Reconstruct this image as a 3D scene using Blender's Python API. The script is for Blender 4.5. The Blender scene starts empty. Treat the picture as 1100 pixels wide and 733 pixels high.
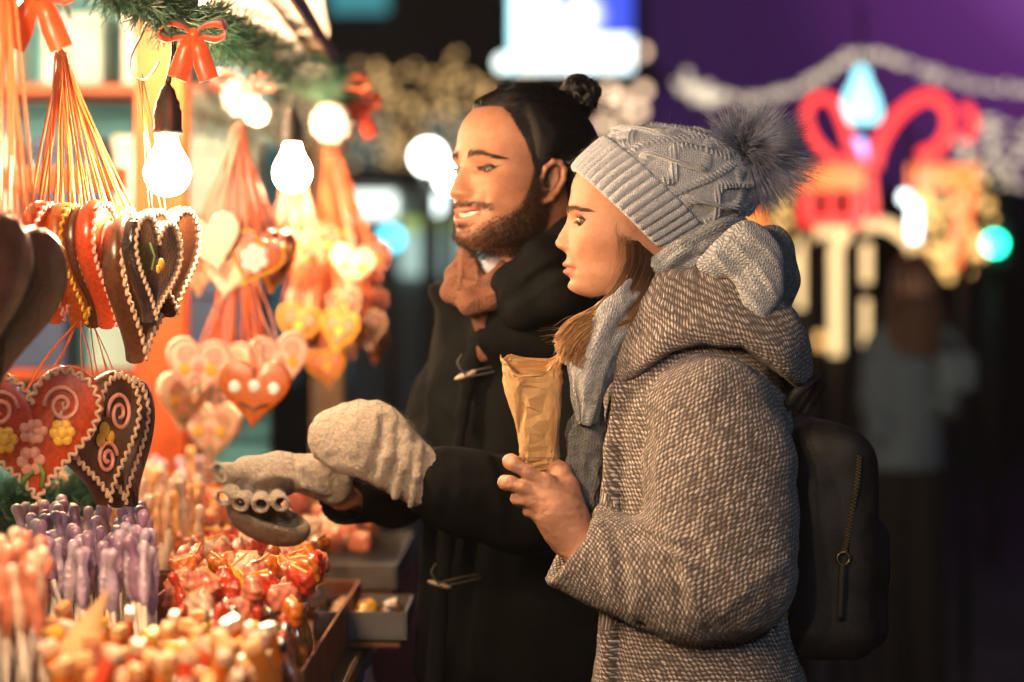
import bpy, math, random
import numpy as np
from mathutils import Vector, Matrix

random.seed(7)
RNG = np.random.default_rng(11)
scene = bpy.context.scene
col = scene.collection
PI = math.pi
F = 2597.2          # 85 mm on a 36 mm sensor, in pixels of the 1100 px wide photograph
CZ = 1.375          # eye height of the camera


def P(x, y, Y):
    """world point seen at pixel (x, y) of the photograph at depth Y"""
    return np.array([(x - 550.0) * Y / F, Y, CZ - (y - 366.5) * Y / F])


# ---------------------------------------------------------------- objects
def tag(o, label=None, cat=None, group=None, kind=None):
    if label: o['label'] = label
    if cat: o['category'] = cat
    if group: o['group'] = group
    if kind: o['kind'] = kind
    return o


def empty(name, loc=(0, 0, 0), label=None, cat=None, group=None):
    o = bpy.data.objects.new(name, None)
    o.empty_display_size = 0.05
    o.location = tuple(float(v) for v in loc)
    col.objects.link(o)
    return tag(o, label, cat, group)


def new_obj(name, me, parent=None):
    o = bpy.data.objects.new(name, me)
    col.objects.link(o)
    if parent is not None:
        o.parent = parent
        # geometry is written in world coordinates
        base = Vector((0, 0, 0)); p = parent
        while p is not None:
            base += p.location; p = p.parent
        o.location = -base
    return o


def mesh(name, verts, faces, mat=None, parent=None, smooth=True, uv=None, colr=None, fmat=None, local=False):
    """faces: (N,3) or (N,4) array, or list of tuples"""
    verts = np.asarray(verts, dtype=np.float32)
    me = bpy.data.meshes.new(name)
    if isinstance(faces, np.ndarray):
        n = faces.shape[1]
        me.vertices.add(len(verts)); me.vertices.foreach_set('co', verts.ravel())
        me.loops.add(faces.size); me.loops.foreach_set('vertex_index', faces.astype(np.int32).ravel())
        me.polygons.add(len(faces))
        me.polygons.foreach_set('loop_start', np.arange(0, faces.size, n, dtype=np.int32))
        me.polygons.foreach_set('loop_total', np.full(len(faces), n, dtype=np.int32))
        me.update(calc_edges=True)
    else:
        me.from_pydata([tuple(map(float, v)) for v in verts], [], [tuple(int(i) for i in f) for f in faces])
        me.update()
    if smooth:
        me.polygons.foreach_set('use_smooth', np.ones(len(me.polygons), dtype=bool))
    if uv is not None:
        uv = np.asarray(uv, dtype=np.float32)
        if len(uv) == len(verts):
            li = np.empty(len(me.loops), dtype=np.int32); me.loops.foreach_get('vertex_index', li)
            uv = uv[li]
        l = me.uv_layers.new(name='UVMap'); l.data.foreach_set('uv', uv.ravel())
    if colr is not None:
        a = me.color_attributes.new('Col', 'FLOAT_COLOR', 'POINT')
        c = np.ones((len(verts), 4), dtype=np.float32); c[:, :np.asarray(colr).shape[1]] = colr
        a.data.foreach_set('color', c.ravel())
    if mat is not None:
        for m in (mat if isinstance(mat, (list, tuple)) else [mat]):
            me.materials.append(m)
    if fmat is not None:
        me.polygons.foreach_set('material_index', np.asarray(fmat, dtype=np.int32))
    me.validate()
    o = new_obj(name, me, parent)
    if local: o.location = (0, 0, 0)
    return o


def copy_tree(o, parent=None):
    c = o.copy(); col.objects.link(c)
    if parent is not None: c.parent = parent
    for ch in list(o.children): copy_tree(ch, c)
    return c


class MB:
    """collects several pieces into one mesh"""
    def __init__(s): s.v = []; s.f = []; s.n = 0; s.u = []; s.c = []
    def add(s, v, f, uv=None, colr=None):
        v = np.asarray(v, dtype=float)
        f = [tuple(int(i) + s.n for i in q) for q in f]
        s.v.append(v); s.f += f; s.n += len(v)
        s.u.append(np.zeros((len(v), 2)) if uv is None else uv)
        s.c.append(np.ones((len(v), 3)) if colr is None else np.broadcast_to(np.asarray(colr, float), (len(v), 3)))
        return s
    def box(s, lo, hi, bev=0.0):
        lo = np.array(lo, float); hi = np.array(hi, float)
        b = min(bev, 0.45 * float(np.min(hi - lo)))
        if b <= 0:
            v = [(x, y, z) for x in (lo[0], hi[0]) for y in (lo[1], hi[1]) for z in (lo[2], hi[2])]
            f = [(0, 1, 3, 2), (4, 6, 7, 5), (0, 4, 5, 1), (2, 3, 7, 6), (0, 2, 6, 4), (1, 5, 7, 3)]
            return s.add(v, f)
        v = []; idx = {}
        for i in range(8):
            sg = [(i >> k) & 1 for k in range(3)]
            for ax in range(3):
                p = [0, 0, 0]
                for k in range(3):
                    e = hi[k] if sg[k] else lo[k]
                    if k != ax: e += -b if sg[k] else b
                    p[k] = e
                idx[(i, ax)] = len(v); v.append(p)
        f = []
        for ax in range(3):
            o1, o2 = (ax + 1) % 3, (ax + 2) % 3
            for sd in (0, 1):
                q = []
                for a, c in ((0, 0), (1, 0), (1, 1), (0, 1)):
                    q.append(idx[((sd << ax) | (a << o1) | (c << o2), ax)])
                f.append(q if sd else q[::-1])
        for ax in range(3):               # edge bevels along ax
            o1, o2 = (ax + 1) % 3, (ax + 2) % 3
            for a in (0, 1):
                for c in (0, 1):
                    i0 = (a << o1) | (c << o2); i1 = i0 | (1 << ax)
                    q = [idx[(i0, o1)], idx[(i1, o1)], idx[(i1, o2)], idx[(i0, o2)]]
                    f.append(q if (a ^ c) else q[::-1])
        for i in range(8):
            q = [idx[(i, 0)], idx[(i, 1)], idx[(i, 2)]]
            f.append(q if bin(i).count('1') % 2 else q[::-1])
        return s.add(v, f)
    def tube(s, pts, r, n=8, cap=True, colr=None):
        v, f, uv = sweep_geo(pts, r, r, n, cap)
        return s.add(v, f, uv, colr)
    def build(s, name, mat, parent=None, smooth=False, local=False, usecol=False):
        return mesh(name, np.concatenate(s.v), s.f, mat, parent, smooth, uv=np.concatenate(s.u),
                    colr=np.concatenate(s.c) if usecol else None, local=local)


def catmull(pts, n):
    """n samples along a Catmull-Rom spline through pts (rows may carry extra columns)"""
    p = np.asarray(pts, float)
    if len(p) == 2:
        t = np.linspace(0, 1, n)[:, None]
        return p[0] * (1 - t) + p[1] * t
    e = np.vstack([2 * p[0] - p[1], p, 2 * p[-1] - p[-2]])
    t = np.linspace(0, len(p) - 1 - 1e-9, n)
    i = t.astype(int); u = (t - i)[:, None]
    a, b, c, d = e[i], e[i + 1], e[i + 2], e[i + 3]
    return 0.5 * (2 * b + (c - a) * u + (2 * a - 5 * b + 4 * c - d) * u ** 2 + (3 * b - a - 3 * c + d) * u ** 3)


def frames(pts, up=None):
    pts = np.asarray(pts, float)
    t = np.gradient(pts, axis=0); t /= np.linalg.norm(t, axis=1)[:, None] + 1e-12
    n = np.zeros_like(t)
    u = np.array(up if up is not None else ((0, 0, 1) if abs(t[0][2]) < 0.9 else (1, 0, 0)), float)
    for i in range(len(t)):
        v = u - t[i] * np.dot(u, t[i])
        l = np.linalg.norm(v)
        if l < 1e-6: v = n[i - 1]; l = 1
        n[i] = v / l
        if up is None: u = n[i]
    b = np.cross(t, n)
    return t, n, b


def sweep_geo(pts, ra, rb, n=12, cap=True, up=None, disp=None):
    """tube with elliptical section: ra along the normal, rb along the binormal"""
    pts = np.asarray(pts, float); m = len(pts)
    ra = np.broadcast_to(np.asarray(ra, float), (m,)); rb = np.broadcast_to(np.asarray(rb, float), (m,))
    t, nn, bb = frames(pts, up)
    an = np.linspace(0, 2 * PI, n, endpoint=False)
    A, I = np.meshgrid(an, np.arange(m))
    d = np.zeros_like(A) if disp is None else disp(A, I)
    v = pts[I] + nn[I] * ((ra[I] + d) * np.cos(A))[..., None] + bb[I] * ((rb[I] + d) * np.sin(A))[..., None]
    v = v.reshape(-1, 3)
    ln = np.concatenate([[0], np.cumsum(np.linalg.norm(np.diff(pts, axis=0), axis=1))])
    uv = np.stack([(A * np.maximum(ra, rb)[I]).ravel(), ln[I].ravel()], 1)
    f = []
    for i in range(m - 1):
        for j in range(n):
            k = (j + 1) % n
            f.append((i * n + j, i * n + k, (i + 1) * n + k, (i + 1) * n + j))
    if cap:
        f.append(tuple(range(n))[::-1]); f.append(tuple(range((m - 1) * n, m * n)))
    return v, f, uv


def strands(paths, r0, r1=None, sides=3):
    """paths (S,K,3) -> one mesh of thin tapering tubes. returns verts, faces, t (0 root..1 tip), strand id"""
    p = np.asarray(paths, float); S, K, _ = p.shape
    r1 = r0 * 0.2 if r1 is None else r1
    t = np.gradient(p, axis=1); t /= np.linalg.norm(t, axis=2)[..., None] + 1e-12
    ref = RNG.normal(size=(S, 1, 3)); n = np.cross(t, ref); n /= np.linalg.norm(n, axis=2)[..., None] + 1e-12
    b = np.cross(t, n)
    tt = np.linspace(0, 1, K)
    r0 = np.broadcast_to(np.asarray(r0, float), (S,)); r1 = np.broadcast_to(np.asarray(r1, float), (S,))
    rad = r0[:, None] * (1 - tt) + r1[:, None] * tt
    an = np.arange(sides) * 2 * PI / sides
    v = p[:, :, None, :] + rad[:, :, None, None] * (n[:, :, None, :] * np.cos(an)[None, None, :, None] + b[:, :, None, :] * np.sin(an)[None, None, :, None])
    base = np.arange(S * K * sides).reshape(S, K, sides)
    nx = np.roll(base, -1, axis=2)
    f = np.stack([base[:, :-1], nx[:, :-1], nx[:, 1:], base[:, 1:]], -1).reshape(-1, 4)
    tv = np.broadcast_to(tt[None, :, None], (S, K, sides)).ravel()
    sid = np.broadcast_to(np.arange(S)[:, None, None], (S, K, sides)).ravel()
    return v.reshape(-1, 3), f, tv, sid


# ---------------------------------------------------------------- noise
def vnoise(p, scale=1.0, seed=0):
    """smooth value noise in -1..1 for points (...,3)"""
    p = np.asarray(p, dtype=np.float64) * scale + seed * 17.31
    i = np.floor(p).astype(np.int64); f = p - i; f = f * f * (3 - 2 * f)
    def h(a, b, c):
        n = (a * 374761393 + b * 668265263 + c * 2147483647 + seed * 974711) & 0xffffffff
        n = ((n ^ (n >> 13)) * 1274126177) & 0xffffffff
        return ((n ^ (n >> 16)) & 0xffff) / 32767.5 - 1
    x, y, z = i[..., 0], i[..., 1], i[..., 2]; u, v, w = f[..., 0], f[..., 1], f[..., 2]
    r = 0
    for a in (0, 1):
        for b in (0, 1):
            for c in (0, 1):
                r = r + h(x + a, y + b, z + c) * (u if a else 1 - u) * (v if b else 1 - v) * (w if c else 1 - w)
    return r


def fbm(p, scale, seed=0, oct=3):
    r = 0; a = 1.0
    for k in range(oct):
        r = r + a * vnoise(p, scale * 2 ** k, seed + k); a *= 0.5
    return r


# ---------------------------------------------------------------- implicit modelling
def smin(a, b, k):
    if k <= 0: return np.minimum(a, b)
    h = np.clip(0.5 + 0.5 * (b - a) / k, 0, 1)
    return b * (1 - h) + a * h - k * h * (1 - h)


def smax(a, b, k): return -smin(-a, -b, k)


def cone(p, a, b, r0, r1):
    a = np.asarray(a, float); b = np.asarray(b, float); d = b - a
    t = np.clip(((p - a) @ d) / (d @ d + 1e-12), 0, 1)
    return np.linalg.norm(p - a - t[:, None] * d, axis=1) - (r0 + (r1 - r0) * t)


def chain(p, pts, k=0.01):
    """pts rows x,y,z,r"""
    r = None
    for q0, q1 in zip(pts[:-1], pts[1:]):
        c = cone(p, q0[:3], q1[:3], q0[3], q1[3])
        r = c if r is None else smin(r, c, k)
    return r


def ellipsoid(p, c, r, R=None):
    q = p - np.asarray(c, float)
    if R is not None: q = q @ R
    r = np.asarray(r, float)
    k0 = np.linalg.norm(q / r, axis=1); k1 = np.linalg.norm(q / (r * r), axis=1)
    return k0 * (k0 - 1) / (k1 + 1e-9)


def rbox(p, c, half, rad, R=None):
    q = p - np.asarray(c, float)
    if R is not None: q = q @ R
    q = np.abs(q) - (np.asarray(half, float) - rad)
    return np.linalg.norm(np.maximum(q, 0), axis=1) + np.minimum(q.max(axis=1), 0) - rad


def loft(p, rows, n=2.0):
    """vertical stack of ellipses. rows: z, cx, cy, a, b (ascending z)"""
    rows = np.asarray(rows, float); z = p[:, 2]
    zc = np.clip(z, rows[0, 0], rows[-1, 0])
    cx, cy, a, b = (np.interp(zc, rows[:, 0], rows[:, i]) for i in (1, 2, 3, 4))
    k = (np.abs((p[:, 0] - cx) / a) ** n + np.abs((p[:, 1] - cy) / b) ** n) ** (1 / n)
    side = (k - 1) * np.minimum(a, b)
    cap = np.maximum(rows[0, 0] - z, z - rows[-1, 0])
    return smax(side, cap, 0.02)


def dense(rows, n=40):
    rows = np.asarray(rows, float)
    o = catmull(rows, n)
    return o[np.argsort(o[:, 0])]


EDGES = [((0, 0, 0), (1, 0, 0)), ((0, 1, 0), (1, 1, 0)), ((0, 0, 1), (1, 0, 1)), ((0, 1, 1), (1, 1, 1)),
         ((0, 0, 0), (0, 1, 0)), ((1, 0, 0), (1, 1, 0)), ((0, 0, 1), (0, 1, 1)), ((1, 0, 1), (1, 1, 1)),
         ((0, 0, 0), (0, 0, 1)), ((1, 0, 0), (1, 0, 1)), ((0, 1, 0), (0, 1, 1)), ((1, 1, 0), (1, 1, 1))]


def mesh_sdf(f, lo, hi, h, bs=8, slack=1.5):
    """surface nets over the blocks the surface passes through -> verts, quads"""
    lo = np.asarray(lo, float); hi = np.asarray(hi, float)
    nb = np.ceil((hi - lo) / (h * bs)).astype(int)
    B = np.stack(np.meshgrid(*[np.arange(k) for k in nb], indexing='ij'), -1).reshape(-1, 3)
    v = np.concatenate([f(lo + (c + 0.5) * h * bs) for c in np.array_split(B, max(1, len(B) // 200000))])
    B = B[np.abs(v) < h * bs * 0.87 * slack]
    off = np.stack(np.meshgrid(*[np.arange(bs + 1)] * 3, indexing='ij'), -1).reshape(-1, 3)
    N = nb * bs + 2
    keys = []; pos = []; c0 = []; ex = []
    for ch in np.array_split(B, max(1, len(B) // 400 + 1)):
        if not len(ch): continue
        pts = lo + (ch[:, None, :] * bs + off[None]) * h
        val = f(pts.reshape(-1, 3)).reshape(len(ch), bs + 1, bs + 1, bs + 1)
        ins = (val < 0)
        cnt = np.zeros((len(ch), bs, bs, bs), int)
        for a in (0, 1):
            for b in (0, 1):
                for c in (0, 1):
                    cnt += ins[:, a:bs + a, b:bs + b, c:bs + c]
        q = np.argwhere((cnt > 0) & (cnt < 8))
        if not len(q): continue
        bi = q[:, 0]; ci = q[:, 1:]
        cv = {}
        for a in (0, 1):
            for b in (0, 1):
                for c in (0, 1):
                    cv[(a, b, c)] = val[bi, ci[:, 0] + a, ci[:, 1] + b, ci[:, 2] + c]
        acc = np.zeros((len(q), 3)); n = np.zeros(len(q))
        for e0, e1 in EDGES:
            a, b = cv[e0], cv[e1]
            m = (a < 0) != (b < 0)
            t = np.where(m, a / np.where(m, a - b, 1), 0)
            acc += np.where(m[:, None], np.array(e0) + t[:, None] * (np.array(e1) - np.array(e0)), 0); n += m
        g = ch[bi] * bs + ci
        pos.append(lo + (g + acc / n[:, None]) * h)
        keys.append((g[:, 0] * N[1] + g[:, 1]) * N[2] + g[:, 2]); c0.append(cv[(0, 0, 0)] < 0)
        ex.append(np.stack([(cv[(0, 0, 0)] < 0) != (cv[e] < 0) for e in ((1, 0, 0), (0, 1, 0), (0, 0, 1))], 1))
    keys = np.concatenate(keys); pos = np.concatenate(pos); c0 = np.concatenate(c0); ex = np.concatenate(ex)
    o = np.argsort(keys); keys = keys[o]; pos = pos[o]; c0 = c0[o]; ex = ex[o]
    step = np.array([N[1] * N[2], N[2], 1])
    F_ = []
    for ax in range(3):
        b, c = (ax + 1) % 3, (ax + 2) % 3
        i = np.nonzero(ex[:, ax])[0]
        k = keys[i]
        qs = [i]; ok = np.ones(len(i), bool)
        for d in (step[b], step[b] + step[c], step[c]):
            j = np.searchsorted(keys, k - d); j = np.minimum(j, len(keys) - 1)
            ok &= keys[j] == k - d; qs.append(j)
        qd = np.stack(qs, 1)
        fl = ~c0[i]; qd[fl] = qd[fl][:, ::-1]
        F_.append(qd[ok])
    return pos, np.concatenate(F_)


def normals(v, f):
    a, b, c, d = (v[f[:, i]] for i in range(4))
    n = np.cross(c - a, d - b)
    o = np.zeros_like(v)
    for i in range(4): np.add.at(o, f[:, i], n)
    return o / (np.linalg.norm(o, axis=1)[:, None] + 1e-12)


def largest(v, f):
    """keep only the biggest connected piece"""
    lab = np.arange(len(v))
    while True:
        m = lab[f].min(axis=1); new = lab.copy()
        for i in range(4): np.minimum.at(new, f[:, i], m)
        new = new[new]
        if (new == lab).all(): break
        lab = new
    ids, cnt = np.unique(lab, return_counts=True); k = lab == ids[np.argmax(cnt)]
    idx = np.cumsum(k) - 1; g = f[k[f[:, 0]]]
    return v[k], idx[g]


def relax(v, f, it=2, lam=0.5):
    for _ in range(it):
        s = np.zeros_like(v); n = np.zeros(len(v))
        for i in range(4):
            j = (i + 1) % 4
            np.add.at(s, f[:, i], v[f[:, j]]); np.add.at(n, f[:, i], 1)
            np.add.at(s, f[:, j], v[f[:, i]]); np.add.at(n, f[:, j], 1)
        v = v + lam * (s / n[:, None] - v)
    return v


# ---------------------------------------------------------------- materials
class NT:
    def __init__(s, name):
        s.m = bpy.data.materials.new(name); s.m.use_nodes = True
        s.t = s.m.node_tree; s.n = s.t.nodes; s.l = s.t.links
        s.bsdf = s.n['Principled BSDF']; s.out = s.n['Material Output']
    def node(s, typ, **kw):
        n = s.n.new('ShaderNode' + typ)
        for k, v in kw.items(): setattr(n, k, v)
        return n
    def put(s, sock, v):
        if hasattr(v, 'is_output'): s.l.new(v, sock)
        elif isinstance(v, (int, float)): sock.default_value = v
        else: sock.default_value = (*v, 1)[:len(sock.default_value)] if len(sock.default_value) == 4 and len(v) == 3 else v
    def math(s, op, a, b=0.0, c=None):
        n = s.node('Math', operation=op); s.put(n.inputs[0], a); s.put(n.inputs[1], b)
        if c is not None: s.put(n.inputs[2], c)
        return n.outputs[0]
    def vmath(s, op, a, b=(0, 0, 0)):
        n = s.node('VectorMath', operation=op); s.put(n.inputs[0], a); s.put(n.inputs[1], b)
        return n.outputs[0]
    def sep(s, v):
        n = s.node('SeparateXYZ'); s.l.new(v, n.inputs[0]); return n.outputs
    def comb(s, x, y, z=0.0):
        n = s.node('CombineXYZ')
        for i, q in enumerate((x, y, z)): s.put(n.inputs[i], q)
        return n.outputs[0]
    def mix(s, f, a, b, mode='MIX'):
        n = s.node('Mix', data_type='RGBA', blend_type=mode)
        s.put(n.inputs['Factor'], f); s.put(n.inputs['A'] if False else n.inputs[6], a); s.put(n.inputs[7], b)
        return n.outputs[2]
    def ramp(s, f, *stops):
        n = s.node('ValToRGB'); e = n.color_ramp.elements
        while len(e) < len(stops): e.new(0.5)
        for q, (p, c) in zip(e, stops):
            q.position = p; q.color = (*c, 1) if len(c) == 3 else c
        s.put(n.inputs[0], f); return n.outputs[0]
    def noise(s, vec=None, scale=5.0, detail=2.0, rough=0.5, out=0):
        n = s.node('TexNoise'); n.inputs['Scale'].default_value = scale
        n.inputs['Detail'].default_value = detail; n.inputs['Roughness'].default_value = rough
        if vec is not None: s.l.new(vec, n.inputs['Vector'])
        return n.outputs[out]
    def coord(s, which='Object'): return s.node('TexCoord').outputs[which]
    def uv(s): return s.node('TexCoord').outputs['UV']
    def attr(s, name='Col'): return s.node('Attribute', attribute_name=name).outputs['Color']
    def bump(s, h, strength=0.3, dist=0.002):
        n = s.node('Bump'); n.inputs['Strength'].default_value = strength; n.inputs['Distance'].default_value = dist
        s.l.new(h, n.inputs['Height'])
        s.l.new(n.outputs[0], s.bsdf.inputs['Normal']); return n
    def set(s, **kw):
        for k, v in kw.items(): s.put(s.bsdf.inputs[k.replace('_', ' ')], v)
        return s


def simple(name, c, rough=0.6, var=0.25, scale=30.0, bump=0.0, metallic=0.0, dist=0.002, coat=0.0, trans=0.0, sheen=0.0):
    m = NT(name)
    nz = m.noise(m.coord(), scale, 3)
    lo = tuple(x * (1 - var) for x in c); hi = tuple(min(1, x * (1 + var)) for x in c)
    m.set(Base_Color=m.ramp(nz, (0.3, lo), (0.7, hi)), Roughness=rough, Metallic=metallic)
    if coat: m.set(Coat_Weight=coat, Coat_Roughness=0.15)
    if trans: m.set(Transmission_Weight=trans)
    if sheen: m.set(Sheen_Weight=sheen, Sheen_Roughness=0.5)
    if bump: m.bump(m.noise(m.coord(), scale * 4, 4), bump, dist)
    return m.m


def emit(name, c, strength, base=(0.8, 0.8, 0.8)):
    m = NT(name)
    m.set(Base_Color=base, Emission_Color=c, Emission_Strength=float(strength), Roughness=0.4)
    return m.m
# ================================================================ heads
def smooth01(x): x = np.clip(x, 0, 1); return x * x * (3 - 2 * x)


class Head:
    """a human head as radius over angle and height; f = forward, l = the person's left, z up from the chin"""
    def __init__(s, axis, yaw, scale, prof, nose, q, pitch=0.0):
        s.c = np.asarray(axis, float); s.k = scale; s.q = q
        a = math.radians(yaw)
        s.f = np.array([math.sin(a), -math.cos(a), 0.0]); s.l = np.cross([0, 0, 1.0], s.f); s.u = np.array([0, 0, 1.0])
        if pitch:
            b = math.radians(pitch)
            s.f, s.u = s.f * math.cos(b) + s.u * math.sin(b), s.u * math.cos(b) - s.f * math.sin(b)
        pr = np.asarray(prof, float)              # z, front, half width, back
        zz = np.linspace(pr[0, 0], pr[-1, 0], 300)
        dn = catmull(pr, 600); dn = dn[np.argsort(dn[:, 0])]
        s.T = [zz] + [np.interp(zz, dn[:, 0], dn[:, i]) for i in (1, 2, 3)]
        nd = catmull(nose, 200); nd = nd[np.argsort(nd[:, 0])]   # z, forward of midline, width
        s.N = nd
        s.ztop = q['ztop']; s.z0 = q['z0']

    def local(s, p):
        d = (p - s.c) / s.k
        return d @ s.f, d @ s.l, d @ s.u

    def world(s, f, l, z):
        f, l, z = np.broadcast_arrays(np.asarray(f, float), l, z)
        return s.c + s.k * (f[..., None] * s.f + l[..., None] * s.l + z[..., None] * s.u)

    def base(s, th, z):
        zz = np.clip(z, s.T[0][0], s.z0)
        Fr, W, Bk = (np.interp(zz, s.T[0], s.T[i]) for i in (1, 2, 3))
        k = np.sqrt(np.clip(1 - np.clip((z - s.z0) / (s.ztop - s.z0), 0, 1) ** 2, 0, 1))
        Fr, W, Bk = Fr * k + 1e-5, W * k + 1e-5, Bk * k + 1e-5
        co = np.cos(th); si = np.abs(np.sin(th)); n = s.q.get('n', 2.25)
        D = np.where(co > 0, Fr, Bk)
        return ((np.abs(co) / D) ** n + (si / W) ** n) ** (-1 / n), co, si

    def eye_d(s, sl, z):
        q = s.q; e = q['eye']
        u = (sl - e['s']) / e['half']
        zc = e['z'] + e.get('tilt', 0.0) * (sl - e['s'])
        w = 1 - np.clip(u, -1.3, 1.3) ** 2
        up = e['up'] * w - (z - zc); dn = (z - zc) + e['dn'] * w
        return np.minimum(up, dn), u, zc

    def R(s, th, z):
        q = s.q
        R0, co, si = s.base(th, z)
        sl = R0 * si; fr = co > 0
        G = lambda a, s0, z0, ws, wz: a * np.exp(-((sl - s0) / ws) ** 2 - ((z - z0) / wz) ** 2)
        r = np.zeros_like(R0)
        # nose: what the midline has beyond the base profile
        M = np.interp(z, s.N[:, 0], s.N[:, 1], left=0, right=0)
        Wn = np.interp(z, s.N[:, 0], s.N[:, 2])
        Fr = np.interp(np.clip(z, s.T[0][0], s.z0), s.T[0], s.T[1])
        N = np.where((z > s.N[0, 0]) & (z < s.N[-1, 0]), np.maximum(M - Fr, 0), 0)
        r += N * np.exp(-(sl / Wn) ** 2.3)
        r += G(q['ala'], q['alas'], q['alaz'], 0.0065, 0.0062)
        r -= G(0.004, 0.0068, q['alaz'] - 0.0085, 0.0036, 0.0028)
        for g in q['bumps']: r += G(*g)
        # lips and mouth line
        m = q['mouth']; zl = m['z'] + m.get('curl', 0.0) * (sl / 0.025) ** 2
        wid = np.clip(1 - (sl / m['half']) ** 2, 0, 1)
        zu = zl + m['uh']; zd = zl - m['lh']
        r += m['ua'] * np.sqrt(wid) * np.exp(-((z - zu) / (m['uh'] * 0.95)) ** 2)
        r += m['la'] * wid * np.exp(-((z - zd) / (m['lh'] * 0.95)) ** 2)
        if m.get('open', 0) > 0:
            op = m['open'] * np.sqrt(np.clip(1 - (sl / (m['half'] * 0.93)) ** 2, 0, 1))
            d = op - np.abs(z - zl + 0.001)
            r -= 0.010 * smooth01((d + 0.0006) / 0.0016) * (wid > 0)
        else:
            r -= 0.0038 * np.sqrt(wid) * np.exp(-((z - zl) / 0.0017) ** 2)
        r -= G(0.003, m['half'] + 0.001, m['z'] + m.get('curl', 0.0), 0.004, 0.005)
        # eye opening and lids
        d, u, zc = s.eye_d(sl, z)
        r += np.where(d < 0, 0.0016 * np.exp(-((d + 0.0012) / 0.0016) ** 2) * np.clip(1.25 - np.abs(u), 0, 1), 0)
        crease = q['eye']['up'] * (1 - np.clip(u, -1, 1) ** 2) + 0.0042
        r -= 0.0018 * np.exp(-(((z - zc) - crease) / 0.0016) ** 2) * np.clip(1.3 - np.abs(u), 0, 1)
        r -= 0.0075 * smooth01((d + 0.0003) / 0.0012) * (np.abs(u) < 1)
        return R0 + r * smooth01(co / 0.35)

    def polar(s, p):
        f, l, z = s.local(p)
        return np.arctan2(l, f), z, np.hypot(f, l)

    def skin(s, p):
        """implicit value of the bare head"""
        th, z, rho = s.polar(p)
        f = rho - s.R(th, z)
        f = np.where(z > s.ztop, np.hypot(rho, z - s.ztop), f)
        fw = rho * np.cos(th)
        J = s.q['jaw']
        zj = np.interp(fw, [r[0] for r in J], [r[1] for r in J])
        f = smax(f, (zj - z) * 0.9, 0.012)
        return f * s.k * 0.6

    def surf(s, th, z, off=0.0):
        """world points on the head"""
        th = np.asarray(th, float); z = np.asarray(z, float)
        r = s.R(th, z) + off
        return s.world(r * np.cos(th), r * np.sin(th), z)

    def at_s(s, sl, z, off=0.0):
        """point of the front surface at sideways offset sl (solves for the angle)"""
        sl = np.asarray(sl, float); z = np.asarray(z, float)
        th = np.arcsin(np.clip(sl / 0.085, -1, 1))
        for _ in range(12):
            r = s.R(th, z); th = np.arcsin(np.clip(sl / r, -0.98, 0.98))
        return s.surf(th, z, off)

    def eyeball(s, name, side, parent, mat, gaze):
        e = s.q['eye']; c = s.world(e['f'], side * e['s'], e['z'])
        n, m = 28, 20
        an = np.linspace(0, 2 * PI, n, endpoint=False); ph = np.linspace(0, PI, m)
        g = np.asarray(gaze, float); g /= np.linalg.norm(g)
        a = np.cross(g, [0, 0, 1]); a /= np.linalg.norm(a); b = np.cross(a, g)
        r = e['r'] * s.k
        v = []; cc = []
        for p_ in ph:
            bul = 1.0 + 0.05 * math.exp(-(p_ / 0.4) ** 2)
            for t in an:
                v.append(c + r * bul * (g * math.cos(p_) + (a * math.cos(t) + b * math.sin(t)) * math.sin(p_)))
                cc.append((0.008, 0.006, 0.005) if p_ < 0.24 else (0.045, 0.022, 0.011) if p_ < 0.58 else (0.105, 0.085, 0.073))
        f = [(i * n + j, i * n + (j + 1) % n, (i + 1) * n + (j + 1) % n, (i + 1) * n + j) for i in range(m - 1) for j in range(n)]
        return mesh(name, v, f, mat, parent, True, colr=np.array(cc))


def skin_mat(name, tone):
    m = NT(name)
    c = m.attr('Col')
    nz = m.noise(m.coord(), 60, 6, 0.65)
    mott = m.ramp(nz, (0.3, (0.80, 0.70, 0.66)), (0.72, (1.0, 1.0, 1.0)))
    m.set(Base_Color=m.mix(1.0, c, mott, 'MULTIPLY'), Roughness=m.ramp(nz, (0.3, (0.48,) * 3), (0.8, (0.66,) * 3)),
          Subsurface_Weight=0.09, Subsurface_Scale=0.006, Subsurface_Radius=(1.0, 0.35, 0.2), Specular_IOR_Level=0.32)
    h = m.node('Mix', data_type='FLOAT'); h.inputs[0].default_value = 0.5
    m.l.new(m.noise(m.coord(), 900, 2), h.inputs[2]); m.l.new(m.noise(m.coord(), 250, 3), h.inputs[3])
    m.bump(h.outputs[0], 0.5, 0.0012)
    return m.m


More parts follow.
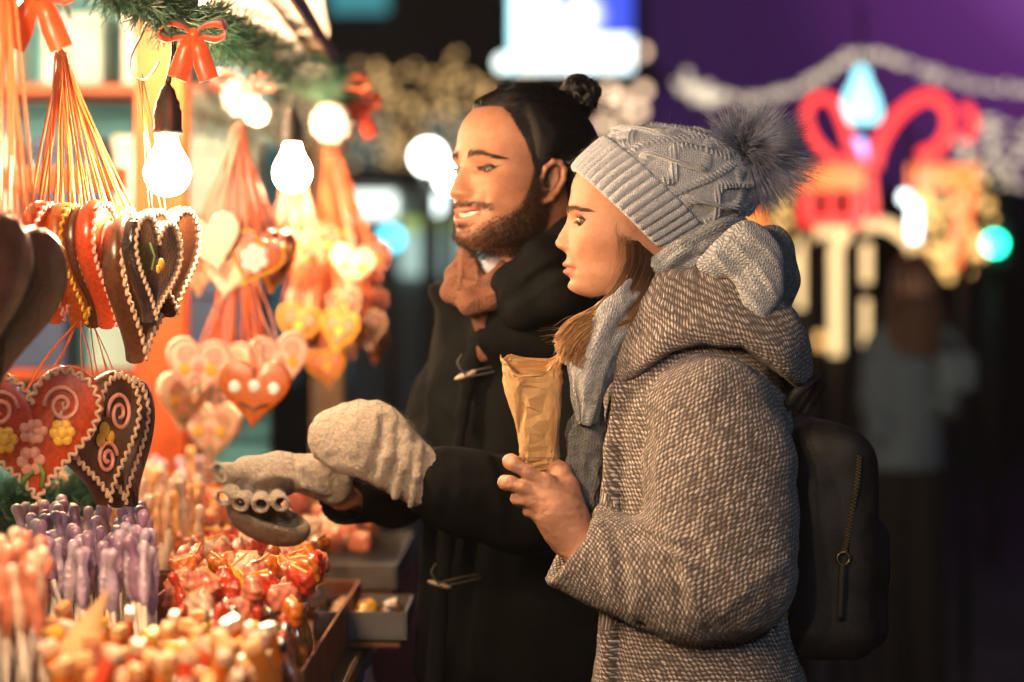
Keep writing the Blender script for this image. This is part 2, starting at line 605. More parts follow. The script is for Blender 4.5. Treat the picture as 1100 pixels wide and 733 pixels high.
def skin_colour(H, v, base, lip, cheek):
    """pigment of the face: lips, cheeks, lids"""
    th, z, rho = H.polar(v); sl = np.abs(rho * np.sin(th)); fr = np.cos(th) > 0
    m = H.q['mouth']; zl = m['z'] + m.get('curl', 0) * (sl / 0.025) ** 2
    wid = np.sqrt(np.clip(1 - (sl / m['half']) ** 2, 0, 1))
    up = smooth01((zl + m['uh'] * 1.9 * wid - z) / 0.002 + 0.5); dn = smooth01((z - (zl - m['lh'] * 2.0 * wid)) / 0.002 + 0.5)
    lm = up * dn * (wid > 0.05) * fr
    ck = np.exp(-((sl - 0.045) / 0.022) ** 2 - ((z - 0.078) / 0.026) ** 2) * smooth01((np.cos(th) - 0.2) / 0.5) * 0.7
    ns = np.exp(-(sl / 0.016) ** 2 - ((z - 0.078) / 0.014) ** 2) * fr * 0.7
    c = np.tile(np.asarray(base, float), (len(v), 1))
    c = c * (1 - 0.5 * ck[:, None]) + np.asarray(cheek) * 0.5 * ck[:, None]
    c = c * (1 - 0.35 * ns[:, None]) + np.asarray(cheek) * 0.35 * ns[:, None]
    c = c * (1 - 0.8 * lm[:, None]) + np.asarray(lip) * 0.8 * lm[:, None]
    # dark lid edge (lashes and liner)
    d, u, zc = H.eye_d(sl, z)
    ln = np.exp(-((d + 0.0006) / 0.0011) ** 2) * (np.abs(u) < 1.12) * fr * np.where(z > zc, 1.0, 0.45) * H.q.get('liner', 1.0)
    c = c * (1 - 0.88 * ln[:, None]) + np.array([0.03, 0.016, 0.012]) * 0.88 * ln[:, None]
    return c


def brow_strands(H, side, z0, arch, s0, s1, n, thick, length=0.009):
    t = RNG.uniform(0, 1, n)
    sl = s0 + (s1 - s0) * t
    zc = z0 + arch * np.sin(np.clip(t * 1.15, 0, 1) * PI * 0.75) - 0.004 * np.clip(t - 0.6, 0, 1) / 0.4
    zz = zc + RNG.normal(0, 1, n) * thick * (1 - 0.6 * t)
    k = np.linspace(0, 1, 4)
    S = sl[:, None] + k[None] * length * (0.4 + 0.6 * t[:, None]); Z = zz[:, None] + k[None] * length * (0.55 - 0.75 * t[:, None])
    return H.at_s(side * S, Z, 0.0006 + 0.0008 * k[None] * np.ones_like(S))


def lash_strands(H, side, n=60, length=0.007, upper=True):
    e = H.q['eye']; u = np.linspace(-0.95, 1.0, n)
    sl = e['s'] + u * e['half']
    z = e['z'] + e.get('tilt', 0) * (sl - e['s']) + (e['up'] if upper else -e['dn']) * (1 - u ** 2)
    a = H.at_s(side * sl, z + (0.0006 if upper else -0.0004), 0.0004)
    k = np.linspace(0, 1, 4)[None, :, None]
    out = H.f[None] * 0.75 + side * H.l[None] * (0.35 + 0.5 * u[:, None])
    upv = (H.u if upper else -H.u)
    return a[:, None] + H.k * length * (k * out[:, None] + (k ** 2 * 0.5 - k * 0.12) * upv[None, None])
# ================================================================ the woman
W_AX = P(682, 318, 3.50)
W_AX[2] = CZ - (318 - 366.5) * 3.44 / F
W_PROF = [  # z, front, half width, back
    (-0.004, 0.070, 0.030, 0.060), (0.003, 0.0835, 0.038, 0.066), (0.0135, 0.0935, 0.046, 0.072), (0.026, 0.0945, 0.053, 0.078),
    (0.045, 0.0975, 0.0595, 0.085), (0.064, 0.0985, 0.0645, 0.09), (0.085, 0.0965, 0.068, 0.093), (0.108, 0.0955, 0.0695, 0.095),
    (0.125, 0.0972, 0.0705, 0.096), (0.145, 0.0938, 0.0715, 0.097), (0.165, 0.089, 0.071, 0.096)]
W_NOSE = [(0.060, 0.0985, 0.012), (0.0635, 0.1015, 0.012), (0.0672, 0.1055, 0.0125), (0.0705, 0.1110, 0.0125), (0.0745, 0.1142, 0.0125), (0.079, 0.1150, 0.012),
          (0.0835, 0.1125, 0.0110), (0.090, 0.1094, 0.0100), (0.098, 0.1046, 0.0090), (0.107, 0.0998, 0.0085), (0.118, 0.0970, 0.009)]
W_Q = dict(ztop=0.218, z0=0.150, n=2.2, ala=0.0058, alas=0.0135, alaz=0.0735,
           eye=dict(s=0.0315, half=0.0138, z=0.1075, up=0.0032, dn=0.0022, tilt=0.06, f=0.0735, r=0.0125),
           mouth=dict(z=0.0415, half=0.0245, uh=0.0056, lh=0.0060, ua=0.0072, la=0.0078, curl=-0.002),
           bumps=[(-0.0030, 0.050, 0.053, 0.014, 0.014), (-0.0022, 0.060, 0.132, 0.012, 0.016), (-0.0016, 0.030, 0.060, 0.004, 0.012), (0.0020, 0.040, 0.030, 0.014, 0.010), (-0.0100, 0.0285, 0.1085, 0.0125, 0.0090), (0.0022, 0.024, 0.1255, 0.02, 0.006), (0.0045, 0.050, 0.084, 0.020, 0.016),
                  (0.0035, 0.0, 0.0125, 0.014, 0.010), (-0.0015, 0.0, 0.0565, 0.0035, 0.006), (-0.0022, 0.0, 0.0255, 0.020, 0.005),
                  (0.0022, 0.030, 0.062, 0.012, 0.012)],
           jaw=[(-0.06, 0.045), (-0.03, 0.032), (0.0, 0.022), (0.03, 0.006), (0.06, -0.001), (0.09, 0.000)])
WH = Head(W_AX, -88, 1.0, W_PROF, W_NOSE, W_Q)


def build_woman_face(person):
    sk = skin_mat('woman_skin', None)
    def f(p):
        h = WH.skin(p)
        nk = cone(p, WH.world(-0.030, 0, 0.035), WH.world(-0.055, 0, -0.10), 0.050, 0.058)
        return smin(h, nk, 0.02)
    lo = W_AX - np.array([0.135, 0.125, 0.11]); hi = W_AX + np.array([0.125, 0.125, 0.24])
    v, q = mesh_sdf(f, lo, hi, 0.00125)
    c = skin_colour(WH, v, (0.44, 0.235, 0.150), (0.38, 0.115, 0.09), (0.43, 0.17, 0.10))
    return v, q, c, sk
# ---------------------------------------------------------------- cloth materials
def tweed_mat():
    m = NT('tweed_wool')
    u, v, _ = m.sep(m.uv())
    wp = m.noise(m.uv(), 60, 2, out=1)
    wx, wy, _ = m.sep(m.vmath('SUBTRACT', wp, (0.5, 0.5, 0.5)))
    U = m.math('ADD', m.math('DIVIDE', u, 0.0074), m.math('MULTIPLY', wx, 1.3))
    V = m.math('ADD', m.math('DIVIDE', v, 0.0062), m.math('MULTIPLY', wy, 1.3))
    row = m.math('FLOOR', V)
    U2 = m.math('ADD', U, m.math('MULTIPLY', m.math('MODULO', row, 2.0), 0.5))
    fu = m.math('SUBTRACT', m.math('FRACT', U2), 0.5); fv = m.math('SUBTRACT', m.math('FRACT', V), 0.5)
    cell = m.comb(m.math('FLOOR', U2), row)
    wn = m.node('TexWhiteNoise', noise_dimensions='2D'); m.l.new(cell, wn.inputs['Vector'])
    rnd = wn.outputs['Value']
    a = m.math('ADD', fu, m.math('MULTIPLY', fv, 0.75))
    d = m.math('SQRT', m.math('ADD', m.math('POWER', m.math('MULTIPLY', a, 1.45), 2.0), m.math('POWER', m.math('MULTIPLY', fv, 1.35), 2.0)))
    fine = m.noise(m.uv(), 700, 3)
    blob = m.math('SUBTRACT', 1.0, m.math('ADD', m.math('MULTIPLY', d, 1.55), m.math('MULTIPLY', m.math('SUBTRACT', fine, 0.5), 1.3)))
    big = m.noise(m.uv(), 18, 2)
    light = m.math('MULTIPLY', m.math('MULTIPLY', m.math('MAXIMUM', blob, 0.0), m.math('ADD', 0.35, m.math('MULTIPLY', rnd, 1.7))), m.math('ADD', 0.65, m.math('MULTIPLY', big, 0.7)))
    c = m.ramp(light, (0.0, (0.095, 0.076, 0.070)), (0.20, (0.215, 0.178, 0.163)), (0.55, (0.47, 0.405, 0.375)), (0.95, (0.82, 0.74, 0.70)))
    hair = m.ramp(m.noise(m.uv(), 1400, 2), (0.35, (0.6,) * 3), (0.7, (1.15,) * 3))
    m.set(Base_Color=m.mix(1.0, c, hair, 'MULTIPLY'), Roughness=0.92, Specular_IOR_Level=0.15, Sheen_Weight=0.25, Sheen_Roughness=0.6)
    h = m.math('ADD', m.math('MAXIMUM', blob, 0.0), m.math('MULTIPLY', fine, 0.5))
    m.bump(h, 0.9, 0.0028)
    return m.m


def knit_mat(name, lo, hi, su=0.011, sv=0.0075, bump=0.9, dist=0.002):
    """rows of V stitches over uv in metres, heathered yarn"""
    m = NT(name)
    u, v, _ = m.sep(m.uv())
    wx, wy, _ = m.sep(m.vmath('SUBTRACT', m.noise(m.uv(), 40, 2, out=1), (0.5, 0.5, 0.5)))
    U = m.math('ADD', m.math('DIVIDE', u, su), m.math('MULTIPLY', wx, 0.8))
    fu = m.math('ABSOLUTE', m.math('SUBTRACT', m.math('FRACT', U), 0.5))
    V = m.math('ADD', m.math('ADD', m.math('DIVIDE', v, sv), m.math('MULTIPLY', wy, 0.8)), m.math('MULTIPLY', fu, 1.7))
    sv_ = m.math('ABSOLUTE', m.math('SINE', m.math('MULTIPLY', V, PI)))
    cu = m.math('ABSOLUTE', m.math('SINE', m.math('MULTIPLY', m.math('MULTIPLY', fu, 2.0), PI)))
    h = m.math('MULTIPLY', m.math('POWER', sv_, 0.6), m.math('POWER', cu, 0.4))
    fine = m.noise(m.uv(), 900, 3)
    hh = m.math('ADD', h, m.math('MULTIPLY', fine, 0.45))
    tone = m.math('ADD', m.math('MULTIPLY', m.noise(m.uv(), 120, 4, 0.7), 0.75), m.math('MULTIPLY', hh, 0.2))
    m.set(Base_Color=m.ramp(tone, (0.32, lo), (0.72, hi)), Roughness=0.95, Specular_IOR_Level=0.1, Sheen_Weight=0.3, Sheen_Roughness=0.6)
    m.bump(hh, bump, dist)
    return m.m


def fuzz(name, v, n, ids, count, length, r, mat, parent):
    """loose wool fibres standing off a cloth surface"""
    i = RNG.choice(ids, count); k = np.linspace(0, 1, 4)[None, :, None]
    d = n[i] * 0.6 + RNG.normal(0, 0.6, (count, 3)); L = length * RNG.uniform(0.4, 1.3, (count, 1, 1))
    p = v[i][:, None] + k * L * d[:, None] + k ** 2 * L * RNG.normal(0, 0.5, (count, 1, 3))
    a, b, _, _ = strands(p, r, r * 0.5)
    return mesh(name, a, b, mat, parent)


def folds(v, Y, segs, w, depth):
    """height of cloth folds along pixel segments (x0,y0,x1,y1,amplitude), fading away from depth Y"""
    h = np.zeros(len(v)); q = v[:, [0, 2]]
    for x0, y0, x1, y1, a in segs:
        A = P(x0, y0, Y)[[0, 2]]; B = P(x1, y1, Y)[[0, 2]]; d = B - A
        t = np.clip(((q - A) @ d) / (d @ d), 0, 1); c = A + t[:, None] * d + np.array([-d[1], d[0]]) * 0.06 * np.sin(t * PI)[:, None]
        r = np.linalg.norm(q - c, axis=1)
        h += a * np.exp(-(r / w) ** 2) * np.sin(np.clip(t * 1.0, 0.04, 0.96) * PI) ** 0.5
    return h * np.exp(-((v[:, 1] - Y) / depth) ** 2)


def px(Y, *rows):
    """rows (x, y, Y, r) in photo pixels / metres -> x, y, z, r"""
    return np.array([(*P(x, y, Yd), r) for x, y, Yd, r in rows])


# ---------------------------------------------------------------- the tweed coat
WY = 3.50
zW = lambda y: CZ - (y - 366.5) * WY / F
xW = lambda x: (x - 550) * WY / F
mW = WY / F
W_TORSO = dense([(zW(1130), xW(752), WY, 0.200, 0.235), (zW(900), xW(752), WY, 0.176, 0.215), (zW(733), xW(750), WY, 112 * mW, 0.200), (zW(640), xW(748), WY, 103 * mW, 0.186),
                 (zW(560), xW(748), WY, 100 * mW, 0.18), (zW(480), xW(748), WY, 102 * mW, 0.182), (zW(420), xW(746), WY, 95 * mW, 0.172),
                 (zW(370), xW(744), WY, 76 * mW, 0.13), (zW(325), xW(738), WY, 52 * mW, 0.075)], 60)
W_UP = px(0, (764, 452, 3.36, 0.094), (772, 500, 3.35, 0.104), (775, 560, 3.33, 0.102), (779, 612, 3.315, 0.095))
W_FORE = px(0, (779, 612, 3.315, 0.095), (745, 625, 3.32, 0.082), (700, 618, 3.335, 0.064), (650, 604, 3.36, 0.059), (596, 578, 3.38, 0.064))
W_UP2 = px(0, (735, 440, 3.66, 0.08), (725, 560, 3.70, 0.075), (700, 640, 3.66, 0.07))
W_CUFF = P(613, 586, 3.375); W_CUFFN = np.array([-0.80, -0.06, 0.595]); W_CUFFN /= np.linalg.norm(W_CUFFN)


def coat_parts(p):
    t = loft(p, W_TORSO, 2.5)
    u = chain(p, W_UP, 0.02)
    w = chain(p, W_FORE, 0.03)
    g = (p - W_CUFF) @ W_CUFFN
    w = smax(w, g, 0.010)
    w = smax(w, -cone(p, W_CUFF + W_CUFFN * 0.03, W_CUFF - W_CUFFN * 0.09, 0.058, 0.040), 0.006)
    b = chain(p, W_UP2, 0.02)
    return t, u, w, b


def coat_f(p):
    t, u, w, b = coat_parts(p)
    s = smin(u, w, 0.022)
    f = smin(t, s, 0.006)
    f = smin(f, b, 0.02)
    # overlapping front edge and the open vent below the arm
    f = smin(f, chain(p, px(0, (668, 400, 3.395, 0.010), (657, 480, 3.385, 0.010), (653, 560, 3.375, 0.010), (655, 640, 3.37, 0.010), (650, 760, 3.36, 0.010), (648, 1000, 3.35, 0.010)), 0.01), 0.014)
    f = smax(f, -chain(p, px(0, (692, 655, 3.305, 0.006), (686, 740, 3.285, 0.007), (684, 1050, 3.24, 0.008)), 0.005), 0.008)
    return f


def uv_along(p, a, b, rot=0.0, shift=0.0):
    d = b - a; L = np.linalg.norm(d); d = d / L
    e1 = np.cross(d, [0, 1.0, 0]); e1 /= np.linalg.norm(e1); e2 = np.cross(d, e1)
    q = p - a
    u = np.arctan2(q @ e1, q @ e2) * 0.095 + shift; v = q @ d
    c, s = math.cos(rot), math.sin(rot)
    return np.stack([u * c - v * s, u * s + v * c], 1)


def loop_uv(v, q, labels, uvs):
    """per-corner uv: each face takes the chart of its first corner"""
    lab = labels[q[:, 0]]
    o = np.zeros((len(q), 4, 2))
    for k, u in enumerate(uvs):
        m = lab == k
        uu = u[q[m]]
        # angles must not jump inside a face
        ref = uu[:, :1, 0]; per = 2 * PI * 0.095
        o[m] = uu
    return o.reshape(-1, 2)


def build_woman_clothes(person):
    tw = tweed_mat()
    lo = np.array([P(560, 0, 3.5)[0], 3.18, zW(1130) - 0.03]); hi = np.array([P(900, 0, 3.5)[0], 3.84, zW(300)])
    v, q = mesh_sdf(coat_f, lo, hi, 0.0042)
    n = normals(v, q)
    v = v + n * (0.0035 * fbm(v, 14, 3, 2) + 0.0018 * fbm(v, 45, 5, 2) + folds(v, 3.28, ((690, 568, 752, 590, .009), (676, 585, 770, 612, .008), (664, 566, 690, 655, .006), (642, 556, 656, 648, .005), (718, 560, 748, 668, .008), (735, 560, 800, 640, .006), (712, 520, 800, 548, .004), (700, 612, 790, 668, .006), (770, 655, 842, 600, .005), (700, 480, 712, 560, .004)), .011, .25) - folds(v, 3.28, ((684, 577, 760, 602, .006), (706, 560, 728, 668, .005), (652, 560, 672, 652, .004), (690, 430, 692, 560, .006)), .007, .25))[:, None]
    t, u, w, b = coat_parts(v)
    lab = np.argmin(np.stack([t, u, w, b]), 0)
    lab[(lab == 2) & (v[:, 0] > xW(728) - 0.4 * (v[:, 2] - zW(620)))] = 1
    ang = np.arctan2(v[:, 0] - xW(748), -(v[:, 1] - WY)) * 0.20
    uvs = [np.stack([ang, v[:, 2]], 1), uv_along(v, W_UP[0][:3], W_UP[-1][:3], 0.32), uv_along(v, W_FORE[0][:3], W_FORE[-1][:3], -0.25, 0.31), np.stack([v[:, 0], v[:, 2]], 1)]
    coat = mesh('tweed_coat', v, q, tw, person, uv=loop_uv(v, q, lab, uvs))
    # hood lying on the shoulders
    rows = dense([(zW(440), xW(757), WY, 99 * mW, 0.215), (zW(425), xW(757), WY, 102 * mW, 0.212), (zW(400), xW(757), WY, 103 * mW, 0.20), (zW(372), xW(757), WY, 101 * mW, 0.180),
                  (zW(345), xW(753), WY, 92 * mW, 0.152), (zW(320), xW(742), WY, 72 * mW, 0.122), (zW(300), xW(732), WY, 54 * mW, 0.098), (zW(290), xW(728), WY, 46 * mW, 0.088)], 50)
    ex = np.array([600, 655, 672, 690, 715, 748, 787, 820, 850, 870, 920]); ey = np.array([424, 420, 408, 395, 378, 369, 373, 393, 417, 428, 430])
    def hood_f(p):
        f = loft(p, rows, 2.7)
        f = smin(f, chain(p, px(0, (796, 322, 3.41, 0.028), (828, 352, 3.42, 0.036), (834, 388, 3.44, 0.038), (832, 400, 3.62, 0.036)), 0.03), 0.04)
        zc = np.interp(p[:, 0], xW(ex), zW(ey))
        f = smax(f, (zc - p[:, 2]) * 0.8, 0.022)
        return f
    v, q = mesh_sdf(hood_f, np.array([xW(630), 3.2, zW(450)]), np.array([xW(900), 3.8, zW(270)]), 0.004)
    n = normals(v, q); v = v + n * (0.0035 * fbm(v, 16, 8, 2) + folds(v, 3.33, ((690, 325, 735, 350, .006), (780, 340, 850, 392, .008), (690, 372, 760, 350, .005), (676, 320, 664, 400, .005), (800, 330, 858, 372, .006)), .012, .2))[:, None]
    ang = np.arctan2(v[:, 0] - xW(755), -(v[:, 1] - WY)) * 0.25
    c, s_ = math.cos(0.12), math.sin(0.12); zz = v[:, 2] + 0.5 * np.abs(v[:, 1] - WY)
    mesh('hood', v, q, tw, coat, uv=np.stack([ang * c - zz * s_, ang * s_ + zz * c], 1))
    n_ = normals(v, q)

    # scarf: wound round the neck, one end hanging in front, one thrown over the hood
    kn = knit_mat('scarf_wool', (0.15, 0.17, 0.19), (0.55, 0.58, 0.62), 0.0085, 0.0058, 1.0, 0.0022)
    kd = knit_mat('dark_scarf_and_fold_shade', (0.05, 0.055, 0.06), (0.20, 0.21, 0.22), 0.0085, 0.0058, 1.0, 0.0022)  # darker yarn of the hanging end; the rear fold's shade is painted with it
    def wrap(name, rows, ra, rb, mat, parent, folds=4, amp=0.006, seg=90, n=64, seed=0):
        p = catmull(px(0, *[(a, b, c, 0) for a, b, c in rows])[:, :3], seg)
        fade = np.sin(np.linspace(0.12, PI - 0.12, seg)) ** 0.35
        disp = lambda A, I: amp * (np.sin(folds * A + 0.05 * I + seed) + 0.5 * np.sin(2.3 * folds * A - 0.09 * I)) + 0.004 * vnoise(np.stack([A * 3, I * 0.2, A * 0 + seed], -1), 1, seed)
        vv, ff, uv = sweep_geo(p, np.asarray(ra) * fade if np.ndim(ra) == 0 else np.interp(np.linspace(0, 1, seg), np.linspace(0, 1, len(ra)), ra) * fade,
                               np.asarray(rb) * fade if np.ndim(rb) == 0 else np.interp(np.linspace(0, 1, seg), np.linspace(0, 1, len(rb)), rb) * fade, n, True, None, disp)
        return mesh(name, vv, ff, mat, parent, uv=uv)
    sc = wrap('scarf', [(640, 378, 3.49), (652, 348, 3.465), (680, 316, 3.455), (712, 288, 3.447), (745, 267, 3.447), (774, 254, 3.46), (792, 258, 3.53), (765, 280, 3.60), (700, 310, 3.61), (645, 350, 3.57), (632, 378, 3.52)],
              0.024, 0.028, kn, person, 3, 0.004, 120)
    wrap('scarf_end', [(690, 300, 3.435), (674, 322, 3.420), (650, 355, 3.405), (636, 400, 3.40), (630, 456, 3.41)], (0.018, 0.027, 0.033, 0.035, 0.022), (0.020, 0.030, 0.034, 0.034, 0.02), kn, sc, 3, 0.004, 70, 56, 2)
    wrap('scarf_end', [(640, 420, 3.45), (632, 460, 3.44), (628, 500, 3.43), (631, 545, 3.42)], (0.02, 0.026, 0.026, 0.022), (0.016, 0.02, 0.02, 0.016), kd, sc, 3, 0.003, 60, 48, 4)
    def drape(name, rows, segs, mat, rot, seed):
        r = px(0, *rows); yc = rows[2][2]
        def f(p):
            p = p.copy(); p[:, 1] = (p[:, 1] - yc) * 1.7 + yc
            return chain(p, r * [1, 1, 1, 1] + 0, 0.025) * 0.62
        v, q = mesh_sdf(f, r[:, :3].min(0) - 0.07, r[:, :3].max(0) + 0.07, 0.003)
        n = normals(v, q); v = v + n * (0.003 * fbm(v, 26, seed, 2) + folds(v, 3.37, segs, 0.006, 0.12))[:, None]
        c, s_ = math.cos(rot), math.sin(rot); X_, Z_ = v[:, 0] + 0.4 * v[:, 1], v[:, 2] - 0.4 * v[:, 1]
        return mesh(name, v, q, mat, sc, uv=np.stack([X_ * c - Z_ * s_, X_ * s_ + Z_ * c], 1))
    drape('scarf_fold', [(758, 284, 3.40, .012), (782, 274, 3.395, .024), (802, 266, 3.39, .032), (815, 282, 3.385, .030), (820, 312, 3.37, .024), (817, 346, 3.345, .010)],
          ((768, 272, 820, 345, .009), (785, 258, 832, 320, .009), (764, 288, 806, 340, .007), (802, 250, 838, 290, .006), (778, 276, 816, 340, -.006), (793, 262, 826, 318, -.006)), kn, 0.5, 5)
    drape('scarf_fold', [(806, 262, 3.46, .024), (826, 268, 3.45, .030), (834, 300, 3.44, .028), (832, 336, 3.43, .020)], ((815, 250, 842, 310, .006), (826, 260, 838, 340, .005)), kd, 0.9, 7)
    # tassels at the end of the dark length
    T = []
    for i in range(70):
        x = 612 + 30 * RNG.random(); a = P(x, 535 + 8 * RNG.random(), 3.41 + 0.02 * RNG.random())
        L = 0.02 + 0.025 * RNG.random(); k = np.linspace(0, 1, 6)[:, None]
        T.append(a + k * np.array([RNG.normal(0, 0.006), RNG.normal(0, 0.006), -L]) + 0.002 * np.sin(k * 9 + i))
    a, b, _, _ = strands(np.array(T), 0.0009, 0.0006); mesh('fringe', a, b, kd, sc)
    # legs and boots below the frame
    lm = simple('dark_denim', (0.02, 0.025, 0.04), 0.9); bm = simple('black_boot_leather', (0.012, 0.011, 0.011), 0.4)
    for yy, xo in ((3.40, 0.0), (3.60, 0.04)):
        x = xW(750) + xo
        leg = px(0)
        f = lambda p: chain(p, [(x, yy, 0.62, 0.085), (x + 0.01, yy, 0.36, 0.062), (x + 0.02, yy, 0.20, 0.055)], 0.02)
        v, q = mesh_sdf(f, (x - 0.14, yy - 0.14, 0.1), (x + 0.16, yy + 0.14, 0.75), 0.012); mesh('trouser_leg', v, q, lm, person)
        f = lambda p: smax(smin(cone(p, (x + 0.02, yy, 0.27), (x + 0.02, yy, 0.06), 0.06, 0.05), cone(p, (x + 0.03, yy, 0.045), (x - 0.13, yy, 0.035), 0.045, 0.04), 0.04), -p[:, 2] + 0.001, 0.008)
        v, q = mesh_sdf(f, (x - 0.22, yy - 0.12, -0.02), (x + 0.16, yy + 0.12, 0.36), 0.009); mesh('boot', v, q, bm, person)
    return coat, sc, kn


# ---------------------------------------------------------------- cable-knit beanie with a fur pompom
def build_beanie(person):
    rings = [(664.5, 231, 68.5, 0.089), (667, 229, 70.5, 0.091), (676, 222, 73.5, 0.0935), (690, 212, 75.5, 0.0950), (702, 204, 76.5, 0.0955), (706, 201.5, 75.0, 0.0945), (708, 200.3, 72.5, 0.0925), (711, 199, 73.5, 0.0935),
             (721, 194, 76.0, 0.096), (734, 189.5, 73.5, 0.0965), (748, 184, 68.5, 0.0925), (762, 178, 60, 0.083), (775, 172, 47, 0.067), (785, 167, 31, 0.045), (791, 164, 14, 0.020), (792.5, 163, 3, 0.004)]
    R = np.array([(*P(x, y, 3.50), a * mW, b) for x, y, a, b in rings])
    M, N = 330, 760
    # uneven parameter: by distance along the crown
    d = np.concatenate([[0], np.cumsum(np.linalg.norm(np.diff(R[:, [0, 2, 3]], axis=0), axis=1))])
    dn = catmull(np.column_stack([R, d]), 3000)
    order = np.argsort(dn[:, 5]); dn = dn[order]
    s = np.linspace(0, d[-1], M)
    c = np.stack([np.interp(s, dn[:, 5], dn[:, i]) for i in range(5)], 1)
    e1 = np.array([-0.72, 0, 0.69]); e1 /= np.linalg.norm(e1); e2 = np.array([0, -1.0, 0])     # towards the forehead / towards the camera
    ax = np.array([0.69, 0, 0.72])
    th = np.linspace(0, 2 * PI, N, endpoint=False)
    TH, S = np.meshgrid(th, s)
    band = d[5]
    # ribs of the turned-up band, cables above it
    nr = 44
    rib = np.abs(np.sin(TH * nr / 2)) ** 0.55
    rib = 0.0056 * rib * (1 + 0.06 * vnoise(np.stack([TH * 30, S * 200, S * 0], -1), 1, 1)) * smooth01(S / 0.004 + 0.2)
    t = (S - band) / (d[-1] - band)
    nc = 7; ph = (TH * nc / (2 * PI)) % 1 - 0.5
    shrink = np.clip(np.cos(np.clip(t, 0, 1) * PI / 2), 0.12, 1)
    W_ = 2 * PI / nc * 0.095 * shrink
    wv = 0.27 * np.sin(2 * PI * (t * 1.7 + 0.12))
    cab = np.zeros_like(TH); Wd = 0.0078
    for sg in (1, -1):
        dd = np.abs(ph - sg * wv) * W_
        over = 1 + 0.25 * sg * np.sign(np.cos(2 * PI * (t * 1.7 + 0.12)))
        cab = np.maximum(cab, 0.0100 * over * np.exp(-(dd / Wd) ** 4) * (0.78 + 0.22 * np.sin(S * 900 + sg * ph * W_ * 700)))
    edge = np.exp(-((np.abs(ph) - 0.5) * W_ / 0.0055) ** 4)
    cab = np.maximum(cab, 0.0078 * edge * (0.75 + 0.25 * np.sin(S * 900 + ph * 8)))
    # raised rope diagonal and seed stitch between
    cab = np.maximum(cab, 0.0010 + 0.0009 * np.sin(S * 1250) * np.sin(TH * 150))
    cab *= np.clip(1.15 - t, 0, 1) ** 0.5
    h = np.where(S < band, rib, cab * smooth01((S - band) / 0.006))
    h += 0.0020 * fbm(np.stack([np.cos(TH) * 0.09, np.sin(TH) * 0.09, S], -1), 22, 4, 2)
    v = c[:, None, :3] + e1 * ((c[:, 3][:, None] + h) * np.cos(TH))[..., None] + e2 * ((c[:, 4][:, None] + h) * np.sin(TH))[..., None] + ax * (0.35 * h * (t > 0.5))[..., None]
    v = v.reshape(-1, 3)
    i = np.arange(M * N).reshape(M, N); j = np.roll(i, -1, axis=1)
    f = np.stack([i[:-1], j[:-1], j[1:], i[1:]], -1).reshape(-1, 4)
    uv = np.stack([TH * 0.093, S], -1).reshape(-1, 2)
    m = NT('beanie_wool')
    fine = m.noise(m.uv(), 1100, 3); u, w, _ = m.sep(m.uv())
    fu = m.math('ABSOLUTE', m.math('SUBTRACT', m.math('FRACT', m.math('DIVIDE', u, 0.0046)), 0.5))
    st = m.math('ABSOLUTE', m.math('SINE', m.math('MULTIPLY', m.math('ADD', m.math('DIVIDE', w, 0.0036), m.math('MULTIPLY', fu, 1.6)), PI)))
    hh = m.math('ADD', m.math('MULTIPLY', st, 0.8), m.math('MULTIPLY', fine, 0.7))
    heath = m.math('ADD', m.math('MULTIPLY', m.noise(m.uv(), 330, 4, 0.8), 0.75), m.math('MULTIPLY', m.attr('Col'), 0.0))
    ht = m.math('ADD', m.math('MULTIPLY', st, 0.12), heath)
    m.set(Base_Color=m.ramp(ht, (0.25, (0.23, 0.26, 0.31)), (0.7, (0.60, 0.65, 0.75))), Roughness=0.95, Specular_IOR_Level=0.1, Sheen_Weight=0.3, Sheen_Roughness=0.6)
    m.bump(hh, 0.8, 0.0016)
    hat = mesh('beanie', v, f, m.m, person, uv=uv)
    n = normals(v, f)
    fz = simple('beanie_fibre', (0.45, 0.45, 0.48), 0.9)
    fuzz('wool_fuzz', v, n, np.arange(len(v)), 3500, 0.005, 0.00012, fz, hat)
    # pompom: long guard hairs, dark roots, pale band, dark tips
    pc = P(803, 165, 3.50); S_ = 8500
    d = RNG.normal(size=(S_, 3)); d /= np.linalg.norm(d, axis=1)[:, None]
    keep = d @ np.array([0.75, 0, -0.15]) > -0.85; d = d[keep]; S_ = len(d)
    root = pc + d * 0.016
    L = (0.054 + 0.016 * RNG.random(S_)) * (1 + 0.10 * d[:, 0] + 0.08 * fbm(d, 2.2, 9, 2))
    k = np.linspace(0, 1, 7)[None, :, None]
    clump = np.stack([vnoise(d, 4.5, 21), vnoise(d, 4.5, 22), vnoise(d, 4.5, 23)], 1) * 0.42 + RNG.normal(0, 0.13, (S_, 3))
    dr = np.array([0.10, 0, -0.16])
    p = root[:, None] + (k * d[:, None] + k ** 2 * (clump + dr)[:, None] * 0.75) * L[:, None, None]
    a, b, tv, sid = strands(p, 0.00062, 0.00010)
    rnd = RNG.random(S_)[sid]; cl = (fbm(d, 3.0, 31, 2) * 0.5 + 0.5)[sid]
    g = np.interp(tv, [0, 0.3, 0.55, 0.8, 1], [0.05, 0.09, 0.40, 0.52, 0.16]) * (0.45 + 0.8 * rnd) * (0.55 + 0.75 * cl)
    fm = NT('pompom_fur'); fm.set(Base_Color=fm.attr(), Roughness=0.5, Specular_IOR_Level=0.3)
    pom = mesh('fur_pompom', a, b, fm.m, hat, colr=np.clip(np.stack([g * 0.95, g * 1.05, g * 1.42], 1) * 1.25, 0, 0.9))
    v2, q2 = mesh_sdf(lambda p_: np.linalg.norm(p_ - pc, axis=1) - 0.021, pc - 0.04, pc + 0.04, 0.004)
    mesh('core', v2, q2, simple('fur_core', (0.03, 0.03, 0.035), 0.9), hat)
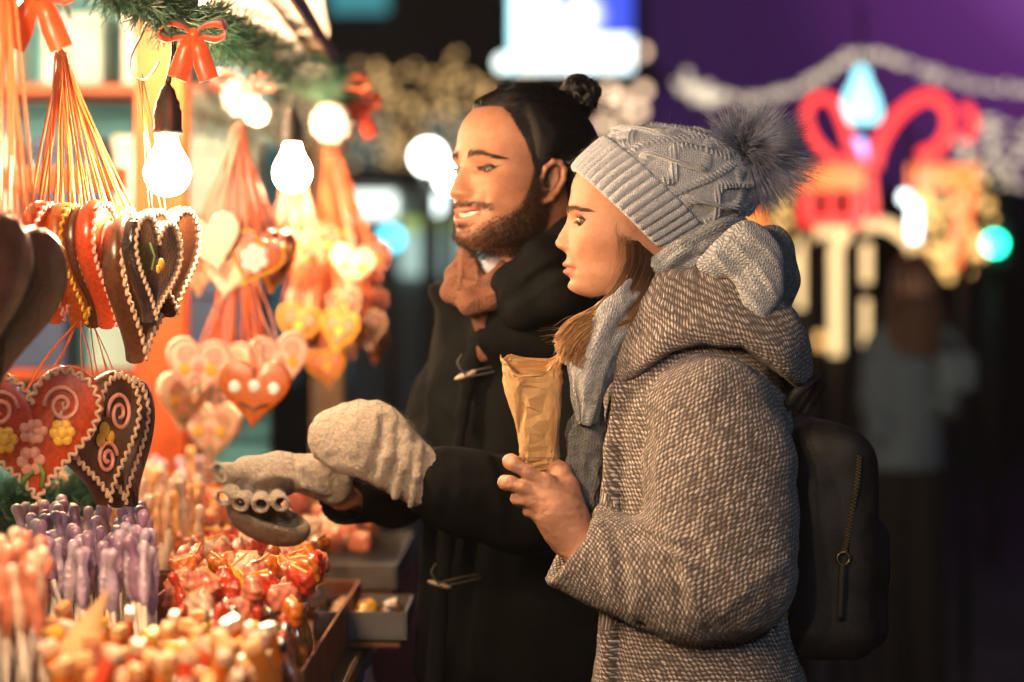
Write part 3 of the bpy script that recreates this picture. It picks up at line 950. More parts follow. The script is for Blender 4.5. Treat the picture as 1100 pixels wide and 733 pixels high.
    return hat


# ---------------------------------------------------------------- hair
def build_woman_hair(person):
    hm = NT('brown_hair'); hm.set(Base_Color=hm.attr(), Roughness=0.42, Specular_IOR_Level=0.5)
    n = 3600; t = RNG.random(n); w = RNG.random(n); dp = RNG.random(n)
    r0 = np.stack([P(668 + 54 * a, 240 + 41 * a, 3.437 + 0.030 * abs(a - 0.3) + 0.012 * b) for a, b in zip(t, dp)])
    r1 = np.stack([P(672 + 38 * a + 4 * b, 283 + 22 * a, 3.412 + 0.02 * b) for a, b in zip(t, dp)])
    r2 = np.stack([P(650 + 38 * a + 9 * (b - .5), 325 + 18 * a, 3.392 + 0.025 * b) for a, b in zip(t, dp)])
    r3 = np.stack([P(618 + 34 * a + 12 * (b - .5), 342 + 10 * a + 10 * c, 3.376 + 0.025 * b) for a, b, c in zip(t, dp, w)])
    r4 = np.stack([P(601 + 31 * a + 12 * (b - .5), 362 + 8 * a + 26 * c * c, 3.368 + 0.03 * b) for a, b, c in zip(t, dp, w)])
    paths = np.stack([catmull(q, 14) for q in np.stack([r0, r1, r2, r3, r4], 1)])
    paths += RNG.normal(0, 0.0011, (n, 1, 3)) * np.linspace(0.2, 2.2, 14)[None, :, None]
    ph = RNG.random((n, 1)) * 6
    paths[:, :, 0] += 0.0016 * np.sin(np.linspace(0, 7, 14)[None] + ph) * np.linspace(0, 1.5, 14)[None]
    a, b, tv, sid = strands(paths, 0.00055, 0.00025)
    rn = (0.25 + 1.35 * RNG.random(n) ** 1.4)[sid]
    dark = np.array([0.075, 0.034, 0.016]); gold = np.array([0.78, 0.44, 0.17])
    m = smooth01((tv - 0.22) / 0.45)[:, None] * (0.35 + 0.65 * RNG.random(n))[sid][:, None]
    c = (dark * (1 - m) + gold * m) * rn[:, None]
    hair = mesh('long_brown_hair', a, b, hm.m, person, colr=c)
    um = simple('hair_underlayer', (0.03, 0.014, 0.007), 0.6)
    mb = MB()
    for off in (0, 0.2):
        pts = catmull(px(0, (676 + off * 100, 240, 3.475, 0), (694, 285, 3.455, 0), (674, 312, 3.445, 0), (655, 338, 3.435, 0), (642, 352, 3.435, 0))[:, :3], 24)
        mb.tube(pts, np.linspace(0.022, 0.010, 24), 14)
    for sd in (0,):
        pts = catmull(px(0, (700, 235, 3.56, 0), (700, 290, 3.565, 0), (672, 325, 3.56, 0), (640, 362, 3.545, 0))[:, :3], 24)
        mb.tube(pts, np.linspace(0.026, 0.012, 24), 14)
    pts = catmull(px(0, (745, 240, 3.50, 0), (748, 290, 3.50, 0), (735, 330, 3.50, 0))[:, :3], 16)
    mb.tube(pts, np.linspace(0.045, 0.03, 16), 14)
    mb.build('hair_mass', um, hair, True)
    # fine wisps in front of the ear and fly-away hairs against the dark coat behind
    q = []
    for i in range(70):
        x = 661 + 16 * RNG.random(); s0 = P(x, 236 + 0.8 * (x - 661), 3.432 + .004 * RNG.random()); m1 = P(x - 1 + 5 * RNG.normal(), 276 + 8 * RNG.random(), 3.424); e = P(x - 12 + 9 * RNG.normal(), 312 + 14 * RNG.random(), 3.412)
        q.append(catmull([s0, m1, e], 14))
    for i in range(16):
        s0 = P(625 + 20 * RNG.random(), 345 + 12 * RNG.random(), 3.41); e = P(575 + 30 * RNG.random(), 350 + 22 * RNG.random(), 3.41)
        md = (s0 + e) / 2 + np.array([0, 0, -0.008 + 0.02 * RNG.random()]); q.append(catmull([s0, md, e], 14))
    a, b, tv, sid = strands(np.array(q), 0.00022, 0.0001); mesh('stray_hair', a, b, simple('stray_hair', (0.3, 0.15, 0.06), 0.5), hair)
    return hair


# ---------------------------------------------------------------- the hand that holds the bag
def woman_hand_f(p):
    K = lambda *r: px(0, *r)
    Y0 = 3.385
    palm = chain(p, K((616, 580, Y0 + 0.012, 0.027), (607, 560, Y0 + 0.006, 0.027), (597, 545, Y0, 0.026), (588, 535, Y0, 0.023)), 0.03)
    palm = smin(palm, chain(p, K((608, 560, Y0 + 0.004, 0.020), (584, 520, Y0 - 0.006, 0.0145)), 0.01), 0.016)
    palm = smin(palm, chain(p, K((612, 570, Y0 + 0.004, 0.020), (588, 550, Y0 - 0.002, 0.0145)), 0.01), 0.016)
    f = palm
    # index, middle, ring, little: knuckle, middle joint, then round the back of the bag
    fingers = [
        K((588, 520, Y0 - 0.008, 0.0118), (568, 508, Y0 - 0.013, 0.0096), (553, 498.5, Y0 - 0.009, 0.0100), (548.5, 496, Y0 - 0.001, 0.0102), (549, 497, Y0 + 0.012, 0.0088), (558, 502, Y0 + 0.036, 0.0084), (574, 508, Y0 + 0.048, 0.0078)),
        K((584, 531, Y0 - 0.007, 0.0118), (562, 524, Y0 - 0.014, 0.0096), (547.5, 519, Y0 - 0.009, 0.0100), (543.5, 518.5, Y0 - 0.001, 0.0102), (544.5, 519.5, Y0 + 0.012, 0.0088), (553, 523, Y0 + 0.038, 0.0084), (572, 526, Y0 + 0.050, 0.0078)),
        K((585, 542, Y0 - 0.005, 0.0114), (571, 539, Y0 - 0.011, 0.0094), (560, 535.5, Y0 - 0.006, 0.0098), (556.5, 536, Y0 + 0.002, 0.0098), (558, 537.5, Y0 + 0.014, 0.0085), (565, 541, Y0 + 0.036, 0.008), (579, 543, Y0 + 0.046, 0.0075)),
        K((591, 554, Y0 - 0.001, 0.0108), (581, 551.5, Y0 - 0.005, 0.0088), (572, 548.5, Y0 - 0.001, 0.0090), (569, 549.5, Y0 + 0.006, 0.0088), (570, 551, Y0 + 0.016, 0.0078), (574, 553, Y0 + 0.034, 0.0074), (583, 555, Y0 + 0.042, 0.007))]
    for g in fingers:
        c = chain(p, g, 0.005)
        f = smin(f, c, 0.0055)
    th = chain(p, K((612, 560, Y0 + 0.012, 0.020), (609, 525, Y0 + 0.014, 0.0165), (602, 508, Y0 + 0.024, 0.0135), (590, 497, Y0 + 0.040, 0.0115), (574, 492, Y0 + 0.052, 0.0095)), 0.012)
    f = smin(f, th, 0.012)
    # tendons over the back of the hand
    for g, r in zip(fingers, (0.0032, 0.0034, 0.003, 0.0028)):
        a = g[0][:3] + np.array([0, -0.006, 0]); b = P(608, 562, Y0 - 0.017)
        f = smin(f, cone(p, a, a * 0.35 + b * 0.65, r, r * 0.4), 0.012)
    for g in fingers:    # knuckles
        f = smin(f, np.linalg.norm(p - (g[0][:3] + np.array([0, -0.0035, 0.001])), axis=1) - 0.0095, 0.008)
    # wrist into the sleeve
    f = smin(f, chain(p, K((612, 573, Y0 + 0.008, 0.027), (640, 597, 3.375, 0.029), (700, 618, 3.345, 0.034)), 0.02), 0.018)
    return f


def build_woman(person):
    v, q, c, sk = build_woman_face(person)
    v2, q2 = mesh_sdf(woman_hand_f, np.array([xW(525), 3.30, zW(640)]), np.array([xW(720), 3.47, zW(465)]), 0.00135)
    n2 = normals(v2, q2)
    # skin creases over the joints, veins and tendons
    for x, y, Yd, a, w in ((550, 497, 3.377, .00045, .009), (545.5, 518.5, 3.377, .00045, .009), (558, 536, 3.38, .0004, .008), (588, 520, 3.372, .0004, .010), (584, 531, 3.374, .0004, .010), (585, 542, 3.376, .0004, .010)):
        rr = np.linalg.norm(v2 - P(x, y, Yd), axis=1); v2 = v2 - n2 * (a * np.exp(-(rr / w) ** 2) * np.cos((v2[:, 0] + .25 * v2[:, 2]) * 2600))[:, None]
    v2 = v2 + n2 * (0.0005 * fbm(v2, 130, 6, 2) + 0.0006 * fbm(v2 * [1, 1, 2.2], 60, 7, 2))[:, None]
    c2 = np.tile([0.46, 0.255, 0.17], (len(v2), 1)) * (1 + 0.10 * fbm(v2, 60, 2, 3))[:, None]
    # redder knuckles and fingertips
    for x, y, Yd in ((586, 521, 3.375), (583, 531, 3.376), (584, 542, 3.379), (590, 554, 3.383), (549, 497, 3.378), (544, 519, 3.378), (557, 537, 3.38), (568, 551, 3.385)):
        w = np.exp(-(np.linalg.norm(v2 - P(x, y, Yd), axis=1) / 0.011) ** 2)[:, None] * 0.4
        c2 = c2 * (1 - w) + np.array([0.42, 0.17, 0.10]) * w
    def tor(p):
        t = ellipsoid(p, (xW(745), WY, 1.12), (0.10, 0.15, 0.24))
        t = smin(t, cone(p, WH.world(-0.055, 0, -0.09), (xW(740), WY, 1.22), 0.056, 0.09), 0.04)
        t = smin(t, chain(p, np.vstack([W_UP * [1, 1, 1, 0.45], W_FORE[1:-1] * [1, 1, 1, 0.45]]), 0.02), 0.03)
        return t
    v3, q3 = mesh_sdf(tor, np.array([xW(600), 3.2, 0.8]), np.array([xW(860), 3.75, zW(290)]), 0.012)
    c3 = np.tile([0.6, 0.36, 0.25], (len(v3), 1))
    V = np.concatenate([v, v2, v3]); Q = np.concatenate([q, q2 + len(v), q3 + len(v) + len(v2)])
    mesh('body', V, Q, sk, person, colr=np.concatenate([c, c2, c3]))
    em = NT('eye_surface'); em.set(Base_Color=em.attr('Col'), Roughness=0.3, Specular_IOR_Level=0.25)
    hm = simple('dark_brow_hair', (0.085, 0.043, 0.025), 0.8)
    for sd in (1, -1):
        WH.eyeball('eye', sd, person, em.m, WH.f * 0.93 + WH.l * 0.36 - np.array([0, 0, 0.12]))
        a, b, _, _ = strands(brow_strands(WH, sd, 0.1240, 0.0026, 0.009, 0.050, 330, 0.0027, 0.007), 0.00026); mesh('eyebrow', a, b, hm, person)
        a, b, _, _ = strands(np.concatenate([lash_strands(WH, sd, 90, 0.0075), lash_strands(WH, sd, 50, 0.003, False)]), 0.00042); mesh('eyelashes', a, b, hm, person)
# ================================================================ the man
MHY = 3.74
M_AX = P(556, 270, MHY)
M_PROF = [
    (-0.004, 0.074, 0.034, 0.060), (0.003, 0.0885, 0.043, 0.066), (0.0135, 0.0985, 0.052, 0.074), (0.026, 0.0965, 0.059, 0.080),
    (0.045, 0.0975, 0.064, 0.087), (0.064, 0.0985, 0.068, 0.092), (0.085, 0.0965, 0.070, 0.096), (0.108, 0.0960, 0.071, 0.099),
    (0.125, 0.0995, 0.0725, 0.101), (0.145, 0.0955, 0.0735, 0.102), (0.165, 0.0905, 0.073, 0.101)]
M_NOSE = [(0.059, 0.0985, 0.012), (0.063, 0.1030, 0.013), (0.0665, 0.1095, 0.0135), (0.070, 0.1160, 0.014), (0.0745, 0.1190, 0.0135), (0.079, 0.1178, 0.0125),
          (0.085, 0.1150, 0.0110), (0.092, 0.1120, 0.010), (0.100, 0.1075, 0.0095), (0.109, 0.1020, 0.0095), (0.121, 0.0995, 0.011)]
M_Q = dict(liner=0.85, ztop=0.222, z0=0.150, n=2.3, ala=0.0066, alas=0.0150, alaz=0.0725,
           eye=dict(s=0.0320, half=0.0128, z=0.1070, up=0.0008, dn=0.0017, tilt=0.03, f=0.0745, r=0.0125),
           mouth=dict(z=0.0430, half=0.0290, uh=0.0070, lh=0.0082, ua=0.0052, la=0.0070, curl=0.0050, open=0.0042),
           bumps=[(-0.0035, 0.052, 0.056, 0.014, 0.016), (-0.0028, 0.062, 0.135, 0.012, 0.018), (0.0030, 0.032, 0.0985, 0.014, 0.006), (-0.0105, 0.0285, 0.1085, 0.0125, 0.0088), (0.0045, 0.026, 0.1235, 0.02, 0.0065), (0.0060, 0.047, 0.083, 0.017, 0.013),
                  (0.0040, 0.0, 0.0125, 0.018, 0.011), (-0.0025, 0.0, 0.0235, 0.024, 0.005), (-0.0035, 0.037, 0.060, 0.0045, 0.014),
                  (0.0035, 0.044, 0.055, 0.010, 0.014)],
           jaw=[(-0.06, 0.040), (-0.03, 0.024), (0.0, 0.012), (0.03, 0.001), (0.06, -0.004), (0.09, -0.002)])
MH = Head(M_AX, -53, 1.10, M_PROF, M_NOSE, M_Q, 3)


def ear_f(H, p, side):
    """outer ear: curled rim, hollow, lobe"""
    W = lambda f, l, z: H.world(f + 0.011, side * (l - 0.004), z)
    rim = [(0.004, 0.070, 0.088), (0.006, 0.0745, 0.099), (0.003, 0.0785, 0.112), (-0.006, 0.083, 0.121), (-0.017, 0.0855, 0.121), (-0.0245, 0.086, 0.112), (-0.0245, 0.0845, 0.098), (-0.018, 0.081, 0.083), (-0.010, 0.077, 0.072), (-0.002, 0.074, 0.067)]
    rr = [0.0034, 0.0036, 0.0038, 0.0040, 0.0042, 0.0042, 0.0040, 0.0042, 0.0052, 0.0046]
    r = chain(p, np.array([(*W(*a), b * H.k) for a, b in zip(rim, rr)]), 0.003)
    inner = chain(p, np.array([(*W(-0.016, 0.081, 0.110), 0.003), (*W(-0.016, 0.081, 0.098), 0.0034), (*W(-0.009, 0.078, 0.086), 0.0032), (*W(0.001, 0.0755, 0.083), 0.003)]), 0.003)
    R = np.stack([H.f * 0.93 - H.l * side * 0.36, H.l * side * 0.93 + H.f * 0.36, H.u], 1)
    plate = ellipsoid(p, W(-0.010, 0.0755, 0.096), (0.017 * H.k, 0.0032 * H.k, 0.026 * H.k), R)
    f = smin(smin(r, plate, 0.003), inner, 0.003)
    return smax(f, -ellipsoid(p, W(-0.004, 0.080, 0.091), (0.0075, 0.006, 0.009), R), 0.003)


def beard_mask(th, z):
    """0..1 over angle from the front and height"""
    a = np.abs(th)
    sl = 0.075 * np.sin(np.minimum(a, PI / 2))
    top = np.interp(a, [0, 0.25, 0.45, 0.72, 0.93, 1.06, 1.18, 1.4, 1.75], [0.027, 0.028, 0.036, 0.045, 0.058, 0.078, 0.115, 0.13, 0.03])
    m = smooth01((top - z + 0.004 * np.sin(a * 47) * np.cos(z * 900)) / 0.021 + 0.40) * smooth01((1.66 - a) / 0.12) * smooth01((z + 0.02) / 0.006)
    mou = np.exp(-((z - (0.0585 - 0.10 * sl)) / 0.0055) ** 4) * smooth01((0.039 - sl) / 0.004) * 0.85
    soul = np.exp(-((z - 0.028) / 0.006) ** 2) * np.exp(-(sl / 0.010) ** 2)
    thin = 1 - 0.45 * np.exp(-(sl / 0.030) ** 2)
    return np.clip(np.maximum(np.maximum(m * thin, mou), soul), 0, 1)


def hairline(th):
    """height of the hair edge over the angle"""
    a = np.abs(th)
    return np.interp(a, [0, 0.3, 0.5, 0.68, 0.86, 0.98, 1.10, 1.22, 1.36, 1.55, 1.75, 1.9, 2.2, 3.2], [0.199, 0.199, 0.198, 0.187, 0.165, 0.150, 0.128, 0.098, 0.090, 0.105, 0.128, 0.10, 0.045, 0.030])


def build_man_head(person):
    sk = skin_mat('man_skin', None)
    nk0 = MH.world(-0.030, 0, 0.03); nk1 = MH.world(-0.052, 0, -0.045)
    def f(p):
        h = MH.skin(p)
        h = smin(h, cone(p, nk0, nk1, 0.062, 0.066), 0.02)
        for sd in (1, -1): h = smin(h, ear_f(MH, p, sd), 0.004)
        return h
    lo = M_AX - np.array([0.15, 0.15, 0.14]); hi = M_AX + np.array([0.15, 0.15, 0.26])
    v, q = mesh_sdf(f, lo, hi, 0.0015)
    c = skin_colour(MH, v, (0.37, 0.19, 0.118), (0.36, 0.13, 0.10), (0.35, 0.145, 0.082))
    th, z, rho = MH.polar(v)
    r0 = MH.R(th, z)
    on = (np.abs(rho - r0) < 0.004)
    st = beard_mask(th, z) * on
    hl = smooth01((z - hairline(th)) / 0.016 + 0.55) * on
    st = np.maximum(0.74 * st, 0.9 * hl)[:, None]
    c = c * (1 - st) + np.array([0.055, 0.033, 0.022]) * st
    # body below the clothes
    def tor(p):
        t = ellipsoid(p, MB_C + np.array([0, 0, 1.10]), (0.14, 0.10, 0.22))
        t = smin(t, cone(p, nk1 + np.array([0, 0, 0.03]), MB_C + np.array([0, 0, 1.24]), 0.060, 0.07), 0.03)
        return smin(t, smin(chain(p, M_LARM * [1, 1, 1, 0.5], 0.02), chain(p, M_RARM * [1, 1, 1, 0.5], 0.02), 0.01), 0.03)
    v3, q3 = mesh_sdf(tor, MB_C + np.array([-0.40, -0.48, 0.8]), MB_C + np.array([0.3, 0.35, 1.5]), 0.013)
    V = np.concatenate([v, v3]); Q = np.concatenate([q, q3 + len(v)])
    mesh('body', V, Q, sk, person, colr=np.concatenate([c, np.tile([0.55, 0.32, 0.22], (len(v3), 1))]))
    em = NT('man_eye_surface'); em.set(Base_Color=em.attr('Col'), Roughness=0.3, Specular_IOR_Level=0.25)
    hm = simple('near_black_hair', (0.022, 0.014, 0.010), 0.6)
    for sd in (1, -1):
        MH.eyeball('eye', sd, person, em.m, MH.f * 0.9 + MH.l * 0.12 - np.array([0, 0, 0.30]))
        a, b, _, _ = strands(brow_strands(MH, sd, 0.1245, 0.0020, 0.010, 0.050, 310, 0.0030, 0.008), 0.00025); mesh('eyebrow', a, b, hm, person)
        a, b, _, _ = strands(np.concatenate([lash_strands(MH, sd, 90, 0.007), lash_strands(MH, sd, 50, 0.003, False)]), 0.00045); mesh('eyelashes', a, b, hm, person)
    # upper teeth
    n = 60; sl = np.linspace(-0.026, 0.026, n); rows = []
    for zz, d in ((0.0405, 0.0), (0.0425, 0.0012), (0.045, 0.0014), (0.049, 0.0006), (0.052, -0.001)):
        bump = 0.0007 * np.abs(np.sin(sl * PI / 0.0078)) ** 0.4
        curl = 0.0055 * (sl / 0.025) ** 2 * 0.8
        rows.append(MH.world(0.0935 - 14.0 * sl ** 2 + d + bump, sl, zz + curl))
    V = np.concatenate(rows); Fq = np.array([(i * n + j, i * n + j + 1, (i + 1) * n + j + 1, (i + 1) * n + j) for i in range(4) for j in range(n - 1)])
    mesh('teeth', V, Fq, simple('tooth_enamel', (0.42, 0.36, 0.30), 0.25, 0.04), person)
    # beard and moustache
    N = 30000; th = RNG.uniform(-1.75, 1.75, N); z = RNG.uniform(-0.012, 0.14, N)
    k = beard_mask(th, z) > RNG.random(N) * 0.95 + 0.05
    m = M_Q['mouth']; sl = np.abs(0.09 * np.sin(th)); zl = m['z'] + m['curl'] * (sl / 0.025) ** 2
    k &= ~((z - zl > -0.0125) & (z - zl < 0.0088) & (sl < 0.028))
    th = th[k]; z = z[k]; n = len(th)
    a0 = MH.surf(th, z, -0.0005); nrm = MH.surf(th, z, 0.006) - a0; nrm /= np.linalg.norm(nrm, axis=1)[:, None]
    L = 0.0048 * (0.6 + 0.6 * RNG.random(n))
    dr = nrm * 0.55 - MH.u * 0.75 + RNG.normal(0, 0.22, (n, 3)) - MH.f * 0.15 * np.abs(np.sin(th))[:, None]
    kk = np.linspace(0, 1, 4)[None, :, None]
    p = a0[:, None] + kk * L[:, None, None] * (nrm * 0.5)[:, None] + kk ** 1.4 * L[:, None, None] * dr[:, None]
    a, b, _, _ = strands(p, 0.00030, 0.00012); mesh('beard', a, b, simple('beard_hair', (0.026, 0.015, 0.010), 0.45), person)
    # hair drawn back into a bun
    hm2 = simple('black_hair', (0.0075, 0.006, 0.0062), 0.40)
    def cap(p):
        th, z, rho = MH.polar(p)
        e = z - hairline(th)
        t = -0.0018 + 0.0120 * smooth01(e / 0.062) + 0.003 * np.clip((z - 0.15) / 0.05, 0, 1)
        f_ = (rho - MH.R(th, np.minimum(z, MH.ztop - 1e-4)) - t)
        f_ = np.where(z > MH.ztop, np.hypot(rho * 0.6, z - MH.ztop) - 0.010, f_)
        return smax(f_ * 0.55, -e * 0.8, 0.003)
    v, q = mesh_sdf(cap, lo, hi, 0.0026)
    v, q = largest(v, q); v = relax(v, q, 2)
    bun = P(623, 103, 3.82)
    hair = mesh('black_hair', v, q, simple('black_hair_mass', (0.006, 0.005, 0.0052), 0.85), person)
    n = 9500
    th = np.sign(RNG.random(n) - 0.5) * RNG.uniform(0, PI, n); z = hairline(th) - 0.003 + 0.10 * RNG.random(n) ** 2.4
    z = np.minimum(z, 0.214)
    s0 = MH.surf(th, z, 0.0005); K = 14; t = np.linspace(0, 1, K)[None, :, None]
    tgt = bun + np.array([-0.012, 0, -0.008])
    pts = s0[:, None] * (1 - t) + (tgt + RNG.normal(0, 0.006, (n, 3)))[:, None] * t
    for it in range(2):
        fl = pts.reshape(-1, 3); T_, Z_, Rr = MH.polar(fl)
        zc = np.minimum(Z_, MH.ztop - 0.004)
        ramp = np.tile(smooth01(np.linspace(0, 1, K) / 0.42), n); e_ = np.clip(zc - hairline(T_), 0, 1)
        want = MH.R(T_, zc) + 0.0008 + np.minimum(0.0138 * ramp, 0.0005 + 0.0128 * smooth01(e_ / 0.060) + 0.003 * np.clip((zc - 0.15) / 0.05, 0, 1))
        up = np.where(Z_ > MH.ztop - 0.02, 0.006, 0)
        push = Rr < want
        f_, l_, z_ = MH.local(fl); g = np.where(push, want / np.maximum(Rr, 1e-4), 1)
        g = np.minimum(g, 3)
        fl = MH.world(f_ * g, l_ * g, z_ + up * push)
        pts = fl.reshape(n, K, 3)
    off = (0.0016 * RNG.random((n, 1)) - 0.0006)[..., None]
    cen = MH.world(-0.01, 0, 0.12); dd = pts - cen; dd /= np.linalg.norm(dd, axis=2)[..., None]
    pts[:, :3] = s0[:, None] * (1 - np.linspace(0, 1, 3)[None, :, None] * 0) * 0 + pts[:, :3]
    pts = pts + dd * off
    pts[:, 0] = s0
    a, b, _, _ = strands(pts, 0.00042, 0.0004); mesh('combed_strands', a, b, hm2, hair)
    mb = MB()
    for i in range(46):
        ax = RNG.normal(size=3); ax /= np.linalg.norm(ax); e1 = np.cross(ax, [0.3, 0.2, 1]); e1 /= np.linalg.norm(e1); e2 = np.cross(ax, e1)
        r = 0.020 + 0.009 * RNG.random(); an = np.linspace(0, 2 * PI * 0.8, 26) + RNG.random() * 6
        pts = bun + ax * RNG.normal(0, 0.010) + np.outer(np.cos(an), e1) * r + np.outer(np.sin(an), e2) * r * 0.85 + RNG.normal(0, 0.0008, (26, 3))
        mb.tube(pts, 0.0042 * np.sin(np.linspace(0.25, PI - 0.25, 26)) + 0.0008, 7)
    v, q = mesh_sdf(lambda p: np.linalg.norm(p - bun, axis=1) - 0.023, bun - 0.03, bun + 0.03, 0.003)
    b_ = mb.build('hair_bun', hm2, hair, True)
    # loose ends
    q_ = []
    for i in range(220):
        d = RNG.normal(size=3) + np.array([0.5, 0, 0.1]); d /= np.linalg.norm(d)
        k1 = np.linspace(0, 1, 6)[:, None]; q_.append(bun + d * 0.022 + k1 * d * 0.022 * RNG.random() + k1 ** 2 * RNG.normal(0, 0.010, 3))
    a, b, _, _ = strands(np.array(q_), 0.00035, 0.0001); mesh('loose_hair', a, b, hm2, hair)


# ---------------------------------------------------------------- duffle coat, mittens
MB_C = np.array([P(572, 0, 3.95)[0], 3.95, 0.0])
M_F = np.array([math.sin(math.radians(-60)), -math.cos(math.radians(60)), 0]); M_L = np.cross([0, 0, 1.0], M_F)
zM = lambda y: CZ - (y - 366.5) * 3.95 / F
M_ROWS = dense([(zM(1150), 0, 0.0, 0.24, 0.20), (zM(733), 0, 0.01, 0.215, 0.175), (zM(600), 0, 0.01, 0.20, 0.16), (zM(500), 0, 0.01, 0.20, 0.15), (zM(410), 0, 0.02, 0.195, 0.140),
                (zM(370), 0, 0.03, 0.175, 0.125), (zM(335), 0, 0.05, 0.115, 0.115), (zM(308), 0, 0.09, 0.085, 0.10), (zM(298), 0, 0.09, 0.05, 0.07)], 50)
M_LARM = px(0, (634, 362, 3.80, 0.080), (640, 450, 3.79, 0.078), (618, 545, 3.71, 0.074), (560, 541, 3.655, 0.069), (500, 530, 3.62, 0.058), (448, 516, 3.60, 0.046))
M_RARM = px(0, (524, 366, 4.11, 0.072), (487, 430, 4.10, 0.068), (462, 505, 3.98, 0.062), (420, 530, 3.82, 0.050), (366, 536, 3.70, 0.042))


def build_man_clothes(person):
    wool = NT('navy_duffle_wool')
    fine = wool.noise(wool.coord(), 420, 4, 0.7); big = wool.noise(wool.coord(), 9, 3)
    wool.set(Base_Color=wool.ramp(wool.math('ADD', wool.math('MULTIPLY', fine, 0.7), wool.math('MULTIPLY', big, 0.3)), (0.35, (0.003, 0.0036, 0.004)), (0.7, (0.0105, 0.012, 0.0125))), Roughness=1.0, Specular_IOR_Level=0.03)
    wool.bump(fine, 0.5, 0.002); wool = wool.m
    basis = np.stack([M_L, M_F, [0, 0, 1.0]], 1)
    e0 = M_LARM[-1][:3]; d0 = e0 - M_LARM[-2][:3]; d0 /= np.linalg.norm(d0)
    e1 = M_RARM[-1][:3]; d1 = e1 - M_RARM[-2][:3]; d1 /= np.linalg.norm(d1)
    def cf(p):
        f = loft((p - MB_C) @ basis, M_ROWS)
        f = smin(f, ellipsoid(p, P(596, 352, 3.79), (0.13, 0.10, 0.075)), 0.04)
        a = chain(p, M_LARM, 0.03); a = smax(a, (p - e0) @ d0, 0.008); a = smax(a, -cone(p, e0 + d0 * 0.02, e0 - d0 * 0.06, 0.040, 0.034), 0.005)
        b = chain(p, M_RARM, 0.03); b = smax(b, (p - e1) @ d1, 0.006); b = smax(b, -cone(p, e1 + d1 * 0.02, e1 - d1 * 0.08, 0.035, 0.03), 0.004)
        f = smin(smin(f, a, 0.012), b, 0.012)
        # overlapping front edge, seen from the collar to the hem
        q = [(532, 335, 3.80), (512, 400, 3.795), (496, 500, 3.785), (482, 620, 3.775), (474, 733, 3.765), (462, 1000, 3.74)]
        for (a0, a1) in zip(q[:-1], q[1:]):
            f = smin(f, cone(p, P(*a0) + M_F * 0.012, P(*a1) + M_F * 0.012, 0.012, 0.012), 0.010)
        # folds down the front
        for x0, x1, Y in ((545, 520, 3.80), (580, 555, 3.83), (470, 455, 3.93)):
            f = smin(f, cone(p, P(x0, 420, Y), P(x1, 720, Y - 0.03), 0.008, 0.014), 0.03)
        return f
    v, q = mesh_sdf(cf, np.array([-0.36, 3.45, zM(1150) - 0.03]), np.array([0.32, 4.30, zM(280)]), 0.006)
    n = normals(v, q); v = v + n * (0.005 * fbm(v, 9, 6, 2) + 0.002 * fbm(v, 30, 7, 2) + folds(v, 3.6, ((476, 482, 466, 556, .006), (492, 486, 486, 560, .005), (520, 490, 540, 585, .007), (548, 495, 578, 575, .007), (580, 490, 610, 560, .006), (440, 470, 470, 540, .006), (455, 430, 500, 465, .006)), .011, 0.35))[:, None]
    coat = mesh('duffle_coat', v, q, wool, person)
    # standing collar with the hood bunched behind it
    def kf(p):
        ring = px(0, (528, 332, 3.765, 0.018), (546, 302, 3.700, 0.022), (580, 276, 3.662, 0.026), (616, 258, 3.690, 0.030), (632, 256, 3.80, 0.034), (610, 268, 3.88, 0.03), (550, 288, 3.90, 0.026), (508, 305, 3.87, 0.020))
        low = px(0, (538, 348, 3.765, 0.020), (565, 330, 3.685, 0.027), (602, 312, 3.660, 0.033), (632, 304, 3.71, 0.040), (640, 304, 3.83, 0.046), (606, 312, 3.94, 0.044), (546, 318, 3.98, 0.04), (500, 328, 3.95, 0.026))
        f = smin(chain(p, ring, 0.02), chain(p, low, 0.02), 0.03)
        f = smin(f, chain(p, px(0, (650, 312, 3.84, 0.045), (645, 335, 3.90, 0.06), (630, 345, 4.0, 0.06)), 0.03), 0.04)
        return smin(f, chain(p, px(0, (532, 328, 3.79, 0.012), (520, 355, 3.785, 0.012), (509, 385, 3.785, 0.010)), 0.01), 0.012)
    v, q = mesh_sdf(kf, np.array([-0.14, 3.56, P(0, 400, 3.6)[2]]), np.array([0.30, 4.12, P(0, 225, 3.8)[2]]), 0.005)
    n = normals(v, q); v = v + n * (0.004 * fbm(v, 15, 12, 2) + folds(v, 3.66, ((548, 312, 622, 268, .006), (556, 330, 640, 288, .005), (536, 330, 552, 296, .004)), .006, .2) - folds(v, 3.66, ((545, 322, 632, 278, .006), (566, 300, 600, 282, .004)), .005, .2))[:, None]
    mesh('collar', v, q, wool, coat)
    # toggles with cord loops
    horn = simple('horn_toggle', (0.30, 0.24, 0.18), 0.35, 0.3, 60); cord = simple('toggle_cord', (0.03, 0.03, 0.03), 0.7)
    for (x, y, Y) in ((500, 403, 3.775), (472, 628, 3.755)):
        c = P(x, y, Y); d = np.array([0.022, -0.004, 0.009]) if y < 500 else np.array([0.024, -0.004, -0.006])
        t = np.linspace(-1, 1, 13)
        g, h_, _ = sweep_geo(c + t[:, None] * d * 0.75, 0.0048 * np.sqrt(1 - 0.88 * t ** 2), 0.0048 * np.sqrt(1 - 0.88 * t ** 2), 10)
        tg = mesh('toggle', g, h_, horn, coat)
        for s in (0.003, -0.003):
            pts = catmull([c + [0, -0.004, s], c + [0.03, 0.0, 0.006 + s * 1.4], c + [0.055, 0.012, 0.010 + s], c + [0.075, 0.03, 0.008 + s * 0.4]], 16)
            g, h_, _ = sweep_geo(pts, 0.0019, 0.0019, 6); mesh('cord_loop', g, h_, cord, tg)
        pts = catmull([c + [0, -0.004, 0], c + [-0.012, -0.002, 0.018], c + [-0.006, 0.004, 0.032]], 12)
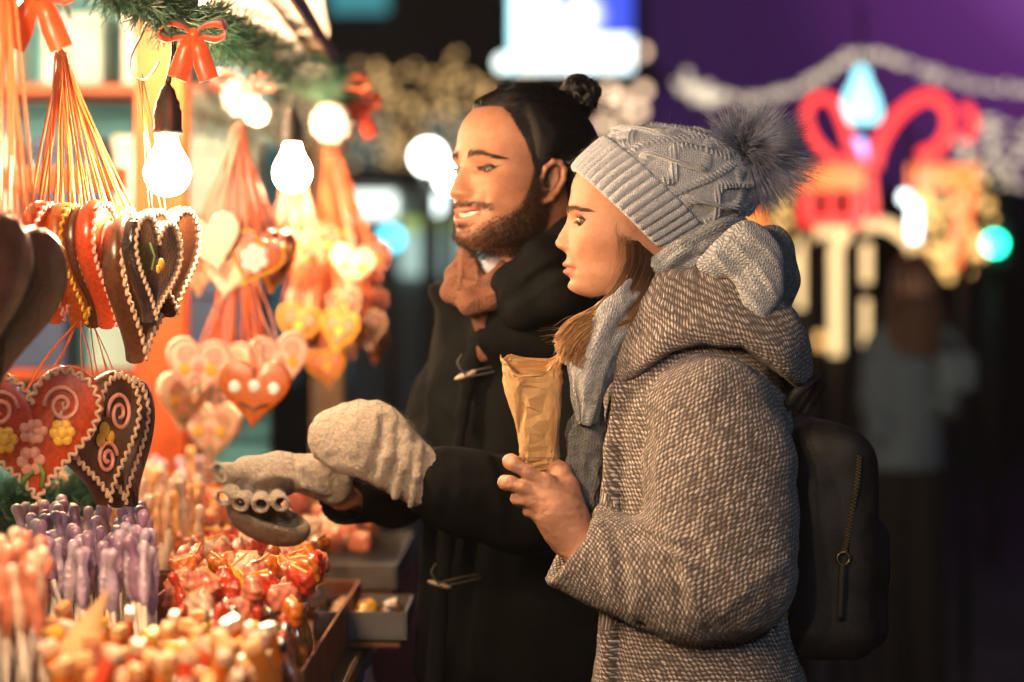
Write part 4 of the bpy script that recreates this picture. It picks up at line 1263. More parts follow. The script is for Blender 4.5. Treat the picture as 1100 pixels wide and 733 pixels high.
        g, h_, _ = sweep_geo(pts, 0.0019, 0.0019, 6); mesh('cord_loop', g, h_, cord, tg)
    # scarf and shirt
    sm = simple('rust_brown_scarf_wool', (0.23, 0.105, 0.060), 0.9, 0.3, 60, 0.4)
    R_ = [px(0, *r) for r in (
        [(503, 268, 3.86, .014), (492, 295, 3.79, .018), (489, 314, 3.75, .019), (506, 326, 3.722, .018), (530, 320, 3.715, .017), (548, 298, 3.725, .016), (556, 278, 3.755, .014)],
        [(497, 300, 3.765, .016), (510, 313, 3.735, .017), (528, 305, 3.725, .015), (541, 288, 3.735, .013)],
        [(501, 268, 3.80, .012), (505, 288, 3.765, .013), (516, 304, 3.74, .013)],
        [(512, 328, 3.735, .016), (521, 348, 3.755, .015), (521, 380, 3.78, .012)])]
    def sf(p):
        f = None
        for r in R_:
            c = chain(p, r, .012); f = c if f is None else smin(f, c, .006)
        return f
    A_ = np.vstack(R_)[:, :3]; v, q = mesh_sdf(sf, A_.min(0) - .03, A_.max(0) + .03, .003)
    n = normals(v, q); v = v + n * (.003 * fbm(v, 40, 3, 2) + folds(v, 3.73, ((490, 300, 540, 318, .005), (488, 318, 545, 300, .005), (500, 330, 548, 312, .004), (496, 272, 492, 312, .004), (506, 275, 514, 305, .004), (515, 335, 522, 370, .004)), .0035, .1))[:, None]
    sw = NT('rust_scarf_knit'); fn = sw.noise(sw.coord(), 500, 4, .7); sw.set(Base_Color=sw.ramp(fn, (.3, (.075, .034, .022)), (.7, (.20, .095, .062))), Roughness=.95, Specular_IOR_Level=.1); sw.bump(sw.noise(sw.coord(), 260, 4), 1.0, .004)
    scarf = mesh('scarf', v, q, sw.m, person)
    sh = simple('lilac_shirt_cotton', (0.42, 0.42, 0.52), 0.8)
    v, q = mesh_sdf(lambda p: chain(p, px(0, (540, 272, 3.775, 0.014), (529, 284, 3.76, 0.014), (522, 298, 3.77, 0.012)), 0.01), P(500, 320, 3.7), np.array([0.02, 3.82, P(0, 255, 3.7)[2]]), 0.003)
    mesh('shirt_collar', v, q, sh, person)
    # legs
    lm = simple('charcoal_trousers', (0.015, 0.015, 0.018), 0.9); bm = simple('brown_boot_leather', (0.05, 0.03, 0.02), 0.5)
    for s in (1, -1):
        b = MB_C + M_L * 0.10 * s
        v, q = mesh_sdf(lambda p: chain(p, [(b[0], b[1], 0.80, 0.095), (b[0], b[1], 0.46, 0.068), (b[0], b[1], 0.10, 0.058)], 0.02), b + [-0.14, -0.14, 0.03], b + [0.14, 0.14, 0.95], 0.013); mesh('trouser_leg', v, q, lm, person)
        t = b + M_F * 0.17
        v, q = mesh_sdf(lambda p: smax(smin(cone(p, (b[0], b[1], 0.16), (b[0], b[1], 0.06), 0.062, 0.052), cone(p, (b[0], b[1], 0.05), (t[0], t[1], 0.04), 0.05, 0.045), 0.04), -p[:, 2] + 0.001, 0.008), b + [-0.32, -0.26, -0.02], b + [0.2, 0.2, 0.26], 0.011); mesh('boot', v, q, bm, person)

    # ------------- mitten on the near hand
    kn = NT('oatmeal_knit_wool')
    fine = kn.noise(kn.coord(), 620, 4, 0.7); mid = kn.noise(kn.coord(), 190, 3)
    kn.set(Base_Color=kn.mix(1.0, kn.ramp(kn.math('ADD', kn.math('MULTIPLY', fine, 0.6), kn.math('MULTIPLY', mid, 0.4)), (0.36, (0.24, 0.20, 0.155)), (0.66, (0.54, 0.48, 0.40))), kn.attr(), 'MULTIPLY'), Roughness=0.95, Specular_IOR_Level=0.1, Sheen_Weight=0.3)
    kn.bump(kn.math('ADD', mid, fine), 1.0, 0.005); kn = kn.m
    Yc = 3.585
    def sq(p):                       # hands are flatter in depth
        r = p.copy(); r[:, 1] = (r[:, 1] - Yc) / 0.72 + Yc; return r
    def mit(p):
        p = sq(p)
        f = chain(p, px(0, (360, 471, Yc, 0.032), (384, 470, Yc, 0.046), (402, 474, Yc, 0.050), (418, 488, Yc, 0.047)), 0.035)
        f = smin(f, chain(p, px(0, (418, 486, Yc, 0.040), (437, 503, Yc, 0.042), (455, 517, Yc, 0.044)), 0.02), 0.022)
        f = smin(f, chain(p, px(0, (392, 502, Yc - 0.03, 0.020), (365, 495, Yc - 0.01, 0.018), (345, 487, Yc + 0.01, 0.014)), 0.01), 0.015)     # thumb
        f = smin(f, chain(p, px(0, (372, 455, Yc, 0.024), (352, 462, Yc, 0.022), (344, 472, Yc + 0.01, 0.018)), 0.01), 0.02)
        for a, b, r in (((413, 450), (398, 512), 0.0045), ((428, 462), (414, 524), 0.0035)):
            f = smax(f, -chain(p, px(0, (*a, Yc - 0.045, r), ((a[0] + b[0]) / 2 + 3, (a[1] + b[1]) / 2, Yc - 0.066, r), (*b, Yc - 0.045, r)), 0.01), 0.010)
        for a, b, r in (((421, 455), (407, 520), 0.007), ((438, 470), (424, 534), 0.007), ((450, 482), (440, 545), 0.006)):
            f = smin(f, chain(p, px(0, (*a, Yc - 0.030, r), ((a[0] + b[0]) / 2 + 3, (a[1] + b[1]) / 2, Yc - 0.055, r), (*b, Yc - 0.030, r)), 0.01), 0.014)
        return f * 0.85 + 0.0022
    v, q = mesh_sdf(mit, P(325, 565, 3.5), P(480, 420, 3.68) + np.array([0, 0, 0]), 0.0022)
    n = normals(v, q); v = v + n * (0.0016 * fbm(v, 70, 3, 2) + 0.002 * fbm(v, 25, 3, 2))[:, None]
    mt = mesh('mitten', v, q, kn, person, colr=np.ones((len(v), 3)))
    fz = simple('wool_fibre', (0.5, 0.43, 0.34), 0.9)
    fuzz('wool_fuzz', v, n, np.arange(len(v)), 2200, 0.0030, 0.00010, fz, mt)
    # ------------- open convertible mitten on the far hand
    Yg = 3.635
    def glove(p):
        f = ellipsoid(p, P(292, 517, Yg), (0.040, 0.030, 0.028))
        f = smin(f, chain(p, px(0, (262, 503, Yg, 0.017), (300, 503, Yg + 0.005, 0.021), (335, 510, Yg + 0.02, 0.027), (358, 522, Yg + 0.04, 0.030)), 0.02), 0.015)
        # thumb sleeve
        th = cone(p, P(272, 506, Yg - 0.005), P(234, 509, Yg - 0.030), 0.017, 0.0165)
        d = P(231, 509, Yg - 0.033) - P(272, 506, Yg - 0.005); d /= np.linalg.norm(d); e = P(236, 509, Yg - 0.030)
        n_ = np.array([-0.62, -0.72, -0.30]); n_ /= np.linalg.norm(n_)
        th = smax(th, (p - e) @ n_, 0.003); th = smax(th, -cone(p, e + n_ * 0.02, e - n_ * 0.05, 0.0132, 0.011), 0.002)
        f = smin(f, th, 0.008)
        # four short finger sleeves
        for x, y in ((240, 535), (258, 541), (280, 542.5), (302, 541)):
            e = P(x, y, Yg - 0.042); b = P(0.55 * x + 0.45 * 288, y - 14, Yg - 0.004); n_ = e - b; n_ /= np.linalg.norm(n_)
            n_ = n_ * 0.5 + np.array([-0.10, -0.80, -0.15]); n_ /= np.linalg.norm(n_)
            t = cone(p, b, e + n_ * 0.01, 0.0135, 0.0125); t = smax(t, (p - e) @ n_, 0.002)
            t = smin(t, np.hypot(np.linalg.norm((p - e) - ((p - e) @ n_)[:, None] * n_, axis=1) - 0.0105, (p - e) @ n_) - 0.0030, 0.002)
            t = smax(t, -cone(p, e + n_ * 0.02, e - n_ * 0.018, 0.0086, 0.0080), 0.0015)
            f = smin(f, t, 0.003)
        # rib of the wrist
        for k in range(6):
            a = P(322 + 5 * k, 492 + 1.5 * k, Yg + 0.012 + 0.004 * k)
            f = smin(f, chain(p, np.array([(*(a + [0, -0.002, 0]), 0.005), (*(a + [0.004, -0.026, -0.014]), 0.005), (*(a + [0.008, -0.024, -0.040]), 0.005)]), 0.005), 0.006)
        return f
    v, q = mesh_sdf(glove, P(205, 570, 3.55), P(385, 470, 3.73), 0.0018)
    n = normals(v, q); v = v + n * (0.0010 * fbm(v, 90, 3, 2))[:, None]
    pal = smooth01(((v @ np.array([0.1, -0.75, -0.65])) - (P(285, 513, Yg - 0.022) @ np.array([0.1, -0.75, -0.65]))) / 0.008)
    pal *= smooth01((v[:, 0] - P(250, 0, Yg)[0]) / 0.006) * smooth01((P(320, 0, Yg)[0] - v[:, 0]) / 0.006) * (v[:, 1] > Yg - 0.031)
    c = np.ones((len(v), 3)) * (1 - pal[:, None]) + np.array([0.16, 0.11, 0.07]) * pal[:, None]
    gl = mesh('fingerless_glove', v, q, kn, person, colr=c)
    dk = simple('dark_opening_fill', (0.035, 0.022, 0.014), 0.8)  # fingertips coloured dark to paint the shade inside the glove openings
    for x, y in ((240, 535), (258, 541), (280, 542.5), (302, 541)):
        e = P(x, y, Yg - 0.042); b = P(0.55 * x + 0.45 * 288, y - 14, Yg - 0.004); n_ = e - b; n_ /= np.linalg.norm(n_)
        vv, qq = mesh_sdf(lambda p: cone(p, b, b + n_ * 0.026, 0.0085, 0.0075), np.minimum(b, e) - 0.015, np.maximum(b, e) + 0.015, 0.002)
        mesh('fingertip', vv, qq, dk, gl)
    # folded-back mitten flap
    def flap(p):
        R = np.array([[0.93, 0.0, -0.36], [0, 1, 0], [0.36, 0, 0.93]]).T
        f = ellipsoid(p, P(288, 558, Yg - 0.004), (0.066, 0.034, 0.036), R)
        f = smax(f, -ellipsoid(p, P(286, 548, Yg - 0.004), (0.060, 0.028, 0.031), R), 0.003)
        nn = np.array([0.30, -0.55, 0.80]); nn /= np.linalg.norm(nn)
        return smax(f, (p - P(288, 551, Yg - 0.012)) @ nn, 0.003)
    v, q = mesh_sdf(flap, P(220, 615, 3.55), P(350, 520, 3.70), 0.0018)
    n = normals(v, q); v = v + n * (0.0012 * fbm(v, 60, 4, 2))[:, None]
    mesh('mitten_flap', v, q, kn, gl, colr=np.tile([0.36, 0.28, 0.20], (len(v), 1)))
    return coat


def build_man(person):
    build_man_head(person); build_man_clothes(person)
# ================================================================ the market stall
M_ = {}
def setup_mats():
    M_['wood'] = simple('stall_wood', (0.20, 0.11, 0.06), 0.6, 0.35, 12, 0.2)
    M_['orange_wood'] = simple('orange_painted_wood', (0.42, 0.065, 0.008), 0.5, 0.2, 9, 0.15)
    M_['teal_wall'] = simple('teal_painted_boards', (0.12, 0.42, 0.52), 0.7, 0.25, 6, 0.1)
    M_['canvas'] = simple('white_canvas', (0.74, 0.70, 0.64), 0.85, 0.10, 5, 0.15)
    M_['red_cloth'] = simple('red_cloth', (0.50, 0.045, 0.018), 0.85, 0.25, 10, 0.2, sheen=0.3)
    M_['dark_cloth'] = simple('dark_skirt_cloth', (0.055, 0.018, 0.014), 0.9, 0.4, 5, 0.2)
    M_['red_satin'] = simple('red_satin_ribbon', (0.66, 0.085, 0.02), 0.35, 0.15, 20, 0.0, sheen=0.3)
    M_['dark_red'] = simple('dark_red_felt', (0.48, 0.04, 0.015), 0.8, 0.2, 20)
    M_['fir'] = NT('fir_needles'); M_['fir'].set(Base_Color=M_['fir'].attr(), Roughness=0.5); M_['fir'] = M_['fir'].m
    M_['twig'] = simple('twig_bark', (0.05, 0.035, 0.02), 0.9)
    M_['black'] = simple('black_bakelite', (0.012, 0.012, 0.012), 0.35)
    M_['steel'] = simple('steel_wire', (0.45, 0.43, 0.40), 0.3, 0.15, 30, metallic=1.0)
    M_['bulb'] = emit('lit_bulb_glass', (1.0, 0.63, 0.35), 400)
    M_['bulb_far'] = emit('lit_far_bulb_glass', (1.0, 0.66, 0.36), 60)
    M_['ginger'] = simple('gingerbread_dark', (0.085, 0.030, 0.013), 0.30, 0.4, 35, 0.15, coat=0.5)
    M_['ginger_black'] = simple('dark_chocolate_glaze', (0.022, 0.009, 0.006), 0.10, 0.6, 9, 0.6, dist=0.012, coat=1.0)
    M_['ginger_red'] = simple('gingerbread_red_glaze', (0.46, 0.055, 0.012), 0.3, 0.3, 35, 0.15, coat=0.5)
    M_['ginger_orange'] = simple('gingerbread_amber', (0.46, 0.105, 0.014), 0.3, 0.3, 35, 0.15, coat=0.5)
    M_['ginger_cream'] = simple('gingerbread_cream_icing', (0.80, 0.66, 0.50), 0.45, 0.1, 20, 0.1)
    M_['ice_cream'] = simple('cream_piped_icing', (0.66, 0.46, 0.31), 0.45, 0.12, 40)
    M_['ice_pink'] = simple('pink_piped_icing', (0.80, 0.36, 0.27), 0.45, 0.12, 40)
    M_['ice_yellow'] = simple('yellow_piped_icing', (0.85, 0.50, 0.06), 0.45, 0.12, 40)
    M_['ice_white'] = simple('white_piped_icing', (0.86, 0.84, 0.80), 0.4, 0.06, 40)
    M_['ice_green'] = simple('green_piped_icing', (0.15, 0.26, 0.05), 0.45, 0.12, 40)
    M_['ribbon'] = simple('coral_ribbon', (0.66, 0.14, 0.04), 0.45, 0.15, 40)
    M_['ribbon_pink'] = simple('pale_pink_ribbon', (0.66, 0.26, 0.19), 0.45, 0.15, 40)
    M_['tray'] = simple('brushed_tray_metal', (0.15, 0.15, 0.145), 0.4, 0.15, 30, metallic=0.6)
    M_['kraft'] = None


def fir(name, pts, radius, count, parent, frost=0.0, length=0.045):
    pts = catmull(pts, 60)
    g, h, _ = sweep_geo(pts, 0.006, 0.006, 6); mesh('stem', g, h, M_['twig'], parent)
    i = RNG.random(count) * 58.99; a = pts[i.astype(int)] + (pts[i.astype(int) + 1] - pts[i.astype(int)]) * (i % 1)[:, None]
    t = pts[np.minimum(i.astype(int) + 1, 59)] - pts[i.astype(int)]; t /= np.linalg.norm(t, axis=1)[:, None]
    # side twigs, each carrying needles
    tw = count // 26; ti = RNG.integers(0, 58, tw); td = RNG.normal(size=(tw, 3)); td /= np.linalg.norm(td, axis=1)[:, None]
    tt = pts[ti + 1] - pts[ti]; tt /= np.linalg.norm(tt, axis=1)[:, None]
    td = td - tt * np.sum(td * tt, 1)[:, None] * 0.4 + tt * 0.5; td /= np.linalg.norm(td, axis=1)[:, None]
    tl = radius * RNG.uniform(0.5, 1.15, tw)
    k = RNG.integers(0, tw, count); s = RNG.random(count)
    root = pts[ti[k]] + td[k] * (tl[k] * s)[:, None]
    d = td[k] * 0.65 + RNG.normal(0, 0.55, (count, 3)); d /= np.linalg.norm(d, axis=1)[:, None]
    L = length * RNG.uniform(0.5, 1.0, count)
    q = np.linspace(0, 1, 3)[None, :, None]
    p = root[:, None] + q * d[:, None] * L[:, None, None]
    a, b, tv, sid = strands(p, 0.0012, 0.0005)
    rn = RNG.random(count)[sid]
    c = np.stack([0.010 + 0.02 * rn, 0.050 + 0.07 * rn, 0.028 + 0.04 * rn], 1)
    if frost: 
        w = (frost * smooth01((tv - 0.3) / 0.5))[:, None]; c = c * (1 - w) + np.array([0.75, 0.76, 0.74]) * w
    return mesh('needles', a, b, M_['fir'], parent, smooth=False, colr=c)


def ribbon_strip(pts, w, up, n=24, th=0.0012):
    p = catmull(pts, n); t, nn, bb = frames(p, up)
    w = np.interp(np.linspace(0, 1, n), np.linspace(0, 1, len(w)), w) if np.ndim(w) else np.full(n, w)
    V = []; Fq = []
    for i in range(n):
        for a, b in ((-1, -1), (1, -1), (1, 1), (-1, 1)): V.append(p[i] + nn[i] * a * w[i] / 2 + bb[i] * b * th / 2)
    for i in range(n - 1):
        for j in range(4):
            k = (j + 1) % 4; Fq.append((4 * i + j, 4 * i + k, 4 * i + 4 + k, 4 * i + 4 + j))
    Fq += [(3, 2, 1, 0), tuple(4 * (n - 1) + j for j in range(4))]
    return np.array(V), Fq


def bow(c, s, label, mat, yaw=0.0, tails=True, spread=1.0):
    o = empty('ribbon_bow', c, label, 'bow', 'red bows on the stall')
    ca, sa = math.cos(yaw), math.sin(yaw)
    T = lambda q: np.array([[c[0] + s * (x * ca - y * sa), c[1] + s * (x * sa + y * ca), c[2] + s * z] for x, y, z in q])
    up = np.array([-sa, ca, 0.15])
    up = (0.2, 1.0, 0.1)
    for sg in (1, -1):
        v, f = ribbon_strip(T([(0, 0, 0), (sg * .35, -.20, .30), (sg * .85, -.22, .34), (sg * 1.0, 0, .12), (sg * .75, .2, -.05), (sg * .3, .15, -.02), (0, 0.02, 0)]), [.25 * s, .6 * s, .75 * s, .8 * s, .7 * s, .5 * s, .25 * s], (0, .9, .45), 30)
        mesh('loop', v, f, mat, o)
        if tails:
            v, f = ribbon_strip(T([(0, -.05, 0), (sg * .22 * spread, -.14, -.35), (sg * .40 * spread, -.05, -.85), (sg * .62 * spread, -.12, -1.35)]), [.25 * s, .5 * s, .62 * s, .62 * s], (1, .3, .25 * sg), 24)
            mesh('tail', v, f, mat, o)
    v, q = mesh_sdf(lambda p: ellipsoid(p, T([(0, -.05, 0.02)])[0], (.17 * s, .16 * s, .2 * s)) + 0.012 * s * np.sin(p[:, 0] * 60 / s * 0.1), np.array(c) - .3 * s, np.array(c) + .3 * s, .03 * s)
    mesh('knot', v, q, mat, o)
    return o


def bulb(c, r, label, mat, cable_top=None):
    """old fashioned lamp: black socket, pear shaped glass"""
    o = empty('light_bulb', (c[0], c[1], c[2]), label, 'light bulb', 'bare light bulbs along the stall')
    prof = [(0.0, -1.0), (0.35, -0.94), (0.7, -0.72), (0.93, -0.35), (1.0, 0.0), (0.94, 0.36), (0.76, 0.74), (0.56, 1.1), (0.44, 1.45), (0.40, 1.75)]
    pr = catmull(prof, 26); n = 28
    an = np.linspace(0, 2 * PI, n, endpoint=False)
    V = np.array([(c[0] + r * a * math.cos(t), c[1] + r * a * math.sin(t), c[2] + r * b) for a, b in pr for t in an])
    Fq = np.array([(i * n + j, i * n + (j + 1) % n, (i + 1) * n + (j + 1) % n, (i + 1) * n + j) for i in range(len(pr) - 1) for j in range(n)])
    mesh('glass', V, Fq, mat, o)
    pr = [(0.0, 1.62), (0.62, 1.62), (0.66, 1.75), (0.60, 1.85), (0.60, 2.6), (0.52, 2.72), (0.52, 2.95), (0.40, 3.15), (0.30, 3.5), (0.14, 3.7), (0.0, 3.75)]
    V = np.array([(c[0] + r * a * math.cos(t), c[1] + r * a * math.sin(t), c[2] + r * b) for a, b in pr for t in an])
    Fq = np.array([(i * n + j, i * n + (j + 1) % n, (i + 1) * n + (j + 1) % n, (i + 1) * n + j) for i in range(len(pr) - 1) for j in range(n)])
    mesh('socket', V, Fq, M_['black'], o)
    top = np.array(c) + [0, 0, 3.7 * r]
    end = cable_top if cable_top is not None else top + [0.01, 0.02, 0.14]
    g, h, _ = sweep_geo(catmull([top, (top + end) / 2 + [0.006, 0, 0], end], 12), 0.004, 0.004, 8); mesh('cable', g, h, M_['black'], o)
    return o


# ---------------------------------------------------------------- gingerbread hearts
def heart_outline(n=72):
    t = np.linspace(0, 2 * PI, n, endpoint=False)
    x = 16 * np.sin(t) ** 3; y = 13 * np.cos(t) - 5 * np.cos(2 * t) - 2 * np.cos(3 * t) - np.cos(4 * t)
    return np.stack([x / 32, (y + 2.5) / 32], 1)          # about one unit wide, centred


def heart_proto(kind):
    """unit heart in the xz plane facing -y, scaled by its root"""
    body, edge, deco = kind
    o = empty('gingerbread_heart')
    H = heart_outline(); n = len(H); cen = np.array([0, -0.02])
    rings = [(0.90, 0.075), (0.965, 0.068), (1.0, 0.04), (1.01, 0.0), (1.0, -0.04), (0.965, -0.062), (0.90, -0.07)]
    V = [(0, 0.085, -0.02)]
    for s, y in rings: V += [((h[0]) * s, y, cen[1] + (h[1] - cen[1]) * s) for h in H]
    inner = [(0.6, -0.078), (0.3, -0.082)]
    for s, y in inner: V += [((h[0]) * s, y, cen[1] + (h[1] - cen[1]) * s) for h in H]
    V.append((0, -0.083, -0.02)); R_ = len(rings) + len(inner)
    Fq = [(0, 1 + (j + 1) % n, 1 + j) for j in range(n)]
    for i in range(R_ - 1):
        for j in range(n): Fq.append((1 + i * n + j, 1 + i * n + (j + 1) % n, 1 + (i + 1) * n + (j + 1) % n, 1 + (i + 1) * n + j))
    Fq += [(len(V) - 1, 1 + (R_ - 1) * n + j, 1 + (R_ - 1) * n + (j + 1) % n) for j in range(n)]
    mesh('cookie', V, Fq, M_[body], o, local=True)
    if edge:
        mb = MB(); m = 44
        full = heart_outline(m * 6)
        d = np.concatenate([[0], np.cumsum(np.linalg.norm(np.diff(np.vstack([full, full[:1]]), axis=0), axis=1))])
        at = np.linspace(0, d[-1], m * 8)
        cl = np.vstack([full, full[:1]]); X = np.interp(at, d, cl[:, 0]); Z = np.interp(at, d, cl[:, 1])
        q = np.stack([X, Z], 1); tn = np.gradient(q, axis=0); tn /= np.linalg.norm(tn, axis=1)[:, None] + 1e-9; nr = np.stack([tn[:, 1], -tn[:, 0]], 1)
        zig = 0.017 * np.sin(np.arange(len(at)) * 2 * PI / 8)
        q2 = cen + (q - cen) * 0.94 + nr * zig[:, None]
        rad = 0.011 + 0.004 * np.abs(np.cos(np.arange(len(at)) * PI / 8))
        g, h, _ = sweep_geo(np.stack([q2[:, 0], np.full(len(q2), -0.078), q2[:, 1]], 1), rad, rad, 6, True, (0, 1, 0)); mb.add(g, h)
        mb.build('icing_border', M_[edge], o, True, local=True)
    def blob(mb, x, z, r, y=-0.09):
        n1, n2 = 10, 6
        V = [(x + r * math.cos(a) * math.sin(p), y - 0.5 * r * math.cos(p), z + r * math.sin(a) * math.sin(p)) for p in np.linspace(0, PI / 2, n2) for a in np.linspace(0, 2 * PI, n1, endpoint=False)]
        mb.add(V, [(i * n1 + j, i * n1 + (j + 1) % n1, (i + 1) * n1 + (j + 1) % n1, (i + 1) * n1 + j) for i in range(n2 - 1) for j in range(n1)])
    def swirl(mb, x, z, r, sg):
        t = np.linspace(0, 3.6 * PI, 40); rr = r * (1 - t / t[-1] * 0.85)
        mb.tube(np.stack([x + sg * rr * np.cos(t), np.full(40, -0.092), z + rr * np.sin(t)], 1), 0.016, 6)
    if deco == 'flowers':
        a = MB(); swirl(a, -0.22, 0.20, 0.13, 1); swirl(a, 0.22, 0.20, 0.13, -1)
        for s in (-1, 1):
            for k in range(5): blob(a, 0.02 * s + 0.05 * math.cos(k * 1.256), 0.04 + 0.05 * math.sin(k * 1.256), 0.035)
        a.build('icing_scrolls', M_['ice_pink'], o, True, local=True)
        for x, z in ((-0.2, 0.0), (0.2, 0.02)):
            b = MB()
            for k in range(6): blob(b, x + 0.055 * math.cos(k * 1.047), z + 0.055 * math.sin(k * 1.047), 0.04)
            blob(b, x, z, 0.045, -0.10); b.build('icing_flower', M_['ice_yellow'], o, True, local=True)
        c = MB(); 
        for k in range(6): blob(c, 0.06 * math.cos(k * 1.047) - 0.03, -0.15 + 0.06 * math.sin(k * 1.047), 0.042)
        c.build('icing_rosette', M_['ice_pink'], o, True, local=True)
        d = MB(); d.tube([(0.02, -0.09, -0.16), (0.05, -0.095, -0.24), (0.03, -0.09, -0.33)], 0.02, 6); d.tube([(0.0, -0.09, -0.2), (-0.08, -0.095, -0.26), (-0.10, -0.09, -0.30)], 0.02, 6)
        d.build('icing_leaves', M_['ice_green'], o, True, local=True)
    elif deco == 'scroll':
        a = MB(); swirl(a, -0.2, 0.16, 0.15, 1); swirl(a, 0.2, 0.16, 0.15, -1); swirl(a, 0.0, -0.12, 0.12, 1)
        a.build('icing_scrolls', M_['ice_pink'], o, True, local=True)
        b = MB(); blob(b, 0.0, 0.08, 0.06); blob(b, -0.06, 0.02, 0.05); blob(b, 0.06, 0.02, 0.05); b.build('icing_flower', M_['ice_yellow'], o, True, local=True)
    elif deco == 'dots':
        a = MB()
        for x, z in ((-0.27, 0.10), (0, 0.12), (0.27, 0.10)): blob(a, x, z, 0.085)
        a.build('icing_dots', M_['ice_white'], o, True, local=True)
        b = MB(); b.tube([(-0.2, -0.09, -0.1), (0, -0.095, -0.18), (0.2, -0.09, -0.1)], 0.018, 6); b.build('icing_line', M_['ginger'], o, True, local=True)
    elif deco == 'bead':
        b = MB(); blob(b, 0.02, 0.05, 0.055); blob(b, -0.035, 0.0, 0.04); b.build('icing_flower', M_['ice_yellow'], o, True, local=True)
        a = MB(); a.tube([(-0.22, -0.088, 0.2), (-0.12, -0.092, 0.1), (-0.16, -0.09, -0.02)], 0.010, 6); a.build('icing_scroll', M_['ice_green'], o, True, local=True)
    elif deco == 'white_flower':
        a = MB()
        for k in range(6): blob(a, 0.15 * math.cos(k * 1.047), 0.05 + 0.15 * math.sin(k * 1.047), 0.10)
        blob(a, 0, 0.05, 0.08, -0.12)
        a.build('icing_flower', M_['ice_white'], o, True, local=True)
    return o


